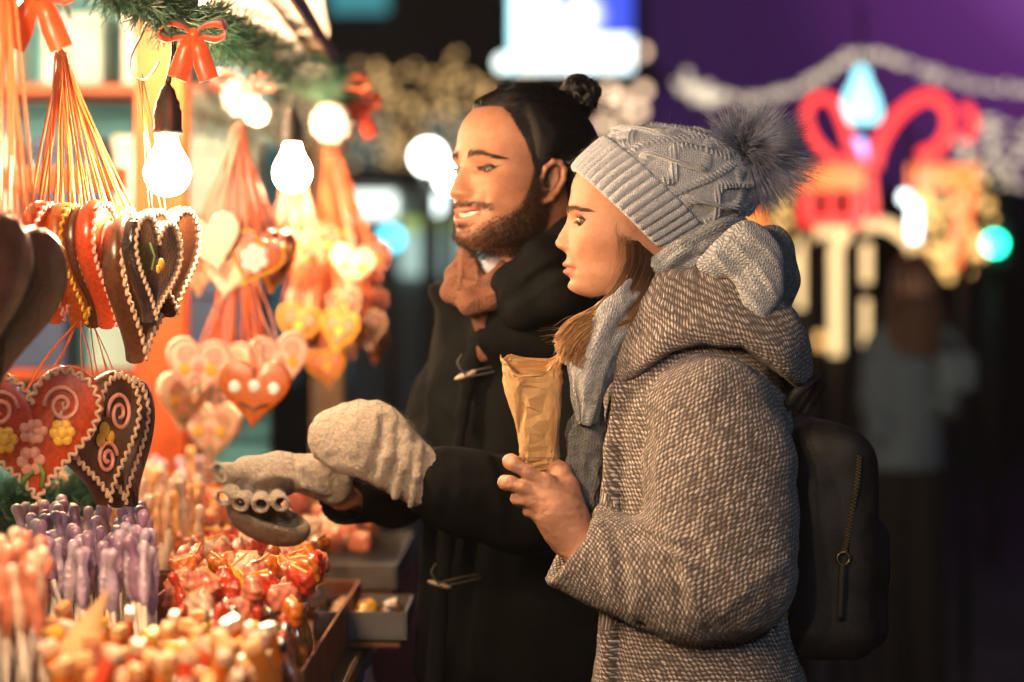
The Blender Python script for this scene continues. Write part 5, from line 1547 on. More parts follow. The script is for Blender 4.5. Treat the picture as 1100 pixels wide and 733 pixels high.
def build_hearts():
    K = {'dark': ('ginger', 'ice_cream', 'scroll'), 'plain': ('ginger_black', None, None), 'glossy': ('ginger_black', 'ice_cream', 'bead'), 'edged': ('ginger', 'ice_cream', None), 'amber': ('ginger_orange', 'ice_yellow', 'scroll'), 'red': ('ginger_red', 'ice_cream', 'flowers'),
         'cream': ('ginger_cream', None, None), 'creamf': ('ginger_cream', 'ice_pink', 'flowers'), 'dots': ('ginger_orange', None, 'dots'), 'yellow': ('ginger_orange', 'ice_yellow', 'white_flower'),
         'pinkedge': ('ginger_red', 'ice_pink', 'scroll')}
    proto = {}
    G1, G2, G3 = 'gingerbread hearts hanging at the front of the stall', 'gingerbread hearts in the middle bundle', 'small gingerbread hearts in the far bundle'
    rows = [
        # x, y, Y, width, yaw, roll, pitch, kind, apex, label, group
        (-2, 332, 2.95, .215, 58, 3, 4, 'plain', (10, -90, 3.02), 'big blurred dark gingerbread heart nearest the camera at the left edge', G1),
        (-30, 318, 2.86, .20, 60, -4, 0, 'plain', (10, -90, 3.02), 'dark gingerbread heart cut by the left edge behind the biggest one', G1),
        (62, 284, 3.36, .17, 68, 4, 0, 'pinkedge', (66, 58, 3.5), 'red glazed heart with pink piping beside the big dark heart', G1),
        (84, 286, 3.38, .175, 74, 2, 0, 'amber', (66, 58, 3.5), 'amber heart with yellow piping, second in the upper left row', G1),
        (99, 287, 3.40, .175, 77, -2, 0, 'dark', (66, 58, 3.5), 'brown heart with cream piping turned nearly edge on in the upper row', G1),
        (116, 286, 3.38, .18, 76, 3, 0, 'pinkedge', (66, 58, 3.5), 'red heart with pink piping turned nearly edge on left of the dark pair', G1),
        (148, 314, 3.40, .205, 76, 5, 0, 'edged', (66, 58, 3.5), 'dark heart with cream zigzag edge whose tip points lowest in the upper row', G1),
        (162, 290, 3.33, .150, 72, 6, 0, 'glossy', (151, 84, 3.38), 'glossy dark heart with cream piping hanging from the steel hook', G1),
        (180, 282, 3.44, .160, 68, -5, 0, 'edged', (151, 84, 3.38), 'dark heart with thin cream rim right behind the glossy one, beneath the front bulb', G1),
        (36, 470, 3.26, .190, 12, -4, 0, 'red', (85, 345, 3.36), 'orange-red heart with white lace edge and icing flowers, lower left', G1),
        (103, 474, 3.34, .185, 62, -9, 0, 'dark', (85, 345, 3.36), 'brown heart with cream zigzag edge right of the flowered heart', G1),
        (120, 478, 3.40, .185, 70, -10, 0, 'edged', (95, 345, 3.40), 'brown piped heart third in the lower left stack', G1),
        (136, 480, 3.46, .180, 76, -10, 0, 'plain', (100, 345, 3.44), 'plain dark heart at the back of the lower left stack', G1),
        (229, 263, 4.15, .105, -8, -14, 0, 'cream', (256, 135, 4.3), 'plain cream iced heart under the middle ribbon cone', G2),
        (272, 281, 4.20, .100, 10, 22, 0, 'yellow', (256, 135, 4.3), 'amber heart with yellow rim and white icing flower', G2),
        (244, 297, 4.26, .085, 0, 8, 0, 'cream', (256, 135, 4.3), 'smaller cream heart tucked behind the big cream heart', G2),
        (210, 292, 4.34, .095, 30, -6, 0, 'creamf', (256, 135, 4.3), 'pale heart with pink flowers at the left of the middle bundle', G2),
        (292, 288, 4.42, .095, 48, 6, 0, 'amber', (256, 135, 4.3), 'amber heart turned sideways right of the white flower heart', G2),
        (300, 276, 4.50, .10, 60, 0, 0, 'pinkedge', (256, 135, 4.3), 'red heart turned edge on between the middle and far bundles', G2),
        (212, 398, 4.20, .115, 18, 6, 0, 'creamf', (250, 300, 4.3), 'cream heart with pink flowers at the left of the middle lower row', G2),
        (242, 400, 4.28, .11, -10, 0, 0, 'creamf', (250, 300, 4.3), 'cream heart with pink flowers behind the three dot heart', G2),
        (273, 425, 4.10, .122, 4, 3, 0, 'dots', (262, 300, 4.2), 'amber heart with a row of three white dots', G2),
        (300, 392, 4.22, .11, 24, -8, 0, 'creamf', (270, 300, 4.3), 'cream heart with pink flowers above right of the three dot heart', G2),
        (196, 432, 4.45, .11, 40, 4, 0, 'creamf', (250, 300, 4.4), 'cream flowered heart low behind the left of the middle lower row', G2),
        (228, 465, 4.60, .12, -20, 4, 0, 'creamf', (240, 380, 4.6), 'lowest pale heart behind the three dot heart', G2)]
    far = [(318, 268), (330, 282), (344, 264), (356, 282), (368, 268), (378, 288), (392, 270), (404, 282), (320, 352), (336, 362), (350, 396), (366, 358), (380, 366), (394, 356), (404, 368), (328, 330), (372, 332), (398, 330)]
    kinds = ['pinkedge', 'amber', 'red', 'dark', 'amber', 'creamf', 'dark', 'pinkedge', 'amber', 'dark']
    for i, (x, y) in enumerate(far):
        up = y < 300
        rows.append((x, y, 4.75 + 0.035 * ((i * 7) % 11), .078 + .006 * (i % 3), [20, -30, 50, 5, 65][i % 5], [4, -8, 10][i % 3], 0, 'amber' if i == 10 else kinds[i % 10],
                     ((316, 150, 4.85) if x < 340 else (354, 158, 5.0)) if up else (x - 6 + 0.2 * (360 - x), 285, 4.9),
                     'lone orange heart hanging lowest in the far bundle' if i == 10 else 'small blurred gingerbread heart in the far bundle before the man', G3))
    for (x, y, Y, w, yaw, roll, pitch, kind, apex, label, group) in rows:
        if kind not in proto: proto[kind] = heart_proto(K[kind]); o = proto[kind]
        else: o = copy_tree(proto[kind]); 
        for ch in list(o.children):
            if ch.name.startswith('ribbon'): bpy.data.objects.remove(ch)
        c = P(x, y, Y)
        rot = Matrix.Rotation(math.radians(yaw), 4, 'Z') @ Matrix.Rotation(math.radians(roll), 4, 'Y') @ Matrix.Rotation(math.radians(pitch), 4, 'X')
        o.location = tuple(c); o.rotation_euler = rot.to_euler(); o.scale = (w, w, w * 1.08)
        tag(o, label, 'gingerbread heart', group)
        inv = (Matrix.Translation(Vector(c)) @ rot @ Matrix.Diagonal((w, w, w * 1.08, 1))).inverted()
        A = P(*apex); mb = MB()
        for s in (-1, 1):
            a = np.array(inv @ Vector(A + RNG.normal(0, 0.004, 3))); b = np.array([0.03 * s, 0, 0.30]); m_ = (a + b) / 2 + [0.04 * s, 0, 0]
            v, f = ribbon_strip([a, m_, b], 0.0036 / w, (1, 0.3, 0), 8, 0.0009 / w); mb.add(v, f)
        mb.build('ribbon', M_['ribbon_pink'] if (kind in ('creamf', 'dark', 'cream')) else M_['ribbon'], o, True, local=True)
    # bunched spare ribbons that make each cone
    for (apex, x0, x1, yb, Y, n, lab) in (((66, 58, 3.5), 30, 150, 232, 3.45, 26, 'wide coral cone of hanging ribbons at the upper left'), ((256, 135, 4.3), 205, 300, 250, 4.3, 34, 'coral cone of hanging ribbons in the middle of the stall'),
                                          ((316, 150, 4.85), 292, 342, 250, 4.85, 22, 'coral ribbon cone beside the second bulb'), ((354, 158, 5.0), 334, 400, 255, 5.0, 24, 'farthest coral ribbon cone right of the second bulb'),
                                          ((250, 296, 4.3), 225, 290, 385, 4.35, 22, 'straight hanging ribbons below the cream hearts'), ((360, 285, 4.95), 300, 410, 350, 4.95, 40, 'curtain of thin ribbons in the far bundle'), ((10, -90, 3.02), -30, 40, 240, 3.0, 12, 'pale ribbons hanging at the left edge')):
        A = P(*apex); mb = MB(); flat = (yb - apex[1]) < 95
        for i in range(n):
            x = x0 + (x1 - x0) * (i + RNG.random()) / n
            a = A + (np.array([0, 0, 0]) if not flat else (P(x * 0.7 + 0.3 * (x0 + x1) / 2, apex[1], apex[2]) - A)) + RNG.normal(0, 0.004, 3)
            b = P(x, yb + RNG.normal(0, 8), Y + RNG.normal(0, 0.035))
            v, f = ribbon_strip([a, (a + b) / 2 + RNG.normal(0, 0.003, 3), b], 0.0042, (1, 0.4 * RNG.normal(), 0), 6, 0.0008); mb.add(v, f)
        o = mb.build('ribbon_bundle', M_['ribbon'] if RNG.random() < 0.8 else M_['ribbon_pink'], None, True); tag(o, lab, 'ribbon', 'ribbon bundles')


# ---------------------------------------------------------------- sweets
def sweets():
    def pm(n, c, rough=0.3, coat=0.6): return simple(n, c, rough, 0.3, 60, 0.3, coat=coat)
    col_ = dict(purple=pm('lilac_wrapper', (0.42, 0.32, 0.43)), mauve=pm('mauve_wrapper', (0.28, 0.16, 0.26)), cream=pm('cream_wrapper', (0.66, 0.45, 0.31)), pink=pm('pink_wrapper', (0.62, 0.20, 0.12)), orange=pm('orange_wrapper', (0.55, 0.14, 0.012)),
                red=pm('red_wrapper', (0.50, 0.05, 0.02)), white=pm('white_sugar', (0.74, 0.38, 0.16), 0.5, 0), amber=simple('amber_syrup_glass', (0.32, 0.11, 0.02), 0.08, 0.4, 30, coat=1.0), brown=pm('brown_chocolate', (0.10, 0.04, 0.02)), yellow=pm('yellow_wrapper', (0.72, 0.45, 0.05)), teal=pm('teal_wrapper', (0.03, 0.22, 0.28)), foil=simple('silver_foil', (0.7, 0.68, 0.64), 0.25, 0.3, 90, 0.5, metallic=1.0), stick=simple('paper_stick', (0.7, 0.6, 0.5), 0.7))
    def stick_proto(m1, m2):
        o = empty('candy_bar'); b = MB(); b.box((-.010, -.006, -.15), (.010, .006, 0), .002); b.build('wrapper', col_[m1], o, local=True)
        c = MB(); c.box((-.0106, -.0066, -.004), (.0106, .0066, .009), .002); c.build('sugar_top', col_[m2], o, local=True); return o
    def lolly_proto(m1, s):
        o = empty('wrapped_lollipop')
        f = lambda p: smin(ellipsoid(p, (0, 0, -.004), (.0105, .0085, .028)) + 0.0024 * np.abs(np.sin(p[:, 2] * 290 + p[:, 0] * 420 + np.sin(p[:, 1] * 500))), cone(p, (0, 0, .018), (.004, 0, .036), .0032, .0075), .005)
        v, q = mesh_sdf(f, (-.026, -.02, -.034), (.026, .02, .056), .0026); mesh('candy', v, q, col_[m1], o, local=True)
        b = MB(); b.tube([(0, 0, -.022), (0, 0, -.15)], .0028, 6); b.build('stick', col_['stick'], o, True, local=True); return o
    def bottle_proto(m1, m2):
        o = empty('syrup_bottle'); pr = [(0, -.14), (.013, -.14), (.0145, -.132), (.0145, -.05), (.011, -.03), (.006, -.018), (.0055, 0)]; n = 12
        an = np.linspace(0, 2 * PI, n, endpoint=False)
        def lathe(nm, pr, m):
            V = [(a * math.cos(t), a * math.sin(t), z) for a, z in pr for t in an]
            mesh(nm, V, [(i * n + j, i * n + (j + 1) % n, (i + 1) * n + (j + 1) % n, (i + 1) * n + j) for i in range(len(pr) - 1) for j in range(n)], col_[m], o, local=True)
        lathe('glass', pr, m1); lathe('foil_cap', [(0.0055, -.004), (.0075, -.004), (.0078, .010), (.005, .014), (0, .014)], m2); return o
    def packet_proto(m1, m2):
        o = empty('sweet_packet')
        f = lambda p: rbox(p, (0, 0, 0), (.024, .012, .020), .010) + .002 * np.sin(p[:, 0] * 330) * np.sin(p[:, 2] * 290 + 1)
        v, q = mesh_sdf(f, (-.035, -.022, -.03), (.035, .022, .03), .003); mesh('wrapper', v, q, col_[m1], o, local=True)
        b = MB(); b.box((-.017, -.0015, .014), (.017, .0015, .025), .0006); b.build('seal', col_[m2], o, local=True); return o
    P_ = {}
    def get(key):
        kind, a, b = key
        f = dict(bar=stick_proto, bottle=bottle_proto, packet=packet_proto).get(kind)
        if key not in P_:
            P_[key] = f(a, b) if f else lolly_proto(a, .02); return P_[key], P_[key]
        return copy_tree(P_[key]), P_[key]
    def scatter(n, px0, px1, Y0, Y1, z0, z1, keys, label, cat, group, tilt=12, lean=(0, 0), sc=1.0, mind=0.017):
        pts = []; tries = 0
        while len(pts) < n and tries < 20000:
            tries += 1
            Y = Y0 + (Y1 - Y0) * RNG.random(); x = px0 + (px1 - px0) * RNG.random(); X = (x - 550) * Y / F
            if X > -0.27: continue
            if all((X - a) ** 2 + (Y - b) ** 2 > mind ** 2 for a, b, _ in pts):
                pts.append((X, Y, z0 + (z1 - z0) * RNG.random()))
        for k, (X, Y, z) in enumerate(pts):
            o, _ = get(keys[k % len(keys)] if RNG.random() < .7 else keys[int(RNG.integers(len(keys)))])
            o.location = (X, Y, z); s = sc * RNG.uniform(.9, 1.12); o.scale = (s, s, s)
            o.rotation_euler = (math.radians(lean[0] + RNG.normal(0, tilt * .6)), math.radians(lean[1] + RNG.normal(0, tilt)), RNG.uniform(0, PI))
            tag(o, label, cat, group)
    scatter(84, 40, 290, 2.52, 2.98, 1.005, 1.045, [('bar', 'orange', 'white'), ('bar', 'orange', 'cream'), ('bar', 'amber', 'white'), ('bar', 'pink', 'white'), ('bar', 'red', 'cream'), ('bar', 'orange', 'yellow')], 'orange, pink or red candy bar with lighter top in the front row', 'candy bar', 'orange candy bars in front', 8, (6, -14), 1.05, .0185)
    scatter(34, -30, 45, 2.62, 2.98, 1.07, 1.11, [('lolly', 'pink', 0), ('lolly', 'cream', 0)], 'pale pink wrapped lollipop in the front left corner', 'lollipop', 'pale lollipops in the front left corner', 8, (0, 0), 1.1, .0165)
    scatter(108, 22, 165, 3.05, 3.70, 1.055, 1.095, [('lolly', 'purple', 0), ('lolly', 'purple', 0), ('lolly', 'mauve', 0)], 'lilac wrapped lollipop in the purple bunch', 'lollipop', 'lilac lollipops', 8, (0, 0), 1.12, .0175)
    scatter(80, 60, 215, 3.85, 4.45, 1.055, 1.10, [('lolly', 'cream', 0), ('lolly', 'white', 0), ('lolly', 'cream', 0)], 'cream wrapped lollipop in the pale bunch behind the lilac ones', 'lollipop', 'cream lollipops', 8, (0, 0), 1.25, .022)
    scatter(46, 135, 215, 4.7, 5.6, 1.07, 1.11, [('lolly', 'purple', 0), ('lolly', 'white', 0)], 'pale lollipop in the far bunch below the green garland', 'lollipop', 'far pale lollipops', 8, (0, 0), 1.35, .030)
    scatter(60, 205, 330, 4.4, 5.5, 1.03, 1.09, [('packet', 'orange', 'cream'), ('packet', 'pink', 'yellow'), ('packet', 'cream', 'white')], 'orange or pink sweet packet in the heap behind the glove', 'sweets packet', 'far sweet packets', 25, (0, 0), 1.1, .034)
    scatter(125, 190, 345, 3.10, 4.15, .985, 1.06, [('packet', 'pink', 'cream'), ('packet', 'orange', 'white'), ('packet', 'pink', 'white'), ('packet', 'red', 'yellow'), ('packet', 'cream', 'white')], 'pink or orange sweet packet in the heap below the glove', 'sweets packet', 'sweet packets below the glove', 25, (0, 0), .85, .0255)
    scatter(64, 190, 345, 2.80, 3.30, .985, 1.03, [('bottle', 'amber', 'foil'), ('bottle', 'brown', 'foil'), ('bottle', 'amber', 'red'), ('bottle', 'teal', 'foil'), ('lolly', 'red', 0)], 'small amber or brown syrup bottle with foil cap near the counter edge', 'bottle', 'syrup bottles near the counter edge', 8, (0, 4), .9, .022)
    scatter(10, 205, 250, 2.70, 2.95, 1.0, 1.02, [('lolly', 'yellow', 0)], 'yellow wrapped lollipop at the bottom edge', 'lollipop', 'yellow lollipops', 14, (0, 0), .6, .02)
    scatter(60, 345, 425, 4.35, 5.2, 1.0, 1.05, [('packet', 'pink', 'white'), ('packet', 'cream', 'pink'), ('packet', 'pink', 'cream')], 'pale pink packet on the raised tray at the far end', 'sweets packet', 'pale packets on the far tray', 25, (0, 0), .9, .026)
    # open display boxes that hold them
    bx = simple('cardboard_display_box', (0.16, 0.055, 0.022), 0.7, 0.25, 14, 0.15); bt = simple('teal_display_box', (0.04, 0.12, 0.15), 0.6)
    for (X0, X1, Y0, Y1, h, m, lab) in ((-.63, -.285, 2.48, 3.0, .085, bt, 'teal open box holding the orange candy bars'), (-.78, -.50, 3.03, 3.74, .13, bx, 'brown open box holding the lilac lollipops'), (-.88, -.49, 3.80, 4.5, .13, bx, 'brown open box holding the cream lollipops'),
                                         (-.50, -.262, 3.05, 4.2, .075, bx, 'low brown box of pink and orange packets'), (-.92, -.62, 4.62, 5.66, .14, bx, 'far brown box below the green garland')):
        o = empty('display_box', ((X0 + X1) / 2, (Y0 + Y1) / 2, .885), lab, 'box', 'display boxes on the counter'); t = .006
        for nm, lo, hi in (('base', (X0, Y0, .884), (X1, Y1, .892)), ('side', (X0, Y0, .892), (X0 + t, Y1, .885 + h)), ('side', (X1 - t, Y0, .892), (X1, Y1, .885 + h)), ('side', (X0 + t, Y0, .892), (X1 - t, Y0 + t, .885 + h)), ('side', (X0 + t, Y1 - t, .892), (X1 - t, Y1, .885 + h))):
            b = MB(); b.box(lo, hi, .001); b.build(nm, m, o)
    # two shallow trays at the counter edge
    for (x, y, Y, w, d, lab) in ((392, 648, 3.98, .15, .26, 'grey metal tray of sweets at the counter edge'), (384, 596, 4.75, .19, .75, 'raised tray heaped with pale pink packets')):
        c = P(x, y, Y); c[2] = max(c[2], .93) if Y < 4.5 else .97
        o = empty('tray', c, lab, 'tray', 'trays at the counter edge'); b = MB(); t = .004; hh = .045
        b.box(c + [-w / 2, -d / 2, -hh], c + [w / 2, d / 2, -hh + t], .001); b.build('base', M_['tray'], o)
        for lo, hi in (((-w / 2, -d / 2, -hh + t), (-w / 2 + t, d / 2, 0)), ((w / 2 - t, -d / 2, -hh + t), (w / 2, d / 2, 0)), ((-w / 2 + t, -d / 2, -hh + t), (w / 2 - t, -d / 2 + t, 0)), ((-w / 2 + t, d / 2 - t, -hh + t), (w / 2 - t, d / 2, 0))):
            b = MB(); b.box(c + lo, c + hi, .001); b.build('rim', M_['tray'], o)
        b = MB(); zt = c[2] - hh - .001
        b.box((c[0] - w / 2 + .01, c[1] - d / 2 + .01, .884), (c[0] + w / 2 - .01, c[1] + d / 2 - .01, zt), .003); r = b.build('riser', bx); tag(r, 'low riser under the ' + lab, 'riser')
        if Y < 4.5:
            for i in range(16):
                q, _ = get([('packet', 'cream', 'white'), ('packet', 'yellow', 'white'), ('packet', 'brown', 'foil')][i % 3]); q.location = (c[0] + (i % 3 - 1) * .042, c[1] - .10 + (i // 3) * .042, c[2] - .022 + .006 * RNG.random()); q.scale = (.75,) * 3
                q.rotation_euler = (RNG.normal(0, .25), RNG.normal(0, .25), RNG.random() * 3); tag(q, 'small cream, yellow or brown packet in the grey tray', 'sweets packet', 'packets in the grey tray')
    # tan paper cone standing among the sweets
    pp = simple('tan_paper', (0.52, 0.30, 0.13), 0.7, 0.12, 30, 0.3)
    a = P(62, 742, 2.66); tip = P(117, 630, 2.72); n, m = 18, 14; V = []
    for i in range(n):
        t = i / (n - 1); c = a * (1 - t) + tip * t; w = .030 * math.sin(PI * min(1, t * .72 + .28)) ** .8 * (1 - t) ** .45 + .0004
        for j in range(m):
            s = (j / (m - 1) - .5) * 2; V.append(c + np.array([s * w * .80, .35 * w * (s * s - .4), -s * w * .35]))
    V = np.array(V); F1 = [(i * m + j, i * m + j + 1, (i + 1) * m + j + 1, (i + 1) * m + j) for i in range(n - 1) for j in range(m - 1)]
    V2 = V + [0, .0012, 0]; nn = len(V)
    rim = [i * m for i in range(n)] + [(n - 1) * m + j for j in range(1, m)] + [i * m + m - 1 for i in range(n - 2, -1, -1)] + [j for j in range(m - 2, 0, -1)]
    F2 = [tuple(k + nn for k in f[::-1]) for f in F1] + [(rim[i], rim[(i + 1) % len(rim)], rim[(i + 1) % len(rim)] + nn, rim[i] + nn) for i in range(len(rim))]
    o = mesh('paper_scoop', np.vstack([V, V2]), F1 + F2, pp); tag(o, 'pointed tan paper scoop standing up among the candy bars', 'paper scoop')


def build_stall():
    s = empty('market_stall', (-1.1, 4.0, 0), 'wooden sweet stall with white canvas roof and teal end wall', 'market stall')
    def part(nm, lo, hi, m, bev=.004):
        b = MB(); b.box(lo, hi, bev); return b.build(nm, M_[m], s)
    part('counter_top', (-1.9, 1.5, .85), (-.24, 6.0, .88), 'wood')
    # skirt cloth with folds
    n, m = 160, 12; Y = np.linspace(1.5, 6.0, n); V = []
    for j in range(m):
        z = .848 - .83 * j / (m - 1); V += [(-.232 + .016 * (j / m + .15) * math.sin(y * 42 + .8 * math.sin(y * 9)), y, z) for y in Y]
    mesh('counter_skirt', V, [(j * n + i, j * n + i + 1, (j + 1) * n + i + 1, (j + 1) * n + i) for j in range(m - 1) for i in range(n - 1)], M_['red_cloth'], s)
    part('post', (-.50, 6.02, 0), (-.42, 6.10, 1.93), 'wood'); part('post', (-1.98, 1.42, 0), (-1.90, 1.50, 2.5), 'wood')
    part('post', (-.76, 4.86, .882), (-.66, 4.96, 2.04), 'orange_wood')
    part('eave_beam', (-.395, 1.5, 1.925), (-.355, 6.1, 1.965), 'wood')
    b = MB()
    for k in range(9):
        z0 = 0.0 + k * .28; b.box((-2.0, 6.2, z0), (-.62, 6.23, z0 + .272), .004)
    b.build('end_wall', M_['teal_wall'], s)
    b = MB()
    for k in range(9): b.box((-2.03, 1.5, k * .28), (-2.0, 6.2, k * .28 + .272), .004)
    b.build('back_wall', M_['teal_wall'], s)
    for z, X1 in ((1.28, -.66), (1.655, -.66), (1.98, -.75)): part('shelf', (-1.95, 5.92, z), (X1, 6.195, z + .025), 'orange_wood')
    part('rail', (-1.9, 5.0, 1.685), (-.80, 5.03, 1.735), 'orange_wood')
    # sagging canvas roof
    n, m = 40, 18; V = []
    for i in range(n):
        y = 1.4 + 3.65 * i / (n - 1)
        for j in range(m):
            t = j / (m - 1); V.append((-.40 - 1.65 * t, y, 1.972 + .62 * t - .05 * math.sin(PI * t) * (1 + .4 * math.sin(i * .9))))
    V = np.array(V); F1 = [(i * m + j, i * m + j + 1, (i + 1) * m + j + 1, (i + 1) * m + j) for i in range(n - 1) for j in range(m - 1)]
    V2 = V + [0, 0, .004]
    mesh('canvas_roof', np.vstack([V, V2]), F1 + [tuple(k + len(V) for k in f[::-1]) for f in F1], M_['canvas'], s)
    # a canvas valance closing the far gable
    V = []; n = 30
    for j in range(n):
        t = j / (n - 1)
        x = -.385 - .36 * t; y = 5.06 + .02 * math.sin(t * 14)
        V += [(x, y, 2.02 + .9 * min(1, t * 2.5)), (x, y, 1.90 + .22 * t + .012 * math.sin(t * 20))]
    mesh('valance', V, [(2 * j, 2 * j + 2, 2 * j + 3, 2 * j + 1) for j in range(n - 1)], M_['canvas'], s)
    # stock on the end shelves
    cb = simple('cream_gift_box', (0.76, 0.78, 0.74), 0.6, 0.15, 10); tb = simple('pale_teal_gift_box', (0.35, 0.52, 0.52), 0.6, 0.15, 10); bb = simple('navy_gift_box', (0.03, 0.06, 0.16), 0.5, 0.2, 10)
    k = 0
    for z, w, h, xs in ((1.681, .17, .20, (-1.86, -1.64, -1.40, -1.18, -.98, -.80)), (2.006, .15, .18, (-1.84, -1.60, -1.38, -1.16, -.96)), (1.306, .20, .22, (-1.88, -1.58, -1.30, -1.04, -.82))):
        for x in xs:
            m = (cb, tb, cb, bb)[k % 4] if z > 1.4 else (bb if k % 2 else tb); k += 1
            o = empty('gift_box', (x + w / 2, 6.05, z), 'blurred %s box on the %s shelf of the end wall' % ({cb.name: 'cream', tb.name: 'pale teal', bb.name: 'navy'}[m.name], 'bottom' if z < 1.4 else 'middle' if z < 1.9 else 'top'), 'box', 'boxes on the end wall shelves')
            b = MB(); b.box((x, 5.96, z), (x + w, 6.16, z + h * .8), .004); b.build('carton', m, o); b = MB(); b.box((x - .004, 5.955, z + h * .8 + .001), (x + w + .004, 6.165, z + h), .004); b.build('lid', m, o)
    # fir garlands
    g = empty('fir_garland', P(190, 18, 3.35), 'green fir garland running along the stall eave above the bulbs', 'garland', 'fir garlands'); fir('x', np.array([P(60, -60, 3.0), P(130, -14, 3.2), P(190, 12, 3.38), P(250, 42, 3.8), P(300, 66, 4.3), P(350, 86, 4.8), P(372, 98, 5.2)]), .036, 17000, g, 0.0, 0.034)
    g = empty('fir_garland', P(250, 130, 5.4), 'frosted pale fir garland hung across the far end of the stall', 'garland', 'fir garlands'); fir('x', np.array([P(190, 118, 5.4), P(240, 132, 5.4), P(290, 136, 5.4), P(335, 122, 5.4), P(375, 108, 5.3)]), .06, 2600, g, .85)
    g = empty('fir_garland', P(45, 545, 3.80), 'green fir garland lying along the red cloth riser', 'garland', 'fir garlands'); fir('x', np.array([P(-30, 548, 3.80), P(20, 545, 3.80), P(60, 540, 3.82), P(100, 528, 3.9)]), .045, 2600, g)
    g = empty('fir_garland', P(185, 478, 5.0), 'short fir garland on the counter beside the orange post', 'garland', 'fir garlands'); fir('x', np.array([P(120, 500, 5.0), P(160, 488, 5.0), P(200, 470, 5.0), P(228, 452, 5.0)]), .05, 2600, g)
    b = MB(); c0 = P(-40, 556, 3.9); c1 = P(92, 0, 3.9); b.box((c0[0], 3.82, .884), (c1[0], 4.05, c0[2]), .012); r = b.build('cloth_riser', M_['red_cloth'], None, True); tag(r, 'red cloth covered riser at the left behind the lilac lollipops', 'riser')
    o = bow(P(207, 38, 3.32), .045, 'large red satin bow on the garland beside the front bulb', M_['red_satin'], .25, True, .8)
    bow(P(366, 92, 4.9), .058, 'red bow at the far end of the eave garland', M_['red_satin'], -.2, False); bow(P(383, 112, 5.05), .050, 'dark red felt bow at the very end of the garland', M_['dark_red'], .3)
    bow(P(40, -4, 3.1), .05, 'blurred red bow cut by the top left corner', M_['red_satin'], .2)
    bow(P(262, 92, 4.6), .06, 'orange-red bow hanging above the middle ribbon cone', M_['red_satin'], .1, False)
    # frosted baubles / snow ornaments
    sn = simple('white_frosted_felt', (0.82, 0.80, 0.78), 0.8, 0.1, 60)
    for x, y, Y, r, lab in ((258, 104, 4.6, .034, 'white frosted ornament below the middle bow'), (356, 132, 4.95, .040, 'white frosted ornament beside the far red bow'), (276, 122, 4.7, .022, 'small white frosted ornament left of the second bulb')):
        c = P(x, y, Y); o = empty('frosted_ornament', c, lab, 'ornament', 'white ornaments'); v, q = mesh_sdf(lambda p: np.linalg.norm(p - c, axis=1) - r - .006 * np.sin(p[:, 0] * 180) * np.sin(p[:, 2] * 170) * np.sin(p[:, 1] * 190), c - r * 1.4, c + r * 1.4, r / 10); mesh('ball', v, q, sn, o)
        g_, h_, _ = sweep_geo(catmull([c + [0, 0, r], c + [.002, 0, r + .04]], 4), .0012, .0012, 5); mesh('thread', g_, h_, M_['steel'], o)
    # steel hook
    pts = catmull([P(160, 18, 3.38), P(152, 38, 3.37), P(141, 60, 3.36), P(140, 76, 3.36), P(151, 85, 3.36), P(163, 79, 3.36), P(171, 66, 3.36)], 40)
    g_, h_, _ = sweep_geo(pts, .0019, .0019, 8); o = mesh('wire_hook', g_, h_, M_['steel']); tag(o, 'bent steel wire hook hanging from the fir garland', 'hook')
    # the bulbs
    bulb(P(180, 186, 3.40), .0335, 'bare lit bulb in a black socket nearest in view, beside the big red bow', M_['bulb'], P(184, 20, 3.42))
    bulb(P(314, 186, 4.62), .0335, 'bare lit bulb in a black socket between the two far ribbon cones', M_['bulb'], P(318, 78, 4.62))
    for X, Yb, z in ((-.60, 2.44, 1.80), (-.55, 2.02, 1.76), (-.50, 1.55, 1.74), (-.86, 4.15, 2.0), (-1.35, 4.6, 2.05), (-.62, 4.72, 2.04), (-1.05, 5.25, 2.14), (-1.6, 5.3, 2.16)): bulb((X, Yb, z), .0335, 'bare lit bulb added out of view', M_['bulb'], np.array([X + .1, Yb + .02, 1.93]))  # last five added inside the stall to brighten end wall and canvas
    build_hearts(); sweets()
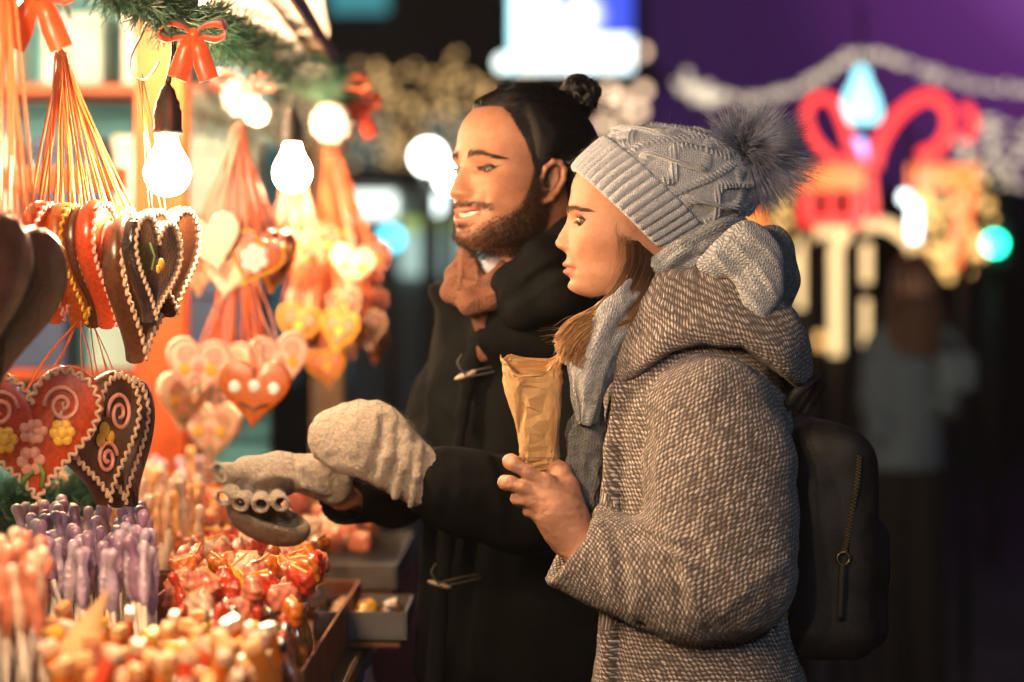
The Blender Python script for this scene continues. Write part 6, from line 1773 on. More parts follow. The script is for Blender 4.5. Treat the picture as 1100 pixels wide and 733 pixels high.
# ================================================================ paper bag, backpack
def build_bag():
    o = empty('paper_bag', P(578, 505, 3.42), 'crumpled brown paper bag held upright in the bare hand', 'paper bag')
    rows = [(507, 579, 15, .014), (500, 579, 18, .019), (490, 579.5, 20.5, .023), (470, 578, 23, .027), (448, 576, 26, .029), (425, 573.5, 29.5, .030), (405, 572, 32, .029), (392, 571.5, 33.2, .027), (383, 571, 34, .025)]
    n = 40; m = 26
    R = catmull(np.array(rows, float), m); V = np.zeros((m, n, 3)); Yc = 3.425
    for i in range(m):
        y, x, a, b = R[i]
        for j in range(n):
            t = 2 * PI * (j + .35 * math.sin(i * 1.7 + j)) / n; c, s = math.cos(t), math.sin(t)
            e = 2 / 4.5
            xx = x + a * math.copysign(abs(c) ** e, c); dy = b * math.copysign(abs(s) ** e, s)
            f = max(0, (i - m * .55) / (m * .45))          # the front edge dips, the back stands up
            yy = y + f ** 2 * ((24 * math.exp(-((c + .05) / .42) ** 2) + 2) if s < 0 else (3.0 * math.sin(5 * t + 1))) + (f > .98) * 1.4 * ((j % 2) * 2 - 1)
            V[i, j] = P(xx, yy, Yc + dy)
    pts = V.reshape(-1, 3)
    cen = np.stack([np.full(len(pts), P(574, 0, Yc)[0]), np.full(len(pts), Yc), pts[:, 2]], 1)
    d = pts - cen; d /= np.linalg.norm(d, axis=1)[:, None] + 1e-9
    cr = np.zeros(len(pts))
    for k in range(7):
        w = RNG.normal(size=3) * [1, .4, .7]; w /= np.linalg.norm(w); ph = RNG.random() * 6; fq = 1 / (.022 + .03 * RNG.random())
        cr += (np.abs(((pts @ w) * fq + ph) % 2 - 1) - .5) * .0016
    low = smooth01((P(0, 478, 3.42)[2] - pts[:, 2]) / .02); top = smooth01((pts[:, 2] - P(0, 430, 3.42)[2]) / .03)
    cr += RNG.normal(0, 1, len(pts)) * (.00045 + .0022 * low + .0006 * top)
    pts = pts + d * cr[:, None]
    px_ = lambda x: P(x, 0, Yc)[0]
    for x0, sl, am in ((560, .10, .006), (584, -.06, .004)):      # long pleats
        pl = np.clip(1 - np.abs(pts[:, 0] - px_(x0) - sl * (pts[:, 2] - P(0, 440, Yc)[2])) / .006, 0, 1) * (d[:, 1] < 0) * (1 - low); pts[:, 1] += am * pl
    F1 = []
    for i in range(m - 1):
        for j in range(n):
            q = (i * n + j, i * n + (j + 1) % n, (i + 1) * n + (j + 1) % n, (i + 1) * n + j)
            F1 += [(q[0], q[1], q[2]), (q[0], q[2], q[3])] if (i + j) % 2 else [(q[0], q[1], q[3]), (q[1], q[2], q[3])]
    fa = np.array(F1); nv = np.cross(pts[fa[:, 1]] - pts[fa[:, 0]], pts[fa[:, 2]] - pts[fa[:, 0]]); N = np.zeros_like(pts)
    for k in range(3): np.add.at(N, fa[:, k], nv)
    N /= np.linalg.norm(N, axis=1)[:, None] + 1e-12
    p2 = pts - N * .0008; K = len(pts)
    F2 = [tuple(k + K for k in f[::-1]) for f in F1] + [((m - 1) * n + j, (m - 1) * n + (j + 1) % n, (m - 1) * n + (j + 1) % n + K, (m - 1) * n + j + K) for j in range(n)] + [tuple(range(n))[::-1]]
    pm = NT('brown_kraft_paper')
    nz = pm.noise(pm.coord(), 70, 4); fi = pm.node('TexNoise'); fi.inputs['Scale'].default_value = 300; mp = pm.node('Mapping'); mp.inputs['Scale'].default_value = (1, 1, .12); pm.l.new(pm.coord(), mp.inputs[0]); pm.l.new(mp.outputs[0], fi.inputs['Vector'])
    pm.set(Base_Color=pm.ramp(pm.math('ADD', pm.math('MULTIPLY', nz, .6), pm.math('MULTIPLY', fi.outputs[0], .4)), (.35, (0.46, 0.275, 0.115)), (.65, (0.60, 0.39, 0.18))), Roughness=.62, Subsurface_Weight=.0)
    tr = pm.node('BsdfTranslucent'); tr.inputs[0].default_value = (.7, .38, .14, 1); mx = pm.node('MixShader'); mx.inputs[0].default_value = .22
    pm.bump(pm.noise(pm.coord(), 160, 4), .25, .001)
    pm.l.new(pm.bsdf.outputs[0], mx.inputs[1]); pm.l.new(tr.outputs[0], mx.inputs[2]); pm.l.new(mx.outputs[0], pm.out.inputs[0])
    mesh('paper', np.vstack([pts, p2]), F1 + F2, pm.m, o, smooth=False)


def build_backpack():
    o = empty('backpack', P(895, 700, 3.48), 'black leather backpack with gold zip worn on the back of the tweed coat', 'backpack')
    lt = NT('black_leather'); v = lt.node('TexVoronoi'); v.inputs['Scale'].default_value = 420; lt.l.new(lt.coord(), v.inputs['Vector'])
    lt.set(Base_Color=lt.ramp(lt.noise(lt.coord(), 20, 3), (.3, (.004, .004, .004)), (.7, (.009, .009, .0085))), Roughness=lt.ramp(lt.noise(lt.coord(), 40, 3), (.3, (.55,) * 3), (.7, (.75,) * 3))); lt.bump(v.outputs['Distance'], .35, .0012); lt = lt.m
    gold = simple('gold_metal', (.40, .27, .11), .35, .15, 40, metallic=1.0)
    def f(p):
        x = p[:, 0]; q = p.copy()
        q[:, 0] = x + .10 * (p[:, 2] - P(0, 575, 3.48)[2]) * 0
        b = rbox(q, P(884, 575, 3.49), (.066, .140, .168), .045)
        sh = (p - P(915, 470, 3.49)) @ (np.array([.62, 0, .78])); b = smax(b, sh - .012, .03)
        pk = rbox(q, P(922, 620, 3.49), (.032, .105, .092), .028)
        return smin(b, pk, .012)
    lo = P(820, 720, 3.3); hi = P(975, 410, 3.70); v_, q_ = mesh_sdf(f, lo, hi, .0045)
    n = normals(v_, q_); v_ = v_ + n * (.0022 * fbm(v_, 18, 3, 2))[:, None]; mesh('bag_body', v_, q_, lt, o)
    # project a pixel path on the near side of the pack
    def on(x, y, lift=.0015):
        Ys = np.linspace(3.30, 3.60, 240); pts = np.array([P(x, y, Y) for Y in Ys]); s = f(pts); i = np.argmax(s < 0) if (s < 0).any() else 60
        return P(x, y, Ys[i] - lift)
    path = catmull(np.array([on(923, 490), on(921, 515), on(916, 545), on(911, 572), on(907, 594)]), 60)
    b = MB()
    g, h, _ = sweep_geo(path + [0, .002, 0], .0062, .0012, 8, True, (1, 0, 0)); mesh('zip_tape', g, h, lt, o)
    for i in range(60):
        c = path[i]; s = 1 if i % 2 else -1; b.box(c + [s * .0016 - .0018, -.0022, -.0011], c + [s * .0016 + .0018, 0, .0011], .0004)
    z = b.build('zip_teeth', gold, o)
    c = on(906, 600, .005); an = np.linspace(0, 2 * PI, 30); ring = np.stack([c[0] + .0082 * np.cos(an), np.full(30, c[1]), c[2] + .0088 * np.sin(an)], 1)
    g, h, _ = sweep_geo(ring, .0016, .0016, 8); mesh('zip_ring', g, h, gold, o)
    v2, f2 = ribbon_strip([c + [0, -.001, -.008], c + [-.002, -.002, -.04], c + [-.004, -.001, -.085]], .009, (1, 0, 0), 16, .003); mesh('pull_tab', v2, f2, lt, o)
    # zip piping at the far corner, side strap, handle
    path2 = np.array([on(900, 470), on(930, 478), on(938, 520)]) if False else None
    v2, f2 = ribbon_strip([P(941, 568, 3.42), P(950, 585, 3.41), P(957, 612, 3.41), P(955, 636, 3.41)], .012, (0, 1, 0), 20, .004); mesh('side_strap', v2, f2, lt, o)
    c = P(941, 566, 3.415); b = MB(); b.box(c - .006, c + .006, .002); b.build('side_buckle', gold, o)
    c = P(842, 660, 3.30); b = MB(); b.box(c - [.006, .004, .004], c + [.006, .004, .004], .0015); b.build('strap_stud', gold, o)
    v2, f2 = ribbon_strip([P(845, 438, 3.40), P(860, 418, 3.40), P(874, 408, 3.41), P(880, 414, 3.42), P(872, 430, 3.43), P(862, 446, 3.43)], .016, (1, 0, 0.2), 30, .006); mesh('shoulder_strap', v2, f2, lt, o)
# ================================================================ background
def icos(c, r, n1=10, n2=6):
    V = [np.asarray(c) + r * np.array([math.cos(a) * math.sin(p), math.sin(a) * math.sin(p), math.cos(p)]) for p in np.linspace(.02, PI - .02, n2) for a in np.linspace(0, 2 * PI, n1, endpoint=False)]
    return V, [(i * n1 + j, (i + 1) * n1 + j, (i + 1) * n1 + (j + 1) % n1, i * n1 + (j + 1) % n1) for i in range(n2 - 1) for j in range(n1)]


def light_string(pts, n, r, mat, label, jit=0.0, group='fairy light strings', cat='string lights'):
    pts = catmull(pts, 80) if len(pts) > 1 else np.asarray(pts)
    o = empty('fairy_light_string', pts[0], label, cat, group)
    g, h, _ = sweep_geo(pts, .006, .006, 5); mesh('cable', g, h, M_['black'], o)
    mb = MB()
    for t in np.linspace(0, len(pts) - 1.001, n):
        i = int(t); c = pts[i] * (1 - t % 1) + pts[i + 1] * (t % 1) + RNG.normal(0, 1, 3) * jit; mb.add(*icos(c, r * RNG.uniform(.7, 1.3), 8, 5))
    b = mb.build('lamps', mat, o, True); b['kind'] = 'stuff'
    return o


def tube_thing(name, paths, r, mat, label, cat, pname, group=None):
    o = empty(name, paths[0][0], label, cat, group)
    for p in paths:
        g, h, _ = sweep_geo(catmull(p, max(8, 10 * len(p))) if len(p) > 2 else np.array(p), r, r, 10); mesh(pname, g, h, mat, o)
    return o


def build_background():
    # ground
    gm = NT('dark_paving'); br = gm.node('TexBrick'); br.inputs['Scale'].default_value = 1.6
    for k, c in (('Color1', (.035, .032, .030, 1)), ('Color2', (.025, .024, .024, 1)), ('Mortar', (.010, .010, .010, 1))): br.inputs[k].default_value = c
    gm.l.new(gm.coord(), br.inputs['Vector'])
    gm.set(Base_Color=br.outputs['Color'], Specular_IOR_Level=.2, Roughness=gm.ramp(gm.noise(gm.coord(), 2, 4), (.3, (.5,) * 3), (.7, (.8,) * 3))); gm.bump(gm.noise(gm.coord(), 40, 4), .3, .01)
    o = mesh('pavement', [(-38, -6.5, 0), (38, -6.5, 0), (38, 58, 0), (-38, 58, 0)], [(0, 1, 2, 3)], gm.m, None, False); o['kind'] = 'structure'

    dark = simple('night_plaster', (.045, .085, .10), .8, .2, .5); roofm = simple('slate_roof', (.02, .02, .024), .7)
    tealw = emit('teal_lit_window', (.10, .55, .62), .32, (.02, .02, .02)); dimw = emit('dim_teal_window', (.06, .30, .36), .16, (.02, .02, .02)); fr = simple('window_frame_paint', (.06, .06, .065), .6)
    Y = 26.0
    b0 = empty('city_building', (-4, Y, 0), 'dark blue-grey building behind the market with teal lit windows', 'building')
    m = MB(); m.box((-12, Y, 0), (1.45, Y + 8, 12), .02); m.build('wall', dark, b0)
    m = MB(); m.box((-12.2, Y - .35, 4.05), (1.6, Y - .002, 4.30), .02); m.build('cornice', roofm, b0)
    for k, x in enumerate(np.arange(-11, .6, 1.0)):
        for z in (.9, 2.55, 4.85, 7.0, 9.2):
            m = MB(); m.box((x, Y - .06, z), (x + .72, Y - .004, z + 1.3), .01); w = m.build('window', fr, b0)
            m = MB(); m.box((x + .05, Y - .075, z + .05), (x + .67, Y - .062, z + 1.25)); m.build('pane', tealw if (k in (8, 9) and 4 < z < 6) else (dimw if (k * 7 + int(z)) % 3 == 0 or z < 4 else fr), w)
    b1 = empty('low_pavilion', (7, 34, 0), 'low dark pavilion far behind the red gift sculpture', 'building'); m = MB(); m.box((1.6, 34, 0), (16, 40, 2.9), .02); m.build('wall', simple('dark_timber_wall', (.02, .017, .02), .8), b1)
    V = [(1.2, 33.6, 2.9), (16.4, 33.6, 2.9), (16.4, 40.4, 2.9), (1.2, 40.4, 2.9), (2.5, 37, 3.7), (15.0, 37, 3.7)]; mesh('roof', V, [(0, 1, 5, 4), (1, 2, 5), (2, 3, 4, 5), (3, 0, 4), (3, 2, 1, 0)], roofm, b1, False)
    # lit billboard
    Y = 17.0; so = empty('advertising_screen', P(613, 75, Y), 'bright white and blue advertising screen above the man', 'screen')
    c0 = P(549, 76, Y); c1 = P(679, -60, Y)
    m = MB(); m.box((c0[0] - .06, Y + .01, c0[2] - .06), (c1[0] + .06, Y + .25, c1[2] + .06), .02); m.build('housing', simple('screen_housing', (.02, .02, .022), .5), so)
    m = MB(); m.box(((c0[0] + c1[0]) / 2 - .12, Y + .06, 0), ((c0[0] + c1[0]) / 2 + .12, Y + .22, c0[2] - .07), .01); m.build('mast', simple('screen_mast', (.03, .03, .032), .5), so)
    sm = NT('screen_picture'); u, v, _ = sm.sep(sm.uv())
    inner = sm.math('MULTIPLY', sm.math('GREATER_THAN', u, .36), sm.math('GREATER_THAN', v, .27))
    d = sm.math('SQRT', sm.math('ADD', sm.math('POWER', sm.math('SUBTRACT', u, .58), 2.0), sm.math('POWER', sm.math('MULTIPLY', sm.math('SUBTRACT', v, .44), 1.05), 2.0)))
    disc = sm.ramp(d, (.0, (1.1, 1.3, 1.35)), (.11, (.55, .60, 1.0)), (.17, (.22, .25, .9)), (.22, (.03, .05, .40)))
    right = sm.ramp(u, (.62, (0, 0, 0)), (.75, (1, 1, 1)))
    white = sm.ramp(u, (.0, (.35, 1.0, 1.1)), (.08, (1.0, 1.05, 1.0)), (1.0, (.9, 1.1, 1.15)))
    cc = sm.mix(inner, white, disc)
    em = sm.node('Emission'); sm.l.new(cc, em.inputs[0]); em.inputs[1].default_value = 1.7; sm.l.new(em.outputs[0], sm.out.inputs[0])
    mesh('display', [(c0[0], Y, c0[2]), (c1[0], Y, c0[2]), (c1[0], Y, c1[2]), (c0[0], Y, c1[2])], [(0, 1, 2, 3)], sm.m, so, False, uv=[(0, 0), (1, 0), (1, 1), (0, 1)])

    warm = emit('warm_fairy_lamp', (1.0, .60, .22), 1.05); peach = emit('peach_lamp', (1.0, .66, .42), 1.8); cream = emit('cream_fairy_lamp', (1.0, .82, .58), .55); creamb = emit('cream_neon_tube', (1.0, .70, .30), 0.85)
    red = emit('red_neon_tube', (1.0, .006, .008), 1.1); redo = emit('orange_red_neon_tube', (1.0, .17, .02), 1.2); gold = emit('gold_fairy_lamp', (1.0, .55, .16), 1.4)
    # curtain of lamps behind the man
    for k in range(19):
        x = 346 + 11.6 * k; n = 14 + (k * 5) % 4
        light_string(np.array([P(x, 78, 20), P(x + 2, 150, 20), P(x - 1, 238, 20)]), n, .019, warm, 'hanging string of warm fairy lights in the curtain left of the man', .10, 'curtain of warm fairy lights')
    for k in range(3): light_string(np.array([P(652 + 20 * k, 84, 19), P(655 + 20 * k, 180, 19)]), 5, .040, peach, 'string of peach lamps between the man and the beanie', .08, 'strings of peach lamps')
    # globe lamps
    white = emit('white_globe', (.95, 1.0, .92), 9); whited = emit('dim_white_globe', (.85, 1.0, .95), 2.2); cyan = emit('cyan_globe', (.05, .65, .95), 3.0)
    pole = simple('lamp_pole_paint', (.02, .02, .022), .5)
    for x, y, Yl, r, mt, lab in ((460, 169, 12.0, .075, white, 'bright white globe street lamp left of the man'), (484, 190, 12.6, .07, white, 'white globe street lamp partly hidden by the man'), (466, 219, 13.0, .06, whited, 'dim white globe lamp below the bright one'), (420, 256, 12.0, .055, cyan, 'cyan globe lamp beside the far hearts'), (541, 68, 15.0, .05, whited, 'small white globe lamp at the corner of the screen')):
        c = P(x, y, Yl); o = empty('street_lamp', (c[0], c[1], 0), lab, 'street lamp', 'globe street lamps'); m = MB(); m.add(*icos(c, r, 20, 12)); m.build('globe', mt, o, True)
        m = MB(); m.tube([(c[0], c[1], 0), (c[0], c[1], c[2] - r * .96)], .035, 10); m.tube([(c[0], c[1], 0), (c[0], c[1], .25)], .08, 10); m.build('pole', pole, o, True)
    # kiosk with lit windows behind
    Y = 15.0; k0 = empty('market_kiosk', P(440, 366, Y), 'pale lit market kiosk in the distance left of the man', 'kiosk'); a = P(372, 300, Y); b = P(520, 205, Y)
    kw = simple('kiosk_panel', (.34, .42, .40), .6)
    m = MB(); m.box((a[0], Y, 0), (b[0], Y + 1.8, b[2]), .02); m.build('wall', kw, k0); m = MB(); m.box((a[0] - .2, Y - .5, b[2] + .002), (b[0] + .2, Y + 2, b[2] + .12), .03); m.build('roof', roofm, k0)
    win = emit('kiosk_lit_window', (.62, .92, .82), .42); grn = emit('kiosk_green_sign', (.55, .75, .18), .45)
    for (x0, y0, x1, y1, mt, nm) in ((378, 232, 424, 208, emit('kiosk_bright_window', (.9, 1.0, .9), 1.6), 'window'), (430, 296, 518, 252, win, 'window'), (430, 248, 505, 236, grn, 'sign_band')):
        p0 = P(x0, y0, Y); p1 = P(x1, y1, Y); m = MB(); m.box((p0[0], Y - .05, p0[2]), (p1[0], Y - .003, p1[2]), .006); m.build(nm, mt, k0)
    # rope of lights over the square
    Y = 14.0
    light_string(np.array([P(x, y, Y) for x, y in ((728, 92), (750, 98), (800, 106), (850, 98), (890, 76), (922, 58), (960, 64), (1010, 82), (1060, 93), (1130, 100))]), 230, .0135, cream, 'thick rope of cream fairy lights rising to a peak over the gift sculpture', .012)
    light_string(np.array([P(735, 88, 13.6), P(752, 102, 13.6), P(775, 108, 13.6)]), 26, .022, cream, 'bright end of the light rope left of the pompom', .02)
    for k in range(5):
        y = 128 + 15 * k; light_string(np.array([P(1030 + 6 * (k % 2) - 4 * k, y + 26, 13), P(1075, y + 8, 13), P(1140, y, 13)]), 24, .017, cream, 'string of pale lights in the net at the right edge', .03, 'net of pale lights at right')
    for k in range(7):
        x = 985 + 11 * k; light_string(np.array([P(x, 196, 12.6), P(x + 2, 250, 12.6), P(x - 2, 300 - 6 * (k % 3), 12.6)]), 9, .022, gold, 'hanging string of gold lamps under the right of the gift sculpture', .04, 'strings of gold lamps at right')
    for k in range(2):
        x = 838 + 10 * k; light_string(np.array([P(x, 200, 13.4), P(x + 2, 290, 13.4)]), 10, .018, gold, 'hanging string of gold lamps behind the pompom', .05, 'strings of gold lamps behind the pompom')
    # gift sculpture of light tubes
    Y = 9.2
    p = lambda *q: [P(x, y, Y) for x, y in q]
    o = empty('gift_sculpture', P(945, 366, Y), 'giant red neon gift box with a looped bow', 'light sculpture')
    def neon(nm, pts, r, mt):
        g, h, _ = sweep_geo(catmull(np.array(pts), 12 * len(pts)) if len(pts) > 2 else np.array(pts), r, r, 12); return mesh(nm, g, h, mt, o)
    neon('bow_loop', p((922, 178), (898, 172), (876, 152), (866, 125), (876, 106), (894, 108), (906, 132), (914, 158), (926, 178)), .020, red)
    neon('bow_loop', p((938, 180), (946, 152), (966, 122), (994, 104), (1014, 112), (1020, 136), (1008, 158), (988, 168)), .027, red); neon('bow_tail', p((1036, 112), (1046, 130), (1038, 152)), .02, red)
    for y in (186, 197): neon('lid', p((846, y), (928, y)), .026, redo)
    neon('lid', p((976, 184), (1046, 184)), .026, redo); neon('lid', p((976, 197), (1046, 197)), .024, redo)
    neon('box_side', p((868, 206), (866, 240)), .030, red); neon('box_side', p((920, 206), (920, 240)), .030, red); neon('box_edge', p((864, 238), (924, 238)), .02, red)
    neon('box_side', p((1040, 204), (1032, 250), (1022, 285)), .032, redo); neon('box_side', p((893, 206), (893, 238)), .014, red)
    neon('ribbon', p((936, 184), (940, 240)), .014, red); 
    fm_ = simple('sculpture_frame', (.02, .02, .02), .6)
    m = MB()
    for x in (870, 920, 1036): m.tube([P(x, 240, Y + .05), (P(x, 0, Y + .05)[0], Y + .05, 0)], .02, 8)
    m.build('frame', fm_, o, True)
    # cream arches
    for paths, lab in (([[(862, 332), (862, 275), (874, 252), (902, 244)]], 'short cream light arch left of the tall arch'), ([[(898, 382), (898, 300), (900, 262), (922, 244), (955, 243), (985, 266)], [(929, 262), (929, 304)], [(927, 322), (927, 372)]], 'tall cream light arch in front of the gift sculpture')):
        o2 = empty('light_arch', P(paths[0][0][0], 366, 9.6), lab, 'light arch', 'cream light arches')
        for q in paths:
            g, h, _ = sweep_geo(catmull([P(x, y, 9.6) for x, y in q], 12 * len(q)), .026, .026, 12); mesh('light_tube', g, h, creamb, o2)
        x = paths[0][0][0]; m = MB(); m.tube([P(x, paths[0][0][1], 9.65), (P(x, 0, 9.65)[0], 9.65, 0)], .02, 8); m.build('leg', fm_, o2, True)
    # coloured ornaments and lamps
    ic = emit('ice_blue_lamp', (.30, .88, 1.0), 1.5); vi = emit('violet_lamp', (.50, .42, 1.0), 1.5); gr = emit('green_signal', (.02, 1.0, .55), 9); rd = emit('red_signal', (1.0, .03, .02), 4); wh = emit('cool_white_lamp', (.80, .97, 1.0), 3.0)
    def orn(nm, x, y, Yo, prof, mt, lab, cat):
        c = P(x, y, Yo); o3 = empty(nm, c, lab, cat); n = 16; an = np.linspace(0, 2 * PI, n, endpoint=False)
        V = [(c[0] + a * math.cos(t), c[1] + a * math.sin(t), c[2] + z) for a, z in prof for t in an]
        mesh('lit_body', V, [(i * n + j, i * n + (j + 1) % n, (i + 1) * n + (j + 1) % n, (i + 1) * n + j) for i in range(len(prof) - 1) for j in range(n)], mt, o3)
        g, h, _ = sweep_geo(np.array([[c[0], c[1], c[2] + prof[-1][1]], [c[0], c[1], c[2] + prof[-1][1] + .25]]), .008, .008, 6); mesh('hanger', g, h, fm_, o3)
    orn('bell_ornament', 925, 106, 9.9, [(0, -.10), (.07, -.095), (.085, -.05), (.06, .03), (.035, .07), (.03, .11), (0, .14)], ic, 'ice blue bell shaped ornament over the gift bow', 'ornament')
    orn('lantern', 922, 162, 9.9, [(0, -.05), (.03, -.045), (.036, 0), (.03, .04), (0, .055)], vi, 'violet lantern below the ice blue ornament', 'lantern')
    orn('lantern', 982, 238, 9.0, [(0, -.075), (.02, -.07), (.025, 0), (.02, .07), (0, .08)], wh, 'tall white lantern right of the tall light arch', 'lantern')
    orn('lantern', 972, 213, 9.1, [(0, -.02), (.018, -.015), (.022, 0), (.018, .02), (0, .03)], wh, 'small white lantern above the tall white one', 'lantern')
    sg = empty('traffic_signal', (P(1068, 0, 15)[0], 15, 0), 'green traffic light at the right edge', 'traffic light'); m = MB(); c = P(1068, 262, 15); m.box(c + [-.12, .01, -.16], c + [.12, .2, .45], .02); m.build('housing', fm_, sg); m = MB(); m.add(*icos(c + [0, -.01, 0], .055, 16, 10)); m.build('green_lamp', gr, sg, True)
    m = MB(); m.add(*icos(c + [-.075, -.01, -.05], .022, 12, 8)); m.build('red_lamp', rd, sg, True); m = MB(); m.tube([c + [0, .1, -.16], (c[0], 15.1, 0)], .05, 10); m.build('post', fm_, sg, True)
    o = empty('orange_lantern', P(806, 236, 12), 'orange lantern glowing between beanie and scarf', 'lantern'); m = MB(); m.add(*icos(P(806, 238, 12), .07, 16, 10)); m.build('lit_body', emit('orange_lamp', (1, .22, .04), 1.4), o, True)
    o = empty('street_lamp', P(893, 366, 20), 'low pair of gold lamps under the light arches', 'street lamp'); 
    for x in (880, 896): m = MB(); m.add(*icos(P(x, 366, 20), .05, 12, 8)); m.build('globe', gold, o, True)
    m = MB(); m.tube([P(888, 366, 20.1), (P(888, 0, 20.1)[0], 20.1, 0)], .03, 8); m.build('pole', fm_, o, True)
    build_passer_by()


def build_passer_by():
    Y = 8.6; k = Y / F; X = lambda x: (x - 550) * k; Z = lambda y: CZ - (y - 366.5) * k
    o = empty('person', (X(975), Y, 0), 'blurred passer-by with long brown hair in a grey-blue coat, back turned', 'person')
    coat = simple('grey_blue_coat_wool', (.17, .25, .31), .9, .15, 20, .2); hairm = simple('chestnut_hair', (.13, .07, .04), .5, .3, 60); skin = simple('passer_by_skin', (.5, .3, .2), .5); tr = simple('black_trousers', (.01, .01, .011), .8); bag = simple('pale_blue_bag_cloth', (.22, .32, .38), .7)
    body = lambda p: smin(smin(ellipsoid(p, (X(983), Y, Z(312)), (.085, .10, .125)), cone(p, (X(983), Y, Z(340)), (X(980), Y, Z(365)), .055, .06), .02), smin(chain(p, [(X(960), Y, 0.9, .09), (X(958), Y, .5, .062), (X(956), Y + .02, .08, .05)], .02), chain(p, [(X(990), Y, 0.9, .09), (X(993), Y, .5, .062), (X(998), Y - .03, .08, .05)], .02), .01), .02)
    body2 = lambda p: smin(body(p), smin(loft(p, [(1.0, X(975), Y, .13, .11), (1.2, X(975), Y, .14, .11), (1.40, X(978), Y, .12, .08)]), chain(p, [(X(1006), Y, 1.33, .04), (X(1018), Y - .03, 1.15, .035), (X(1016), Y - .10, 1.13, .03)], .02), .02), .02)
    v, q = mesh_sdf(body2, (X(925), Y - .25, 0.02), (X(1045), Y + .25, 1.75), .012); mesh('body', v, q, skin, o)
    cf = lambda p: smin(loft(p, dense([(Z(505), X(970), Y, .155, .14), (Z(450), X(972), Y, .142, .13), (Z(400), X(975), Y, .128, .115), (Z(365), X(978), Y, .130, .105), (Z(345), X(980), Y, .11, .085)], 24)), smin(chain(p, [(X(946), Y, Z(372), .062), (X(937), Y - .02, Z(425), .054), (X(940), Y - .10, Z(462), .046)], .02), chain(p, [(X(1006), Y, Z(370), .058), (X(1018), Y - .03, Z(415), .05), (X(1012), Y - .12, Z(432), .044)], .02), .01), .03)
    v, q = mesh_sdf(cf, (X(895), Y - .3, Z(515)), (X(1060), Y + .3, Z(325)), .010); n = normals(v, q); v = v + n * (.006 * fbm(v, 9, 4, 2))[:, None]; mesh('coat', v, q, coat, o)
    hf = lambda p: smin(ellipsoid(p, (X(983), Y + .005, Z(308)), (.088, .10, .125)), loft(p, [(Z(385), X(980), Y - .06, .09, .06), (Z(350), X(981), Y - .04, .115, .085), (Z(320), X(983), Y - .01, .10, .10)]), .03)
    v, q = mesh_sdf(hf, (X(935), Y - .25, Z(395)), (X(1030), Y + .2, Z(260)), .009); n = normals(v, q); v = v + n * (.005 * np.sin(v[:, 0] * 190))[:, None]; mesh('hair', v, q, hairm, o)
    tf = lambda p: smin(chain(p, [(X(960), Y, .9, .10), (X(958), Y, .5, .075), (X(956), Y + .02, .10, .065)], .02), chain(p, [(X(990), Y, .9, .10), (X(993), Y, .5, .075), (X(998), Y - .03, .10, .065)], .02), .01)
    v, q = mesh_sdf(tf, (X(915), Y - .2, .05), (X(1040), Y + .2, 1.02), .014); mesh('trousers', v, q, tr, o)
    for x, dy in ((956, .02), (998, -.03)):
        v, q = mesh_sdf(lambda p: smax(cone(p, (X(x), Y + dy - .03, .05), (X(x), Y + dy + .15, .04), .055, .045), -p[:, 2] + .001, .006), (X(x) - .1, Y + dy - .12, -.02), (X(x) + .1, Y + dy + .26, .13), .010); mesh('shoe', v, q, tr, o)
    h = empty('handbag', (X(1020), Y - .12, Z(425)), 'pale blue bag carried by the passer-by', 'handbag'); v, q = mesh_sdf(lambda p: rbox(p, (X(1020), Y - .13, Z(400)), (.07, .04, .07), .025), (X(990), Y - .2, Z(430)), (X(1050), Y - .05, Z(370)), .008); mesh('pouch', v, q, bag, h)
    pts = catmull([(X(1008), Y - .13, Z(380)), (X(1012), Y - .08, Z(352)), (X(1030), Y - .13, Z(380))], 20); g, f, _ = sweep_geo(pts, .008, .008, 6); mesh('strap', g, f, bag, h)
# ================================================================ assembly
setup_mats()
build_background()
build_stall()
WP = empty('person', (xW(750), WY, 0), 'woman in profile wearing a grey cable-knit beanie and tweed coat', 'person')
build_woman(WP); build_woman_clothes(WP); build_beanie(WP); build_woman_hair(WP)
build_bag(); build_backpack()
MP = empty('person', (MB_C[0], MB_C[1], 0), 'smiling bearded man with a hair bun in a dark duffle coat', 'person')
build_man(MP)

# added cool fill lamp, unseen behind the camera, lifting the shaded sides
lc = np.array([1.5, -0.9, 3.1]); o = empty('street_lamp', (lc[0], lc[1], 0), 'added cool white globe lamp for fill, unseen behind the camera', 'street lamp')
mb = MB(); mb.add(*icos(lc, .14, 24, 16)); mb.build('globe', emit('added_fill_globe', (.62, .80, 1.0), 95), o, True)
mb = MB(); mb.tube([(lc[0], lc[1], 0), (lc[0], lc[1], lc[2] - .135)], .04, 12); mb.build('pole', simple('added_fill_lamp_pole', (.03, .03, .03), .5), o, True)

# thin haze volume added to imitate lens bloom round the bulbs
hz = MB(); hz.box((-40, -8, -1), (40, 60, 16)); hm = bpy.data.materials.new('bloom_haze'); hm.use_nodes = True; ht = hm.node_tree; ht.nodes.clear()
ho = ht.nodes.new('ShaderNodeOutputMaterial'); pv = ht.nodes.new('ShaderNodeVolumePrincipled'); pv.inputs['Color'].default_value = (.9, .9, .9, 1); pv.inputs['Density'].default_value = 0.0014
ht.links.new(pv.outputs[0], ho.inputs['Volume']); o = hz.build('haze', hm); o['kind'] = 'stuff'

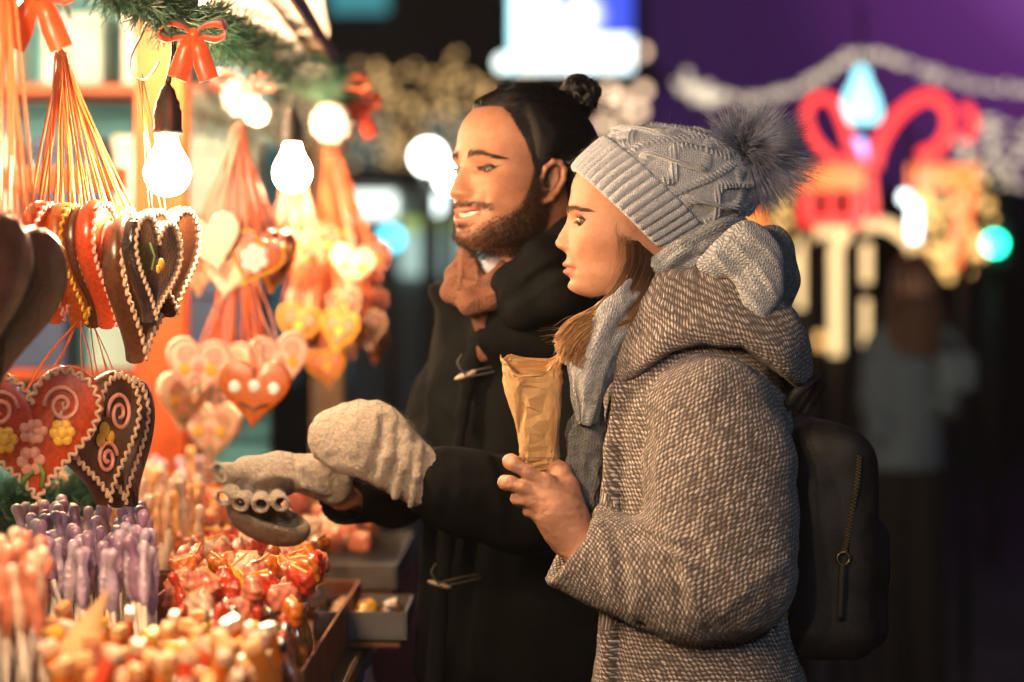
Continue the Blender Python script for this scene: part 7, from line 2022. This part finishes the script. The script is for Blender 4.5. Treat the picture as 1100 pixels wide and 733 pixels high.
# camera
cd = bpy.data.cameras.new('camera'); cam = bpy.data.objects.new('camera', cd); col.objects.link(cam); scene.camera = cam
cam.location = (0, 0, CZ); cam.rotation_euler = (PI / 2, 0, 0)
cd.sensor_width = 36.0; cd.lens = 85.0; cd.clip_end = 500.0
cd.dof.use_dof = True; cd.dof.focus_distance = 3.41; cd.dof.aperture_fstop = 1.95; cd.dof.aperture_blades = 0

# night sky: a little blue dusk, city glow violet towards the right
w = bpy.data.worlds.new('World'); scene.world = w; w.use_nodes = True; t = w.node_tree
bg = t.nodes['Background']; out = t.nodes['World Output']
sky = t.nodes.new('ShaderNodeTexSky'); sky.sky_type = 'NISHITA'; sky.sun_disc = False; sky.sun_elevation = math.radians(-6); sky.sun_rotation = math.radians(70)
t.links.new(sky.outputs[0], bg.inputs[0]); bg.inputs[1].default_value = 0.05
tc = t.nodes.new('ShaderNodeTexCoord'); dt = t.nodes.new('ShaderNodeVectorMath'); dt.operation = 'DOT_PRODUCT'
g = Vector((0.25, 0.95, 0.185)).normalized(); dt.inputs[1].default_value = g
t.links.new(tc.outputs['Generated'], dt.inputs[0])
rp = t.nodes.new('ShaderNodeValToRGB'); e = rp.color_ramp.elements; e[0].position = 0.0; e[0].color = (.010, .012, .024, 1); e[1].position = 1.0; e[1].color = (.30, .085, .42, 1)
for pos, c in ((0.90, (.014, .010, .034)), (0.97, (.024, .008, .050)), (0.988, (.034, .008, .062)), (0.9962, (.11, .022, .16))):
    q = e.new(pos); q.color = (*c, 1)
t.links.new(dt.outputs['Value'], rp.inputs[0])
b2 = t.nodes.new('ShaderNodeBackground'); t.links.new(rp.outputs[0], b2.inputs[0]); b2.inputs[1].default_value = 0.62
ad = t.nodes.new('ShaderNodeAddShader'); t.links.new(bg.outputs[0], ad.inputs[0]); t.links.new(b2.outputs[0], ad.inputs[1]); t.links.new(ad.outputs[0], out.inputs[0])

vs = scene.view_settings; vs.view_transform = 'Standard'; vs.look = 'None'; vs.exposure = 0.75; vs.gamma = 1.0
scene.render.engine = 'CYCLES'
cy = scene.cycles; cy.use_denoising = True; cy.sample_clamp_indirect = 4.0; cy.sample_clamp_direct = 0.0; cy.max_bounces = 6; cy.diffuse_bounces = 3; cy.glossy_bounces = 3; cy.transparent_max_bounces = 8; cy.caustics_reflective = False; cy.caustics_refractive = False
